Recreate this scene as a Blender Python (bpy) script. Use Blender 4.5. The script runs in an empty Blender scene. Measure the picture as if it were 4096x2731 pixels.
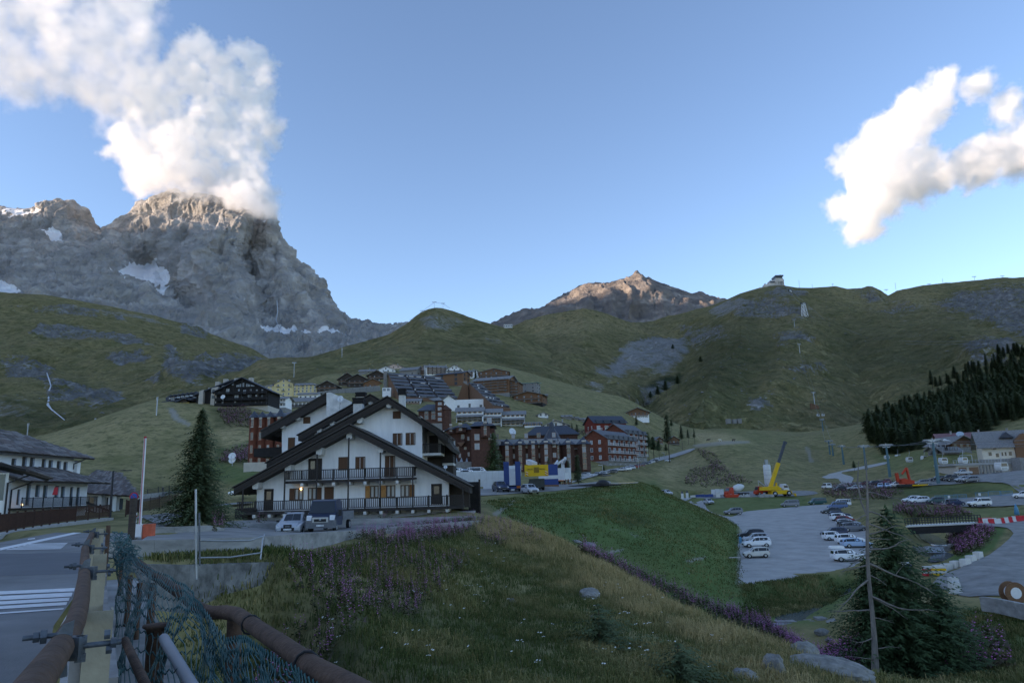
import bpy,math,random
import numpy as np
from mathutils import Vector,Matrix
from mathutils.geometry import delaunay_2d_cdt
SC=bpy.context.scene
COL=SC.collection
rnd=random.Random(7)
R=math.radians
# ------------------------------------------------------------------ camera
FPX,CX,CY=2900.0,2048.0,1365.5
PITCH,ROLL=R(11.5),R(1.75)
DK=1.06
cam_d=bpy.data.cameras.new('camera')
cam_d.sensor_width=36.0
cam_d.lens=36.0*FPX/4096.0
cam_d.clip_start=0.05
cam_d.clip_end=60000
cam=bpy.data.objects.new('camera',cam_d)
COL.objects.link(cam)
_f=np.array([0,math.cos(PITCH),math.sin(PITCH)])
_u0=np.array([0,-math.sin(PITCH),math.cos(PITCH)])
_r0=np.array([1.0,0,0])
_i=_r0*math.cos(ROLL)-_u0*math.sin(ROLL)
_j=_r0*math.sin(ROLL)+_u0*math.cos(ROLL)
cam.matrix_world=Matrix(((_i[0],_j[0],-_f[0],0),(_i[1],_j[1],-_f[1],0),(_i[2],_j[2],-_f[2],0),(0,0,0,1)))
SC.camera=cam
# ------------------------------------------------------------------ sky, sun, exposure
SUN_EL,SUN_AZ=R(11.0),R(-104)
world=bpy.data.worlds.new('World')
SC.world=world
world.use_nodes=True
wn=world.node_tree.nodes
sky=wn.new('ShaderNodeTexSky')
sky.sky_type='NISHITA'
sky.sun_disc=False
sky.sun_elevation=SUN_EL
sky.sun_rotation=SUN_AZ
sky.altitude=2000
sky.air_density=1.0
sky.dust_density=1.0
sky.ozone_density=3.0
wn['Background'].inputs['Strength'].default_value=0.15
world.node_tree.links.new(sky.outputs[0],wn['Background'].inputs['Color'])
sun_d=bpy.data.lights.new('sun','SUN')
sun_d.energy=3.0
sun_d.angle=R(0.5)
sun_d.color=(1.0,0.87,0.72)
sun=bpy.data.objects.new('sun',sun_d)
COL.objects.link(sun)
_sd=Vector((math.sin(SUN_AZ)*math.cos(SUN_EL),math.cos(SUN_AZ)*math.cos(SUN_EL),math.sin(SUN_EL)))
sun.rotation_euler=_sd.to_track_quat('Z','Y').to_euler()
SC.view_settings.view_transform='Standard'
SC.view_settings.look='None'
SC.view_settings.gamma=1
SC.view_settings.use_curve_mapping=False
SC.view_settings.exposure=1.42
SC.view_settings.use_white_balance=True
SC.view_settings.white_balance_temperature=7700
SC.view_settings.white_balance_tint=17
SC.render.engine='CYCLES'
cy=SC.cycles
cy.max_bounces=14
cy.diffuse_bounces=3
cy.glossy_bounces=2
cy.transmission_bounces=4
cy.volume_bounces=12
cy.transparent_max_bounces=8
cy.use_denoising=True
# ------------------------------------------------------------------ pixel geometry
def ray(u,v):
 d=_f+_i*((u-CX)/FPX)+_j*((CY-v)/FPX)
 return d/d[1]
def P(u,v,Y):
 """point of the place seen at photograph pixel (u, v), Y metres ahead"""
 return ray(u,v)*(Y*DK)
def project(p):
 p=np.asarray(p,float)
 x,y,z=p@_i,p@_j,p@_f
 return CX+FPX*x/z,CY-FPX*y/z
S=4096/2352.0
def F(x,y):return(x*S,y*S)
def c1(x,y):return(x/2.94,1700+y/2.94)
def c3(x,y):return(800+x/1.96,1500+y/1.96)
def c4(x,y):return(600+x/2.94,1400+y/2.94)
def c5(x,y):return(1300+x/2.352,1400+y/2.352)
def c6(x,y):return(1700+x/2.352,1550+y/2.352)
def c7(x,y):return(2600+x/2.24,1650+y/2.24)
def c8(x,y):return(3200+x/2.614,1650+y/2.614)
def c9(x,y):return(3100+x*.498,1950+y*.498)
# ------------------------------------------------------------------ noise (numpy)
def _hash(ix,iy,iz,seed):
 h=(ix.astype(np.uint32)*np.uint32(374761393)+iy.astype(np.uint32)*np.uint32(668265263)+iz.astype(np.uint32)*np.uint32(2147483647)+np.uint32(seed*974711&0xffffffff))
 h=(h^(h>>np.uint32(13)))*np.uint32(1274126177)
 h=(h^(h>>np.uint32(16)))*np.uint32(2246822519)
 return((h^(h>>np.uint32(15)))&np.uint32(0xffffff)).astype(np.float32)/np.float32(0x7fffff)-np.float32(1)
def vnoise(x,y,z=None,seed=0):
 x=np.asarray(x,np.float64);y=np.asarray(y,np.float64)
 z=np.zeros_like(x)if z is None else np.asarray(z,np.float64)
 fx,fy,fz=np.floor(x),np.floor(y),np.floor(z)
 ix,iy,iz=fx.astype(np.int64),fy.astype(np.int64),fz.astype(np.int64)
 tx,ty,tz=x-fx,y-fy,z-fz
 tx,ty,tz=[t*t*t*(t*(t*6-15)+10)for t in(tx,ty,tz)]
 def h(a,b,c):return _hash((ix+a)&0xffff,(iy+b)&0xffff,(iz+c)&0xffff,seed)
 def L(a,b,t):return a+(b-a)*t
 a=L(L(h(0,0,0),h(1,0,0),tx),L(h(0,1,0),h(1,1,0),tx),ty)
 b=L(L(h(0,0,1),h(1,0,1),tx),L(h(0,1,1),h(1,1,1),tx),ty)
 return L(a,b,tz)
def fbm(x,y,z=None,o=5,seed=0,gain=.5,ridged=False):
 s=0;a=1.0;n=0
 for k in range(o):
  w=vnoise(x,y,z,seed+k*17)
  if ridged:w=1-2*np.abs(w)
  s=s+a*w;n+=a
  x=x*2.03+3.1;y=y*2.03+1.7
  if z is not None:z=z*2.03+5.3
  a*=gain
 return s/n
def sstep(a,b,x):
 t=np.clip((x-a)/(b-a),0,1)
 return t*t*(3-2*t)
def poly_mask(u,v,poly,soft):
 """1 inside the outline, 0 outside, soft edge"""
 u=np.asarray(u);v=np.asarray(v)
 pts=np.array(poly,float)
 inside=np.zeros(u.shape,bool)
 dist=np.full(u.shape,1e9)
 n=len(pts)
 for k in range(n):
  x0,y0=pts[k];x1,y1=pts[(k+1)%n]
  c=((y0>v)!=(y1>v))&(u<(x1-x0)*(v-y0)/(y1-y0+1e-12)+x0)
  inside^=c
  dx,dy=x1-x0,y1-y0
  t=np.clip(((u-x0)*dx+(v-y0)*dy)/(dx*dx+dy*dy+1e-12),0,1)
  dist=np.minimum(dist,np.hypot(u-x0-t*dx,v-y0-t*dy))
 sd=np.where(inside,dist,-dist)
 return sstep(-soft,soft,sd)
def line_dist(u,v,line):
 pts=np.array(line,float)
 dist=np.full(np.shape(u),1e9)
 for k in range(len(pts)-1):
  x0,y0=pts[k];x1,y1=pts[k+1]
  dx,dy=x1-x0,y1-y0
  t=np.clip(((u-x0)*dx+(v-y0)*dy)/(dx*dx+dy*dy+1e-12),0,1)
  dist=np.minimum(dist,np.hypot(u-x0-t*dx,v-y0-t*dy))
 return dist
# ------------------------------------------------------------------ object helpers
def link(name,mesh,parent=None):
 o=bpy.data.objects.new(name,mesh)
 COL.objects.link(o)
 if parent is not None:o.parent=parent
 return o
def tag(o,label=None,cat=None,group=None,kind=None):
 if label:o['label']=label
 if cat:o['category']=cat
 if group:o['group']=group
 if kind:o['kind']=kind
 return o
def thing(name,label,cat,loc=(0,0,0),rz=0.0,group=None):
 o=bpy.data.objects.new(name,None)
 COL.objects.link(o)
 o.location=loc
 o.rotation_euler=(0,0,rz)
 o.empty_display_size=.2
 return tag(o,label,cat,group)
def copy_tree(o,parent=None):
 c=o.copy()
 COL.objects.link(c)
 if parent is not None:c.parent=parent
 for ch in o.children:copy_tree(ch,c)
 return c
class MB:
 """collects simple shapes, then links them as ONE mesh object"""
 def __init__(s):s.v=[];s.f=[];s.m=[];s.sm=[]
 def add(s,vs,fs,mi=0,smooth=False):
  b=len(s.v)
  s.v+=[tuple(p)for p in vs]
  s.f+=[tuple(b+k for k in f)for f in fs]
  s.m+=[mi]*len(fs);s.sm+=[smooth]*len(fs)
  return s
 def box(s,x0,x1,y0,y1,z0,z1,mi=0):
  v=[(x,y,z)for z in(z0,z1)for y in(y0,y1)for x in(x0,x1)]
  return s.add(v,[(0,2,3,1),(4,5,7,6),(0,1,5,4),(2,6,7,3),(0,4,6,2),(1,3,7,5)],mi)
 def cbox(s,c,sx,sy,sz,mi=0,rz=0.0):
  ca,sa=math.cos(rz),math.sin(rz)
  v=[]
  for z in(-sz/2,sz/2):
   for y in(-sy/2,sy/2):
    for x in(-sx/2,sx/2):
     v.append((c[0]+x*ca-y*sa,c[1]+x*sa+y*ca,c[2]+z))
  return s.add(v,[(0,2,3,1),(4,5,7,6),(0,1,5,4),(2,6,7,3),(0,4,6,2),(1,3,7,5)],mi)
 def beam(s,a,b,w,h,mi=0,up=(0,0,1)):
  a,b=Vector(a),Vector(b)
  d=(b-a).normalized()
  x=d.cross(Vector(up))
  if x.length<1e-4:x=d.cross(Vector((0,1,0)))
  x.normalize();y=x.cross(d)
  v=[]
  for p in(a,b):
   for(i,j)in((-1,-1),(1,-1),(1,1),(-1,1)):
    v.append(p+x*(i*w/2)+y*(j*h/2))
  return s.add(v,[(0,1,2,3),(7,6,5,4),(0,4,5,1),(1,5,6,2),(2,6,7,3),(3,7,4,0)],mi)
 def tube(s,pts,r,n=8,mi=0,cap=True,smooth=True):
  pts=[Vector(p)for p in pts]
  rs=r if isinstance(r,(list,tuple))else[r]*len(pts)
  vs=[];fs=[]
  ref=None
  for k,p in enumerate(pts):
   d=(pts[min(k+1,len(pts)-1)]-pts[max(k-1,0)])
   if d.length<1e-9:d=Vector((0,0,1))
   d.normalize()
   if ref is None:
    ref=d.cross(Vector((0,0,1)))
    if ref.length<.05:ref=d.cross(Vector((0,1,0)))
   x=ref-d*ref.dot(d);x.normalize();ref=x
   y=d.cross(x)
   for q in range(n):
    a=2*math.pi*q/n
    vs.append(p+x*(math.cos(a)*rs[k])+y*(math.sin(a)*rs[k]))
  for k in range(len(pts)-1):
   for q in range(n):
    fs.append((k*n+q,k*n+(q+1)%n,(k+1)*n+(q+1)%n,(k+1)*n+q))
  s.add(vs,fs,mi,smooth)
  if cap:
   s.add(vs[:n],[tuple(reversed(range(n)))],mi)
   s.add(vs[-n:],[tuple(range(n))],mi)
  return s
 def prism(s,prof,y0,y1,mi=0):
  """profile (x, z) extruded along y"""
  n=len(prof)
  v=[(x,y0,z)for x,z in prof]+[(x,y1,z)for x,z in prof]
  f=[tuple(range(n)),tuple(reversed(range(n,2*n)))]
  f+=[(k,k+n,(k+1)%n+n,(k+1)%n)for k in range(n)]
  return s.add(v,f,mi)
 def lathe(s,prof,n=12,c=(0,0,0),mi=0,smooth=True):
  v=[];f=[]
  for r_,z in prof:
   for q in range(n):
    a=2*math.pi*q/n
    v.append((c[0]+r_*math.cos(a),c[1]+r_*math.sin(a),c[2]+z))
  for k in range(len(prof)-1):
   for q in range(n):
    f.append((k*n+q,k*n+(q+1)%n,(k+1)*n+(q+1)%n,(k+1)*n+q))
  f.append(tuple(reversed(range(n))));f.append(tuple(range((len(prof)-1)*n,len(prof)*n)))
  return s.add(v,f,mi,smooth)
 def mesh(s,name,mats):
  me=bpy.data.meshes.new(name)
  me.from_pydata(s.v,[],s.f)
  for m in(mats if isinstance(mats,(list,tuple))else[mats]):me.materials.append(m)
  me.polygons.foreach_set('material_index',s.m)
  me.polygons.foreach_set('use_smooth',s.sm)
  me.update()
  return me
 def build(s,name,mats,parent=None,loc=None,rot=None):
  o=link(name,s.mesh(name,mats),parent)
  if loc is not None:o.location=loc
  if rot is not None:o.rotation_euler=rot
  return o
def grid_mesh(name,V,nr,nc,attrs=None,smooth=True):
 """V: (nr*nc,3) rows x columns"""
 me=bpy.data.meshes.new(name)
 a=np.arange(nr*nc).reshape(nr,nc)
 q=np.stack([a[:-1,:-1],a[:-1,1:],a[1:,1:],a[1:,:-1]],-1).reshape(-1)
 nf=len(q)//4
 me.vertices.add(nr*nc)
 me.vertices.foreach_set('co',np.asarray(V,np.float32).ravel())
 me.loops.add(len(q));me.loops.foreach_set('vertex_index',q.astype(np.int32))
 me.polygons.add(nf)
 me.polygons.foreach_set('loop_start',np.arange(0,len(q),4,dtype=np.int32))
 me.polygons.foreach_set('use_smooth',np.full(nf,smooth))
 for k,w in(attrs or{}).items():
  at=me.attributes.new(k,'FLOAT','POINT')
  at.data.foreach_set('value',np.asarray(w,np.float32).ravel())
 me.update(calc_edges=True)
 return me
def tri_mesh(name,V,T,attrs=None,mats=(),smooth=False,midx=None):
 me=bpy.data.meshes.new(name)
 T=np.asarray(T,np.int32)
 me.vertices.add(len(V));me.vertices.foreach_set('co',np.asarray(V,np.float32).ravel())
 me.loops.add(T.size);me.loops.foreach_set('vertex_index',T.ravel())
 me.polygons.add(len(T));me.polygons.foreach_set('loop_start',np.arange(0,T.size,T.shape[1],dtype=np.int32))
 me.polygons.foreach_set('use_smooth',np.full(len(T),smooth))
 for k,w in(attrs or{}).items():
  at=me.attributes.new(k,'FLOAT','POINT')
  at.data.foreach_set('value',np.asarray(w,np.float32).ravel())
 for m in mats:me.materials.append(m)
 if midx is not None:me.polygons.foreach_set('material_index',np.asarray(midx,np.int32))
 me.update(calc_edges=True)
 return me
# ------------------------------------------------------------------ materials
MATS={}
def mat(name,col,rough=.8,var=.25,scale=4.0,bump=0.0,bscale=None,metal=0.0,spec=.3,emit=None,estr=0,col2=None,detail=6,stretch=None,trans=0.0):
 if name in MATS:return MATS[name]
 m=bpy.data.materials.new(name);MATS[name]=m
 m.use_nodes=True
 nt=m.node_tree;n=nt.nodes;l=nt.links
 b=n['Principled BSDF']
 b.inputs['Roughness'].default_value=rough
 b.inputs['Metallic'].default_value=metal
 b.inputs['Specular IOR Level'].default_value=spec
 if trans:b.inputs['Transmission Weight'].default_value=trans
 tc=n.new('ShaderNodeTexCoord')
 src=tc.outputs['Object']
 if stretch:
  mp=n.new('ShaderNodeMapping');mp.inputs['Scale'].default_value=stretch
  l.new(src,mp.inputs[0]);src=mp.outputs[0]
 no=n.new('ShaderNodeTexNoise')
 no.inputs['Scale'].default_value=scale;no.inputs['Detail'].default_value=detail;no.inputs['Roughness'].default_value=.65
 l.new(src,no.inputs[0])
 mx=n.new('ShaderNodeMix');mx.data_type='RGBA'
 c=[min(.86,q*1.15)for q in col]
 col2=col2 and[min(.86,q*1.15)for q in col2]
 lo=col2 if col2 else[x*(1-var)for x in c]
 hi=c if col2 else[min(1,x*(1+var))for x in c]
 mx.inputs[6].default_value=(*lo,1);mx.inputs[7].default_value=(*hi,1)
 mr=n.new('ShaderNodeMapRange');mr.inputs[1].default_value=.3;mr.inputs[2].default_value=.7
 l.new(no.outputs[0],mr.inputs[0]);l.new(mr.outputs[0],mx.inputs[0])
 l.new(mx.outputs[2],b.inputs['Base Color'])
 if bump:
  n2=n.new('ShaderNodeTexNoise');n2.inputs['Scale'].default_value=bscale or scale*4;n2.inputs['Detail'].default_value=5
  l.new(src,n2.inputs[0])
  bp=n.new('ShaderNodeBump');bp.inputs['Strength'].default_value=bump;bp.inputs['Distance'].default_value=.02
  l.new(n2.outputs[0],bp.inputs['Height']);l.new(bp.outputs[0],b.inputs['Normal'])
 if emit:
  b.inputs['Emission Color'].default_value=(*emit,1);b.inputs['Emission Strength'].default_value=estr
 return m
#  LAND
def land_mat(name,scale,rockc=(.36,.345,.33),rock2=(.19,.185,.18),bump=.5,bd=1.0,g1=(.150,.136,.058),g2=(.42,.32,.165),strata=0.0):
 m=bpy.data.materials.new(name);m.use_nodes=True
 nt=m.node_tree;n=nt.nodes;l=nt.links
 b=n['Principled BSDF'];b.inputs['Roughness'].default_value=.95;b.inputs['Specular IOR Level'].default_value=.05
 pos=n.new('ShaderNodeNewGeometry').outputs['Position']
 def noise(sc,det=6,ro=.6,st=None):
  s=pos
  if st:
   mp=n.new('ShaderNodeMapping');mp.inputs['Scale'].default_value=st;l.new(pos,mp.inputs[0]);s=mp.outputs[0]
  x=n.new('ShaderNodeTexNoise');x.inputs['Scale'].default_value=sc;x.inputs['Detail'].default_value=det;x.inputs['Roughness'].default_value=ro
  l.new(s,x.inputs[0]);return x.outputs[0]
 def rng(x,a,c,lo=0,hi=1):
  r=n.new('ShaderNodeMapRange');r.inputs[1].default_value=a;r.inputs[2].default_value=c;r.inputs[3].default_value=lo;r.inputs[4].default_value=hi
  l.new(x,r.inputs[0]);return r.outputs[0]
 def mix(f,a,c):
  x=n.new('ShaderNodeMix');x.data_type='RGBA'
  l.new(f,x.inputs[0])
  for sck,k in((a,6),(c,7)):
   if isinstance(sck,tuple):x.inputs[k].default_value=(*[min(.88,q*1.3)for q in sck],1)
   else:l.new(sck,x.inputs[k])
  return x.outputs[2]
 def att(k):
  a=n.new('ShaderNodeAttribute');a.attribute_name=k;return a.outputs['Fac']
 def math_(op,a,c):
  x=n.new('ShaderNodeMath');x.operation=op;x.use_clamp=True
  for sck,k in((a,0),(c,1)):
   if isinstance(sck,(int,float)):x.inputs[k].default_value=sck
   else:l.new(sck,x.inputs[k])
  return x.outputs[0]
 def sub_(base,noise_,k):
  a=n.new('ShaderNodeMath');a.operation='SUBTRACT';l.new(noise_,a.inputs[0]);a.inputs[1].default_value=.5
  c=n.new('ShaderNodeMath');c.operation='MULTIPLY_ADD';l.new(a.outputs[0],c.inputs[0]);c.inputs[1].default_value=k;l.new(base,c.inputs[2]);return c.outputs[0]
 big,mid,fine=noise(scale),noise(scale*5.3),noise(scale*34,4,.7)
 dryf=math_('ADD',math_('MULTIPLY',rng(mid,.35,.68),rng(fine,.25,.75)),math_('MULTIPLY',att('dry'),rng(fine,.2,.7)))
 g=mix(dryf,g1,g2)
 g=mix(math_('MULTIPLY',rng(big,.52,.75),.5),g,(.19,.145,.09))
 g=mix(math_('MULTIPLY',rng(fine,.5,.75),rng(mid,.45,.65)),g,(.062,.068,.030))
 g=mix(math_('MULTIPLY',rng(noise(scale*14,5,.7),.48,.66),.78),g,(.072,.076,.035))
 g=mix(math_('MULTIPLY',att('lush'),rng(mid,.25,.6,.45,1)),g,mix(rng(mid,.3,.7),(.052,.105,.030),(.092,.132,.046)))
 g=mix(math_('MULTIPLY',att('shrub'),rng(fine,.3,.5)),g,(.030,.042,.020))
 g=mix(att('bare'),g,mix(fine,(.20,.18,.15),(.33,.31,.28)))
 if strata:
  st=noise(scale*6,5,.6,(.7,.7,1.5))
 else:
  st=noise(scale*9,8,.7)
 rk=mix(rng(st,.3,.7),rock2,rockc)
 rk=mix(math_('MULTIPLY',rng(mid,.55,.75),.35),rk,(.24,.215,.185))
 rk=mix(rng(fine,.62,.8),rk,(.24,.235,.23))
 rb=sub_(att('rock'),fine,1.5);rb=sub_(rb,mid,1.1)
 col=mix(rng(rb,.36,.56),g,rk)
 col=mix(rng(sub_(sub_(att('scree'),mid,1.3),fine,1.0),.3,.75),col,mix(fine,(.18,.175,.165),(.31,.30,.285)))
 col=mix(rng(math_('ADD',att('snow'),math_('MULTIPLY',math_('SUBTRACT',mid,.5),.5)),.26,.36),col,mix(mid,(.60,.62,.66),(.82,.83,.86)))
 l.new(col,b.inputs['Base Color'])
 bp=n.new('ShaderNodeBump');bp.inputs['Strength'].default_value=bump;bp.inputs['Distance'].default_value=bd
 l.new(math_('ADD',fine,math_('MULTIPLY',st,.8)),bp.inputs['Height']);l.new(bp.outputs[0],b.inputs['Normal'])
 return m
ATTR=('rock','scree','snow','lush','dry','shrub','bare')
def sheet(name,rows,u0,u1,nu,nv,amp,nsc,m,masks,seed=0,ridged=False,creases=(),skew=None,base_rock=0.0,gully=0.0):
 """a hillside lofted through surveyed lines; rows: (Y, [(F pixel points)]) from its foot to its back"""
 us=np.linspace(u0,u1,nu)
 vr=np.array([np.interp(us,[p[0]for p in r[1]],[p[1]for p in r[1]])for r in rows])
 Yr=np.array([r[0]if np.ndim(r[0])==0 else 0 for r in rows],float)
 Yr=np.array([np.full(nu,y)if np.ndim(r[0])==0 else np.interp(us,[p[0]for p in r[0]],[p[1]for p in r[0]])for y,r in zip(Yr,rows)])
 k=len(rows)
 t=np.linspace(0,k-1,nv);i0=np.clip(t.astype(int),0,k-2);f=(t-i0)[:,None]
 def herm(A):
  d=np.diff(A,axis=0)
  sl=np.zeros_like(A)
  sl[0],sl[-1]=d[0],d[-1]
  s=np.where(d[:-1]*d[1:]>0,2*d[:-1]*d[1:]/(d[:-1]+d[1:]+1e-9*np.sign(d[:-1]+d[1:]+1e-12)),0)
  sl[1:-1]=s
  a,b_,ma,mb=A[i0],A[i0+1],sl[i0],sl[i0+1]
  return(2*f**3-3*f**2+1)*a+(f**3-2*f**2+f)*ma+(-2*f**3+3*f**2)*b_+(f**3-f**2)*mb
 V_,Y_=herm(vr),herm(Yr)
 U_=np.broadcast_to(us,V_.shape).copy()
 for line,dep,wid in creases:
  d=line_dist(U_,V_,line)
  Y_=Y_-dep*np.clip(1-d/wid,0,1)**1.3
 px,py=U_*S,V_*S
 dx=(px-CX)/FPX;dz=(CY-py)/FPX
 D=_f+dx[...,None]*_i+dz[...,None]*_j
 D=D/D[...,1:2]
 W=D*(Y_*DK)[...,None]
 gu=np.gradient(W,axis=1);gv=np.gradient(W,axis=0)
 N=np.cross(gu,gv);N/=np.linalg.norm(N,axis=-1,keepdims=True)+1e-9
 a,b_,c=W[...,0]/nsc,W[...,1]/nsc,W[...,2]/nsc
 mk={q:np.zeros(U_.shape)for q in ATTR}
 wx=fbm(a*3,b_*3,c*3,4,seed+50)*14
 wy=fbm(a*3+7,b_*3,c*3,4,seed+60)*9
 for key,poly,soft,*val in masks:
  mk[key]=np.maximum(mk[key],poly_mask(U_+wx,V_+wy,poly,soft)*(val[0]if val else 1))
 mk['rock']=np.maximum(mk['rock'],base_rock)
 sm=fbm(a*.6,b_*.6,c*.6,6,seed)*.9
 rg=fbm(a,b_,c*.8,8,seed+3,.55,ridged=True)
 rg=rg-rg.mean()+.1
 rocky=np.clip(mk['rock']*(1-.75*mk['snow']),0,1)
 disp=amp*((sm*.75+(rg-.1)*.38)*(1-rocky)+rocky*((rg-.1)*1.25+sm*.2))
 if gully:
  disp=disp+gully*rocky*fbm(W[...,0]/(nsc*.35)+sm,W[...,1]/(nsc*.8),W[...,2]/(nsc*2.2),5,seed+9,ridged=True)
 edge=np.minimum(1,np.minimum(np.arange(nv),40)/40)[:,None]
 edge=edge*(1-.88*np.exp(-((t-(k-2))/.14)**2))[:,None]
 W=W+N*(disp*edge)[...,None]
 me=grid_mesh(name,W.reshape(-1,3),nv,nu,mk)
 me.materials.append(m)
 o=link(name,me)
 tag(o,kind='structure')
 return o,W
m_rock=land_mat('alpine_rock',.0011,bump=.9,bd=30.0,strata=1)
m_rock2=land_mat('far_rock',.0018,rockc=(.27,.235,.205),rock2=(.14,.125,.12),bump=.9,bd=30,strata=1)
m_hill=land_mat('hill_grass',.0042,rockc=(.25,.245,.235),rock2=(.085,.085,.085),bump=1.0,bd=12.0)
m_hill2=land_mat('slope_grass',.0060,rockc=(.27,.262,.25),rock2=(.09,.09,.088),bump=1.0,bd=10.0)
m_near=land_mat('meadow',.022,bump=.5,bd=.5)
# the great rock peak and its shoulder
sky1=[(-200,486),(-60,480),(0,479),(50,481),(95,474),(135,465),(165,469),(190,486),(205,510),(220,528),(232,533),(262,515),(300,490),(322,467),(345,462),(375,445),(400,438),(440,452),(480,452),(497,457),(520,462),(560,448),(578,438),(592,450),(610,470),(626,492),(632,530),(655,563),(668,590),(690,607),(716,625),(740,650),(760,685),(778,718),(800,742),(830,753),(860,750),(885,751),(905,756),(940,746),(1000,755),(1060,760)]
main_peak,W1=sheet('mountain',[(3000,[(-200,790),(0,770),(300,830),(600,880),(800,850),(1060,810)]),(3700,[(-200,690),(100,672),(250,692),(330,702),(450,742),(560,778),(640,800),(700,806),(800,792),(1060,778)]),(4300,[(-200,620),(120,600),(240,612),(300,640),(360,642),(450,660),(560,700),(650,728),(720,750),(790,772),(900,770),(1060,770)]),(4800,[(-200,550),(100,535),(210,562),(260,560),(340,560),(420,556),(480,545),(560,560),(620,590),(680,665),(740,715),(790,757),(900,761),(1060,765)]),(5300,sky1),(6100,[(p[0],p[1]+70)for p in sky1])],-200,1060,900,560,62,230,m_rock,[('snow',[(5,482),(60,481),(95,492),(88,498),(20,491)],4),('snow',[(100,540),(125,530),(150,550),(118,552)],4),('snow',[(244,622),(290,620),(308,602),(358,596),(366,610),(398,626),(400,658),(374,674),(330,656),(286,650)],5),('snow',[(585,755),(610,752),(690,765),(720,772),(640,775),(600,770)],5,.9),('snow',[(600,508),(612,504),(608,514)],3),('snow',[(-60,668),(0,655),(50,668),(30,676),(-60,680)],5,.8),('snow',[(735,770),(750,768),(800,780),(770,782)],4,.7),('scree',[(420,745),(480,730),(600,765),(760,775),(860,765),(860,830),(640,850),(540,790)],20,.75),('scree',[(420,690),(470,680),(500,700),(560,750),(470,745)],15,.6),('scree',[(130,640),(250,650),(400,720),(330,712),(180,668)],12,.6)],seed=11,base_rock=1.0,gully=46,creases=[([(497,457),(535,500),(500,545),(455,565),(470,620),(520,700)],420,130),([(400,440),(380,520),(300,560),(240,535)],130,60),([(632,530),(650,620),(690,700),(740,760)],260,80),([(590,470),(560,600),(600,700)],-200,80),([(135,465),(180,560),(240,640)],200,90),([(350,600),(370,640),(420,690)],-220,55),([(60,560),(70,660)],150,60),([(560,500),(530,600),(560,690)],140,40)])
sky4=[(1060,775),(1110,758),(1140,748),(1175,728),(1200,719),(1206,714),(1213,721),(1235,715),(1250,709),(1300,681),(1340,662),(1370,656),(1400,655),(1415,648),(1440,638),(1462,630),(1475,629),(1484,637),(1490,634),(1500,641),(1520,650),(1560,666),(1590,680),(1612,681),(1640,690),(1700,715),(1760,735)]
far_peak,_=sheet('mountain',[(3600,[(1060,820),(1300,810),(1500,800),(1760,790)]),(4300,[(1060,790),(1200,760),(1300,750),(1500,748),(1640,735),(1760,760)]),(4700,[(1060,780),(1170,745),(1250,722),(1300,700),(1350,683),(1420,672),(1480,676),(1540,690),(1640,705),(1760,745)]),(5400,sky4),(6000,[(p[0],p[1]+60)for p in sky4])],1060,1760,420,230,45,420,m_rock2,[],seed=31,base_rock=1.0,gully=38,creases=[([(1475,629),(1500,660),(1470,680)],150,40),([(1350,670),(1340,740)],90,20),([(1400,670),(1410,745)],90,18),([(1450,675),(1440,745)],90,20),([(1520,680),(1530,740)],90,22),([(1580,690),(1570,735)],90,18)])
sky2=[(-200,660),(-80,666),(0,672),(100,676),(180,690),(260,705),(330,720),(430,745),(520,780),(580,800),(615,822),(640,832),(820,900)]
left_slope,W2=sheet('hill',[(480,[(-200,1120),(100,1080),(300,1010),(500,950),(820,940)]),(900,[(-200,1000),(100,985),(250,962),(400,930),(600,895),(820,930)]),(1500,[(-200,850),(60,862),(200,880),(400,852),(600,858),(820,915)]),(2200,[(-200,740),(200,760),(400,790),(560,812),(640,840),(820,905)]),(2900,sky2),(3600,[(p[0],p[1]+60)for p in sky2])],-200,820,560,420,40,200,m_hill,[('rock',[(385,800),(430,830),(520,812),(615,825),(620,840),(540,868),(430,890),(395,880),(370,850)],14,.62),('rock',[(-20,825),(60,815),(120,830),(125,870),(100,880),(20,860)],14,.58),('rock',[(90,890),(140,880),(260,905),(300,925),(230,945),(110,935)],14,.55),('rock',[(90,750),(200,752),(360,790),(340,802),(180,778),(60,770)],6,.55),('rock',[(240,825),(330,818),(350,832),(260,838)],6,.6),('rock',[(20,706),(170,706),(290,725),(280,735),(160,718)],5,.5),('rock',[(320,880),(370,872),(375,885),(330,888)],5,.6),('rock',[(410,745),(480,760),(470,772),(420,765)],5,.6),('scree',[(130,690),(260,708),(380,740),(520,785),(600,815),(560,800),(400,752),(250,720)],5,.5),('shrub',[(0,940),(200,960),(300,960),(200,1000),(0,1010)],25,.6),('scree',[(-60,925),(60,930),(100,980),(-60,1000)],20,.35)],seed=5,gully=12,creases=[([(640,840),(560,850),(500,880)],-80,40)])
sky3=[(440,915),(480,900),(530,866),(600,829),(640,826),(680,827),(720,823),(790,796),(850,785),(900,769),(940,741),(955,728),(968,718),(985,711),(1000,708),(1015,709),(1040,715),(1100,736),(1160,752),(1210,776),(1270,812),(1360,862)]
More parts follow.
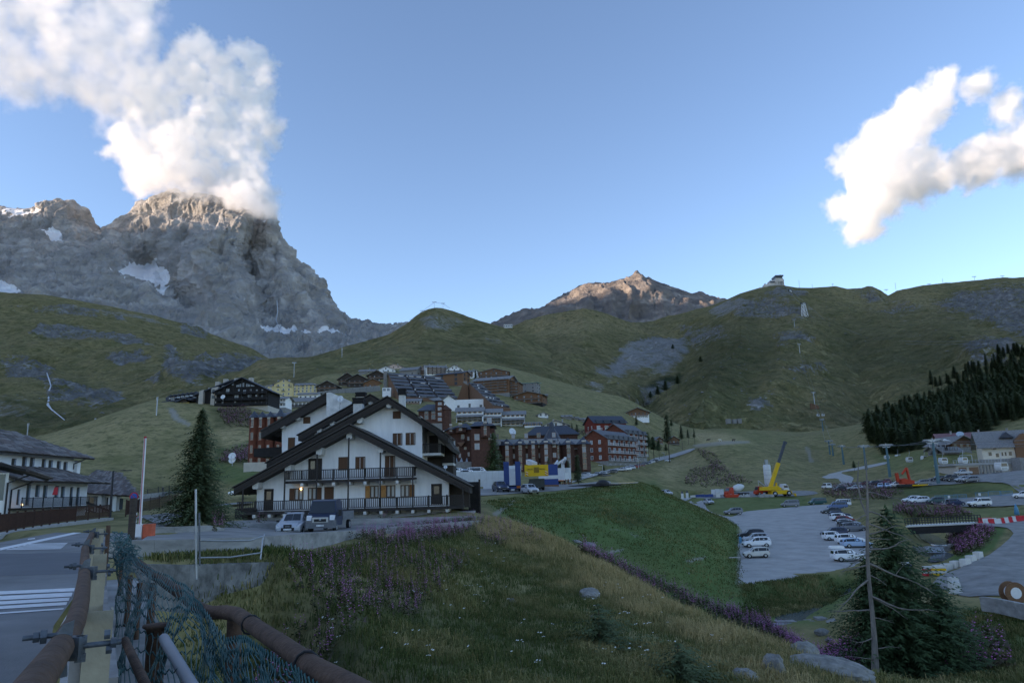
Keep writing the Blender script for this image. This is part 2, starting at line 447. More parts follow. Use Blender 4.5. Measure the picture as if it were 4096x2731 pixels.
mid_hill,W3=sheet('hill',[(540,[(440,960),(600,930),(700,905),(900,905),(1100,905),(1360,960)]),(750,[(440,940),(600,860),(700,845),(900,835),(1100,838),(1250,870),(1360,915)]),(1050,[(440,925),(560,860),(620,836),(700,834),(800,817),(900,800),(1000,785),(1100,790),(1200,815),(1360,880)]),(1400,sky3),(1900,[(p[0],p[1]+60)for p in sky3])],440,1360,500,300,18,120,m_hill,[('scree',[(955,735),(1000,722),(1060,735),(1075,748),(1020,752),(970,750)],12,.55),('scree',[(1060,745),(1160,775),(1180,790),(1100,770)],12,.35),('lush',[(680,850),(720,826),(860,800),(880,830),(760,850)],20,.25),('dry',[(560,860),(600,832),(680,832),(660,850)],12,.5),('shrub',[(1000,790),(1150,800),(1250,860),(1100,850)],50,.5)],seed=21,gully=6,creases=[([(1000,708),(960,780),(880,830)],50,60),([(1160,752),(1200,800),(1300,880)],60,60),([(1060,740),(1080,800)],-30,40)])
sky5=[(1100,800),(1140,770),(1180,750),(1210,738),(1260,725),(1300,718),(1340,714),(1370,720),(1400,731),(1450,744),(1490,744),(1520,734),(1560,726),(1600,712),(1640,700),(1670,686),(1700,673),(1740,662),(1770,656),(1800,655),(1830,660),(1860,661),(1900,659),(1920,657),(1945,664),(1980,664),(1994,659),(2004,660),(2020,668),(2040,680),(2060,668),(2120,655),(2200,648),(2280,642),(2352,637),(2440,632),(2560,640)]
right_slope,W5=sheet('hill',[(540,[(1100,980),(1300,980),(1500,1045),(1700,1070),(1900,1070),(2100,1050),(2352,990),(2560,960)]),(820,[(1100,870),(1300,885),(1500,925),(1700,905),(1900,905),(2100,900),(2352,810),(2560,790)]),(1300,[(1100,825),(1300,825),(1480,850),(1600,810),(1700,790),(1900,790),(2100,780),(2352,745),(2560,730)]),(1900,[(1100,805),(1250,755),(1350,745),(1500,780),(1600,755),(1700,722),(1850,715),(2050,712),(2352,690),(2560,690)]),([(1100,2100),(1400,2300),(1600,2600),(2560,2600)],sky5),(3400,[(p[0],p[1]+60)for p in sky5])],1100,2560,760,460,34,170,m_hill2,[('scree',[(1370,838),(1400,835),(1440,800),(1500,775),(1560,785),(1590,795),(1560,830),(1520,850),(1440,845),(1400,870),(1375,860)],12,.72),('rock',[(1440,790),(1500,765),(1570,785),(1580,800),(1520,815),(1450,820)],16,.52),('scree',[(1625,722),(1660,700),(1700,688),(1725,700),(1690,720),(1640,730)],6,.62),('scree',[(1330,885),(1400,880),(1370,905),(1340,905)],10,.5),('scree',[(1470,880),(1530,870),(1560,880),(1500,930),(1470,950),(1440,980)],14,.5),('rock',[(1690,700),(1760,685),(1820,700),(1870,720),(1840,735),(1740,735),(1680,725)],16,.52),('rock',[(1780,765),(1850,755),(1880,775),(1830,790),(1790,800)],14,.55),('rock',[(1750,690),(1790,662),(1860,668),(1850,690),(1790,700)],8,.5),('rock',[(2140,690),(2200,670),(2352,650),(2560,640),(2560,790),(2352,780),(2230,730),(2160,720)],22,.58),('rock',[(2200,790),(2290,770),(2352,790),(2300,830),(2220,835)],18,.52),('rock',[(1960,668),(2000,660),(2040,685),(2000,700)],14,.52),('rock',[(1980,720),(2090,690),(2140,715),(2040,735)],14,.45),('rock',[(1715,930),(1760,918),(1775,935),(1730,945)],12,.58),('rock',[(1560,750),(1660,740),(1680,770),(1600,800),(1560,790)],16,.45),('rock',[(1800,835),(1890,830),(1900,850),(1830,850)],10,.45),('scree',[(1030+700,875),(1780,870),(1775,885),(1735,888)],8,.2),('shrub',[(1600,760),(1720,740),(1800,800),(1700,900),(1560,900)],46,.58),('shrub',[(1900,740),(2200,760),(2200,860),(1950,860)],66,.52),('shrub',[(1490,870),(1560,845),(1570,870),(1500,910)],10,1),('lush',[(1560,900),(1700,880),(1800,960),(1620,970)],30,.2),('dry',[(1200,740),(1340,720),(1560,770),(1580,780),(1400,760),(1250,790)],14,.6),('dry',[(1900,660),(2140,670),(2200,720),(1950,700)],20,.4)],seed=41,gully=14,creases=[([(1500,744),(1560,770),(1590,790),(1565,850),(1500,920),(1450,960)],-190,70),([(1700,690),(1700,770),(1640,850),(1600,940)],110,90),([(1800,700),(1850,760),(1790,860)],90,80),([(2000,680),(1950,800),(2000,920)],-110,90),([(2120,700),(2200,800)],90,80),([(1340,716),(1340,790),(1280,860)],90,70),([(1420,760),(1420,850)],-70,50)])
# the western ridge beyond the left edge of the view, whose shade fills the valley at this hour
def west_ridge():
 ny,nx=120,26
 ys=np.linspace(-15000,9000,ny);xs=np.linspace(-20000,-11500,nx)
 X,Yg=np.meshgrid(xs,ys)
 prof=np.clip(1-np.abs(X+14000)/np.where(X>-14000,2500,6000),0,1)
 H=WEST_H+90*fbm(Yg/1500,Yg*0+.3,None,4,3)
 Z=-40+prof*H+60*prof*fbm(X/500,Yg/500,None,5,8)
 me=grid_mesh('west_ridge',np.stack([X,Yg,Z],-1).reshape(-1,3),ny,nx,{k:np.full(X.size,1.0 if k=='rock' else 0)for k in ATTR})
 me.materials.append(m_rock)
 tag(link('mountain',me),kind='structure')
WEST_H=4500
west_ridge()
#  NEAR GROUND
# surveyed ground points: photograph pixel and metres ahead
PTS=[]
def g(u,v,Y):PTS.append((u,v,Y))
def gF(x,y,Y):PTS.append((x*S,y*S,Y))
# bridge end, road and kerb
for q in((-700,2731,6.3),(0,2731,6.3),(0,2412,11.4),(300,2412,11.2),(0,2180,27.8),(300,2140,34),(-700,2300,16),(-700,2140,36),(120,2130,40),(439,2077,62),(557,2150,32),(640,2040,90),(700,2150,31),(700,2000,140),(560,2030,105),(420,2220,21)):g(*q)
# parking terrace and house plot
for q in((1170,2131,51),(1350,2117,52),(900,2110,46),(1600,2100,55),(1024,2076,66),(1600,2066,66),(1880,2056,64),(1300,2050,78),(850,2070,62),(1900,2090,58)):g(*q)
g(1300,1975,105);g(1700,1960,100)
# flowery slope below the parapet
for q in((640,1275,24),(860,1245,36),(1000,1232,45),(1105,1212,55),(1180,1212,55),(1290,1248,52),(1400,1308,46),(1500,1368,41),(1620,1423,36),(1790,1488,31),(1900,1540,28),(2050,1610,26),(900,1400,26),(1100,1400,31.5),(1300,1400,34),(1000,1320,32),(1200,1320,41),(800,1568,14),(1100,1568,17),(1400,1568,20),(1700,1568,23),(700,1480,16),(620,1400,15),(1500,1480,28),(600,1568,9.5),(420,1568,7.0),(480,1480,10),(900,1700,9.5),(1300,1700,13),(1700,1750,15),(2200,1800,17)):gF(*q)
# hollow behind the slope, stream, banks
gF(1340,1300,66);gF(1450,1362,66);gF(1560,1420,66);gF(1680,1476,64);gF(1790,1500,62)
g(3200,2488,73.5);g(3290,2405,86);g(3120,2560,70);g(3310,2600,66);g(3450,2640,60);g(3200,2640,58)
g(3493,2760,45);g(3700,2731,47);g(4000,2480,60);g(3900,2700,46);g(4300,2700,46);g(4300,2450,62);g(3410,2510,64);g(3330,2440,80);g(3150,2505,73.2);g(3280,2440,80);g(3210,2455,79)
# green embankment
for q in((1921,1984,97),(2000,1978,100),(2180,1969,112),(2325,1954,122),(2500,1933,136),(2590,1938,140),(2660,1975,140),(2760,2015,138)):g(*q)
gF(1200,1180,80);gF(1250,1220,76);gF(1350,1200,87);gF(1400,1230,85);gF(1420,1160,106);gF(1530,1190,108);gF(1500,1260,84);gF(1600,1300,84);gF(1640,1390,76);gF(1560,1350,75);gF(1640,1215,112)
gF(1150,1165,82)
# car park in the valley
for q in((2958,2333,87),(2962,2160,124),(2960,2232,108),(2935,2050,178),(3060,2036,190),(3250,2020,206),(3300,2090,150),(3290,2290,93),(3440,2250,98),(3150,2150,128),(3400,2180,113),(2850,2060,168),(2734,1998,225),(2800,2020,200),(2740,2030,180)):g(*q)
# crane yard and mounds behind
for q in((2900,1988,222),(3050,1985,228),(3240,1981,232),(2820,1990,226),(3100,1960,250),(3150,2005,210),(2900,2020,204),(2700,1940,260),(2600,1890,300),(2850,1770,430),(2860,1800,400),(3020,1757,490),(2900,1850,360),(3150,1860,350),(3283,1907,330),(3350,1940,265),(3100,1900,320),(3200,1830,430),(3300,1840,430)):g(*q)
# upper and middle parks on the right
for q in((3300,1970,225),(3544,1952,210),(3760,1942,200),(3965,1933,190),(4096,1925,186),(3716,1996,182),(3900,1985,180),(4080,1971,175),(3620,2017,172),(3873,2027,155),(4096,2017,150),(4500,2030,140),(3420,1945,245),(3600,1922,240),(3880,1900,225),(4096,1880,215),(4400,1900,200),(3560,2040,160)):g(*q)
# bridge bank, lower road on the right
for q in((3640,2100,128),(3904,2092,126),(3980,2094,126),(4096,2090,122),(3862,2244,90),(4000,2160,104),(4096,2250,88),(3850,2390,70),(4096,2380,68),(4400,2390,62),(3680,2150,133),(3697,2195,124),(3770,2222,116),(3560,2300,100),(3640,2260,108),(3880,2150,112),(3950,2050,142),(3700,2050,150)):g(*q)
# houses and wood on the right
for q in((3965,1832,268),(4096,1828,268),(3800,1898,231),(3950,1894,231),(4096,1890,228),(3880,1896,234),(3781,1795,270),(3889,1776,305),(3850,1898,225),(3580,1880,300),(3700,1850,260),(3500,1780,400),(3700,1650,480),(3900,1560,560),(4096,1470,620),(4500,1400,640),(3480,1700,520),(3400,1760,480),(3420,1850,360),(4096,1640,400),(3900,1730,370)):g(*q)
# left houses plot, meadow and knoll
for q in((100,2085,73),(310,2060,85),(-300,2110,60),(697,1985,190),(340,1850,215),(200,1762,255),(450,1672,270),(640,1622,285),(1040,1640,292),(700,1780,238),(860,1850,205),(900,1925,150),(1000,1905,152),(60,1830,215),(60,1760,300),(-300,1850,215),(560,1960,178),(480,1930,185),(850,1720,258),(1001,1866,187),(950,1990,140),(1040,1975,140),(640,1590,360),(300,1720,340),(1000,1590,380)):g(*q)
# village slope
for q in((1110,1585,570),(1090,1628,400),(1230,1625,410),(1440,1570,560),(1623,1612,420),(1780,1640,400),(1910,1886,225),(2120,1886,240),(2363,1886,255),(2367,1877,272),(2576,1830,385),(2355,1907,235),(2622,1843,400),(2669,1843,430),(1844,1693,345),(2020,1715,350),(2163,1706,370),(1963,1570,480),(2069,1596,470),(2159,1634,450),(1708,1502,600),(1538,1491,600),(1355,1557,520),(2176,1715,335),(2235,1735,332),(2508,1680,480),(2700,1790,480),(2300,1560,600),(2150,1930,150),(2350,1920,180),(1750,1960,125),(2050,1940,135),(1800,1810,280),(2050,1800,300),(2250,1800,310),(1600,1700,350),(1300,1700,350),(1300,1850,200),(1600,1850,210),(1900,1450,660),(2500,1590,640),(1300,1500,640),(1000,1540,620),(2430,1960,160),(2500,1900,210),(2700,1890,330),(2660,1770,520)):g(*q)
for q in((-700,1830,700),(-300,1810,700),(100,1790,700),(500,1700,700),(640,1640,500),(800,1620,700),(300,1780,500),(1000,1580,700),(1500,1490,720),(1900,1450,720),(2300,1540,720),(2700,1690,720),(3200,1720,720),(3600,1650,720),(4096,1440,720),(4700,1400,720),(3000,1720,620),(-700,1900,300),(-900,2050,100)):g(*q)
PTS=np.array(PTS)
def _tc(u,v):
 d=_f+((np.asarray(u)-CX)/FPX)[...,None]*_i+((CY-np.asarray(v))/FPX)[...,None]*_j
 d=d/d[...,1:2]
 return d
_D=_tc(PTS[:,0],PTS[:,1]);_Y=PTS[:,2]*DK
TS,LS,CC=2.4,1.0,.035
def feat(x,y):return np.arctan2(x,y)*TS,.5*np.log(x*x+y*y)*LS
_fx,_fy=feat(_D[:,0]*_Y,_Y)
_val=_D[:,2]/np.hypot(_D[:,0],1)
_A=np.sqrt((_fx[:,None]-_fx[None])**2+(_fy[:,None]-_fy[None])**2+CC*CC)
_n=len(PTS)
_M=np.zeros((_n+3,_n+3));_M[:_n,:_n]=_A-1e-4*np.eye(_n);_M[:_n,_n]=1;_M[:_n,_n+1]=_fx;_M[:_n,_n+2]=_fy
_M[_n:,:_n]=_M[:_n,_n:].T
_w=np.linalg.solve(_M,np.concatenate([_val,np.zeros(3)]))
def zraw(x,y):
 x=np.asarray(x,float);y=np.asarray(y,float)
 sh=x.shape;x=x.ravel();y=y.ravel()
 out=np.empty(x.size)
 for s0 in range(0,x.size,40000):
  xx,yy=x[s0:s0+40000],y[s0:s0+40000]
  a,b=feat(xx,yy)
  ph=np.sqrt((a[:,None]-_fx)**2+(b[:,None]-_fy)**2+CC*CC)
  out[s0:s0+40000]=(ph@_w[:_n]+_w[_n]+_w[_n+1]*a+_w[_n+2]*b)*np.hypot(xx,yy)
 return out.reshape(sh)
# fast lookup of the finished ground: a table in (bearing, log distance)
TH0,TH1,L0,L1=-1.05,1.05,math.log(4.0),math.log(760.0)
NT,NR=760,560
_th=np.linspace(TH0,TH1,NT);_lr=np.linspace(L0,L1,NR)
_TH,_LR=np.meshgrid(_th,_lr)
_RR=np.exp(_LR)
GX,GY=_RR*np.sin(_TH),_RR*np.cos(_TH)
GZ=zraw(GX,GY)
def _bil(T,x,y):
 x=np.asarray(x,float);y=np.asarray(y,float)
 a=(np.arctan2(x,y)-TH0)/(TH1-TH0)*(NT-1);b=(.5*np.log(x*x+y*y)-L0)/(L1-L0)*(NR-1)
 a=np.clip(a,0,NT-1.001);b=np.clip(b,0,NR-1.001)
 i,j=a.astype(int),b.astype(int);fa,fb=a-i,b-j
 return(T[j,i]*(1-fa)+T[j,i+1]*fa)*(1-fb)+(T[j+1,i]*(1-fa)+T[j+1,i+1]*fa)*fb
def hit(u,v,rmin=5.0):
 """where the line of sight through a photograph pixel first meets the smooth ground"""
 u=np.atleast_1d(np.asarray(u,float));v=np.atleast_1d(np.asarray(v,float))
 d=_tc(u,v)
 ys=np.exp(np.linspace(math.log(rmin),math.log(700),1500))
 out=np.zeros((len(u),3))
 for k in range(len(u)):
  x=d[k,0]*ys
  z=_bil(GZ,x,ys)
  below=np.nonzero(d[k,2]*ys<=z)[0]
  q=below[0]if len(below)else len(ys)-1
  y=ys[q]
  if q>0:
   f0=d[k,2]*ys[q-1]-z[q-1];f1=d[k,2]*ys[q]-z[q]
   if f0>0>f1:y=ys[q-1]+(ys[q]-ys[q-1])*f0/(f0-f1)
  out[k]=d[k,0]*y,y,0
  out[k,2]=_bil(GZ,out[k,0],y)
 return out
def densify(poly,step=30.0):
 o=[]
 n=len(poly)
 for k in range(n):
  a,b=np.array(poly[k],float),np.array(poly[(k+1)%n],float)
  m=max(1,int(np.hypot(*(b-a))/step))
  for q in range(m):o.append(a+(b-a)*q/m)
 return np.array(o)
def smooth_poly(poly,it=2):
 p=np.array(poly,float)
 for _ in range(it):
  q=np.roll(p,-1,0)
  p=np.stack([.75*p+.25*q,.25*p+.75*q],1).reshape(-1,2)
 return p
# paved and gravelled areas, outlined in the photograph and laid on the ground
AREAS={}
def area(key,poly_px,rmin=5.0,sm=1,plane=None):
 global GZ
 p=densify(smooth_poly(poly_px,sm)if sm else poly_px)
 if plane:
  q=np.array([P(*k)for k in plane])
  co=np.linalg.lstsq(np.column_stack([q[:,:2],np.ones(len(q))]),q[:,2],rcond=None)[0]
  d=_tc(p[:,0],p[:,1])
  yy=co[2]/(d[:,2]-co[0]*d[:,0]-co[1])
  w=d[:,:2]*yy[:,None]
  m_=poly_mask(GX,GY,w,.02*np.hypot(*w.mean(0)))
  m_=np.clip(m_*2,0,1)
  GZ=GZ*(1-m_)+m_*(co[0]*GX+co[1]*GY+co[2])
 else:
  w=hit(p[:,0],p[:,1],rmin)[:,:2]
 if key!='terrace':w=w+np.stack([fbm(w[:,0]/2.2,w[:,1]/2.2,None,3,91),fbm(w[:,0]/2.2,w[:,1]/2.2,None,3,92)],-1)*.004*np.hypot(*w.mean(0))
 AREAS[key]=w
 return w
area('car_park',[(2955,2334),(2966,2250),(2958,2160),(2975,2110),(2900,2088),(2830,2055),(2765,2020),(2728,2002),(2735,1993),(2800,1992),(2812,2010),(2830,2040),(2880,2062),(2935,2068),(2970,2046),(3060,2038),(3160,2028),(3260,2018),(3330,2016),(3345,2040),(3400,2060),(3440,2100),(3475,2140),(3500,2180),(3490,2225),(3440,2258),(3330,2290),(3200,2318),(3060,2334)],plane=[(2960,2232,108),(2935,2060,175),(3060,2036,190),(3250,2020,206),(3290,2290,93),(2958,2333,87),(3300,2090,150),(3440,2250,98)])
area('crane_yard',[(2800,1992),(2760,1985),(2900,1968),(3100,1962),(3260,1962),(3280,1976),(3200,1983),(3060,1986),(2920,1990)],sm=1,plane=[(2900,1988,222),(3050,1985,228),(3240,1981,232),(3100,1962,252)])
area('truck_yard',[(1800,1990),(1860,1960),(2000,1948),(2180,1935),(2330,1935),(2420,1920),(2445,1926),(2420,1940),(2325,1952),(2180,1966),(2000,1977),(1921,1983)])
area('upper_car_park',[(3290,1950),(3340,1938),(3440,1925),(3560,1926),(3700,1925),(3780,1905),(3850,1900),(3960,1890),(4096,1878),(4240,1885),(4240,1930),(4096,1960),(4040,1930),(3920,1925),(3760,1940),(3600,1945),(3440,1956)])
area('middle_car_park',[(3610,2018),(3640,2000),(3720,1997),(3900,1988),(4080,1972),(4200,1966),(4200,2016),(4096,2019),(3980,2026),(3880,2028),(3760,2014)],plane=[(3716,1996,182),(4080,1971,180),(3620,2017,170),(3873,2027,156),(4096,2017,156)])
area('gravel_road',[(3990,2105),(3904,2100),(3890,2090),(3990,2075),(4200,2080),(4200,2395),(4096,2390),(3960,2378),(3840,2390),(3740,2340),(3760,2300),(3860,2265),(3980,2200),(4050,2140),(4040,2112)])
area('path',[(3283,1905),(3300,1915),(3350,1912),(3372,1925),(3330,1945),(3390,1940),(3420,1915),(3400,1900),(3345,1890),(3440,1878),(3500,1866),(3560,1850),(3550,1846),(3480,1858),(3400,1875),(3330,1892)],sm=1)
area('village_road',[(2300,1930),(2360,1908),(2440,1890),(2540,1866),(2622,1846),(2720,1822),(2780,1798),(2775,1790),(2700,1812),(2600,1842),(2500,1864),(2420,1884),(2340,1904),(2280,1926)],sm=1)
area('terrace',[(440,2190),(560,2165),(600,2140),(700,2140),(900,2085),(1000,2080),(1880,2072),(1900,2086),(1500,2120),(1060,2170),(800,2185)])
STREAM=[('upper',[(3086,2488),(3216,2488),(3245,2461),(3330,2408),(3420,2380),(3400,2366),(3277,2398),(3140,2434),(3094,2465)],[(3200,2488,73.5),(3290,2405,85.4),(3120,2470,75.6)]),('pool',[(3100,2536),(3225,2530),(3330,2542),(3380,2585),(3330,2612),(3262,2578),(3150,2556)],[(3200,2545,72.5),(3310,2600,66.8),(3250,2570,69.8)]),('bridge_reach',[(3640,2118),(3698,2122),(3742,2139),(3800,2174),(3768,2184),(3715,2178),(3680,2149)],[(3680,2140,138),(3740,2165,127),(3780,2178,122)]),('below_bridge',[(3742,2211),(3822,2212),(3817,2229),(3762,2246),(3720,2250),(3700,2240)],[(3760,2215,117),(3800,2220,115),(3740,2240,110)])]
for k_,p_,q_ in STREAM:area('water_'+k_,p_,5,1,q_)
# soft masks and small-scale relief of the near ground
_hx=np.stack([GX,GY,GZ],-1)
gu_,gv_=project(_hx)
flat=np.zeros(GX.shape)
for k_,w_ in AREAS.items():
 sc=np.hypot(w_[:,0],w_[:,1]).mean()
 flat=np.maximum(flat,poly_mask(GX,GY,w_,.006*sc))
PAINT=[('lush',[(1120,1150),(1200,1140),(1330,1120),(1500,1106),(1540,1130),(1700,1200),(1710,1350),(1790,1400),(1900,1440),(1640,1420),(1500,1370),(1330,1270),(1250,1220),(1150,1190)],16,1.0),('lush',[(1560,1140),(1840,1135),(1900,1160),(1700,1185),(1650,1180)],8,.75),('lush',[(1690,1340),(1900,1320),(2000,1340),(1900,1420),(1760,1420)],8,.9),('lush',[(2000,1110),(2352,1090),(2500,1120),(2352,1120),(2100,1140)],6,.6),('lush',[(2040,1150),(2352,1170),(2352,1200),(2040,1190)],6,.5),('lush',[(2240,1200),(2310,1210),(2280,1260),(2200,1290),(2160,1280),(2260,1240)],5,1.0),('lush',[(2150,1400),(2600,1400),(2600,1600),(2000,1600)],20,.8),('lush',[(480,1050),(600,1085),(560,1120),(480,1100)],6,.8),('lush',[(2000,1040),(2200,1030),(2250,1070),(2050,1080)],8,.45),('lush',[(490,1030),(580,1010),(580,1020),(500,1045)],4,.6),('lush',[(1640,960),(1800,1000),(1700,1040)],20,.25),('dry',[(1180,1200),(1290,1245),(1400,1310),(1500,1370),(1620,1425),(1900,1540),(1800,1600),(1500,1500),(1250,1330)],25,.55),('dry',[(500,985),(580,960),(580,1000),(520,1030)],6,.7),('dry',[(100,1000),(340,930),(480,940),(300,1040),(100,1060)],20,.3),('dry',[(1590,990),(1700,1000),(1740,1020),(1610,1020)],6,.8),('dry',[(1500,1080),(1600,1040),(1620,1060),(1540,1100)],10,.6),('shrub',[(1370,1170),(1440,1170),(1500,1200),(1440,1210)],10,.6),('shrub',[(1290,1180),(1330,1180),(1350,1200),(1300,1200)],8,.4),('shrub',[(500,1020),(580,1040),(575,1070),(490,1060)],8,.6),('shrub',[(480,935),(600,950),(580,985),(500,985)],8,.5),('shrub',[(1930,1120),(2150,1110),(2300,1120),(2200,1150),(1990,1160)],8,.5),('shrub',[(600,1440),(900,1380),(1300,1440),(1200,1600),(500,1600)],40,.55),('bare',[(386,935),(400,935),(412,955),(440,972),(434,976),(398,960)],2.5,.8),('bare',[(1130,1180),(1180,1145),(1185,1148),(1140,1186)],2,.7),('bare',[(1390,1265),(1430,1258),(1430,1262),(1395,1270)],1.5,.8),('bare',[(1570,1285),(1620,1278),(1615,1284),(1580,1290)],1.5,.8),('bare',[(1698,1200),(1706,1200),(1702,1350),(1692,1340)],3,.8),('bare',[(1590,1020),(1660,1012),(1720,1012),(1722,1016),(1600,1026)],2,.6),('bare',[(1850,1024),(1856,1024),(1868,1060),(1860,1060)],2,.6),]
gm={q:np.zeros(GX.shape)for q in ATTR}
_wx=fbm(GX/(.04*_RR+1),GY/(.04*_RR+1),None,4,71)*12
_wy=fbm(GX/(.04*_RR+1),GY/(.04*_RR+1),None,4,72)*5
for key,poly,soft,val in PAINT:
 w_=[(a*S,b*S)for a,b in poly]
 gm[key]=np.maximum(gm[key],poly_mask(gu_+_wx*S*(soft>4),gv_+_wy*S*(soft>4),w_,soft*S)*val)
bump=(fbm(GX/(.12*_RR+1.0),GY/(.12*_RR+1.0),None,4,5)*.0035*_RR+fbm(GX/1.2,GY/1.2,None,3,15)*np.clip(.0012*_RR,.02,.22))
TERR=sstep(2.0,40.0,GX+24)*0+1
roadm=poly_mask(gu_,gv_,[F(-400,1600),F(-400,1210),F(250,1180),F(420,1150),F(440,1190),F(330,1235),F(235,1250),F(200,1320),F(100,1600)],20)
GZF=GZ+bump*(1-flat)*(1-roadm)-.045*flat
_rd=poly_mask(GX,GY,[(-40,2),(-1.2,2.1),(-3.4,5.8),(-9.2,16),(-15.5,27),(-15.8,31.5),(-19.4,38),(-31,45),(-36,66),(-31,80),(-36,92),(-80,60)],.8)
GZF=GZF*(1-_rd)+np.minimum(GZF,-1.95)*_rd
_gorge=poly_mask(GX,GY,[(-1.0,-2),(8,-2),(9,9),(1,13),(-3.5,17),(-6.4,23.4),(-7.7,23.4),(-9.6,18.9),(-10.4,16.6),(-3,5.6),(-1.5,3)],1.0)
GZF=GZF-2.2*_gorge
def zat(x,y):return float(_bil(GZF,x,y))
def zsm(x,y):return _bil(GZ,x,y)
def ground_px(u,v,rmin=5.0):
 p=hit([u],[v],rmin)[0]
 return Vector((p[0],p[1],zat(p[0],p[1])))
# the bridge runs over open air: cut the sheet away under the deck and let the gorge wall drop
me=grid_mesh('ground',np.stack([GX,GY,GZF],-1).reshape(-1,3),NR,NT,gm)
me.materials.append(m_near)
tag(link('ground',me),kind='structure')
# the same land goes on behind the camera and under the far hills
mb=MB()
mb.add([(-9000,-9000,-70),(9000,-9000,-70),(9000,9000,-70),(-9000,9000,-70)],[(0,1,2,3)])
mb.build('ground',mat('far_ground',(.05,.055,.03),.95,.3,.01))
tag(bpy.data.objects['ground.001'],kind='structure')
def drape(name,w,m,lift=.03,step=None,holes=()):
 """a sheet laid over the ground inside outline w (x, y)"""
 w=np.asarray(w)
 lo,hi=w.min(0),w.max(0)
 step=step or max((hi-lo))/45
 xs,ys=np.meshgrid(np.arange(lo[0],hi[0],step),np.arange(lo[1],hi[1],step))
 ins=poly_mask(xs,ys,w,1e-6)>.99
 inner=np.stack([xs[ins],ys[ins]],-1)
 pts=[Vector(p)for p in w]+[Vector(p)for p in inner]
 n=len(w)
 r=delaunay_2d_cdt(pts,[],[list(range(n))],1,1e-5)
 V=np.array([(p[0],p[1])for p in r[0]])
 Z=zsm(V[:,0],V[:,1])+lift
 me=bpy.data.meshes.new(name)
 me.from_pydata(np.column_stack([V,Z]).tolist(),[],[list(f)for f in r[2]])
 me.materials.append(m)
 for p in me.polygons:p.use_smooth=True
 return tag(link(name,me),kind='structure')
m_tarmac=mat('worn_tarmac',(.33,.312,.29),.9,.2,.35,.35,30)
m_gravel=mat('grey_gravel',(.22,.21,.195),.95,.3,.5,.5,14)
m_gravel2=mat('pale_gravel',(.36,.345,.315),.95,.2,.5,.5,14)
drape('car_park',AREAS['car_park'],m_tarmac)
drape('yard',AREAS['crane_yard'],m_gravel)
drape('yard',AREAS['truck_yard'],m_gravel)
drape('car_park',AREAS['upper_car_park'],m_gravel)
drape('car_park',AREAS['middle_car_park'],m_gravel)
drape('gravel_road',AREAS['gravel_road'],m_gravel)
drape('path',AREAS['path'],m_gravel2)
drape('road',AREAS['village_road'],m_tarmac)
drape('pavement',AREAS['terrace'],m_gravel)
#  BUILDINGS
m_white=mat('white_render',(.74,.74,.73),.9,.07,1.2,.1,20)
m_cream=mat('cream_render',(.62,.56,.46),.9,.07,1.2)
m_pink=mat('pink_render',(.55,.42,.36),.9,.07,1.2)
m_yellow=mat('yellow_render',(.62,.50,.26),.9,.07,1.0)
m_beige=mat('beige_concrete',(.42,.38,.33),.9,.1,1.0)
m_stonew=mat('grey_stone_wall',(.22,.212,.20),.95,.3,2.5,.5,5)
m_dwood=mat('dark_timber',(.055,.042,.034),.85,.3,3,.2,12,stretch=(1,1,4))
m_bwood=mat('brown_timber',(.16,.085,.05),.85,.3,2,.2,12,stretch=(1,1,5))
m_owood=mat('orange_timber',(.18,.092,.050),.8,.25,2,stretch=(1,1,5))
m_blackw=mat('black_timber',(.022,.020,.020),.85,.3,2)
m_rwood=mat('red_brown_shingle',(.135,.042,.026),.9,.25,1.2,.3,8)
m_rwood2=mat('maroon_shingle',(.085,.040,.030),.9,.3,1.2,.3,8)
m_redw=mat('bright_red_shingle',(.16,.030,.022),.9,.2,1.2)
m_slate=mat('slate_roof',(.105,.11,.122),.7,.3,1.6,.4,7)
m_slab=mat('stone_slab_roof',(.20,.195,.19),.95,.35,2.2,.5,5)
m_blue_r=mat('blue_metal_roof',(.10,.13,.19),.45,.15,2)
m_dslate=mat('dark_slate_roof',(.05,.058,.075),.6,.25,2,.3,6)
m_teal_r=mat('verdigris_roof',(.16,.30,.28),.6,.15,2)
m_maroon_r=mat('maroon_tile_roof',(.20,.10,.10),.85,.25,2)
m_brown_r=mat('brown_sheet_roof',(.060,.053,.047),.85,.2,3,.2,14)
m_glass=mat('window_glass',(.045,.055,.065),.12,.1,1,spec=.6)
m_glassb=mat('bright_window_glass',(.24,.27,.30),.2,.2,1.5,spec=.5)
m_frame=mat('brown_window_frame',(.10,.06,.04),.7)
m_wframe=mat('white_window_frame',(.72,.72,.70),.7)
m_peach=mat('peach_trim',(.34,.20,.15),.8)
m_shut=mat('brown_shutter',(.12,.06,.035),.8,.2,6,.2,20,stretch=(8,1,1))
m_orshut=mat('orange_shutter',(.42,.20,.07),.75,.2,6)
m_conc=mat('concrete',(.30,.295,.285),.95,.16,.9,.35,9)
m_iron=mat('dark_iron',(.03,.03,.032),.6)
m_grey=mat('galvanised_steel',(.32,.34,.36),.45,.1,4,metal=.7)
m_lit=mat('lit_lamp',(.9,.7,.4),.5,emit=(1,.68,.32),estr=3.0)
WIN={}
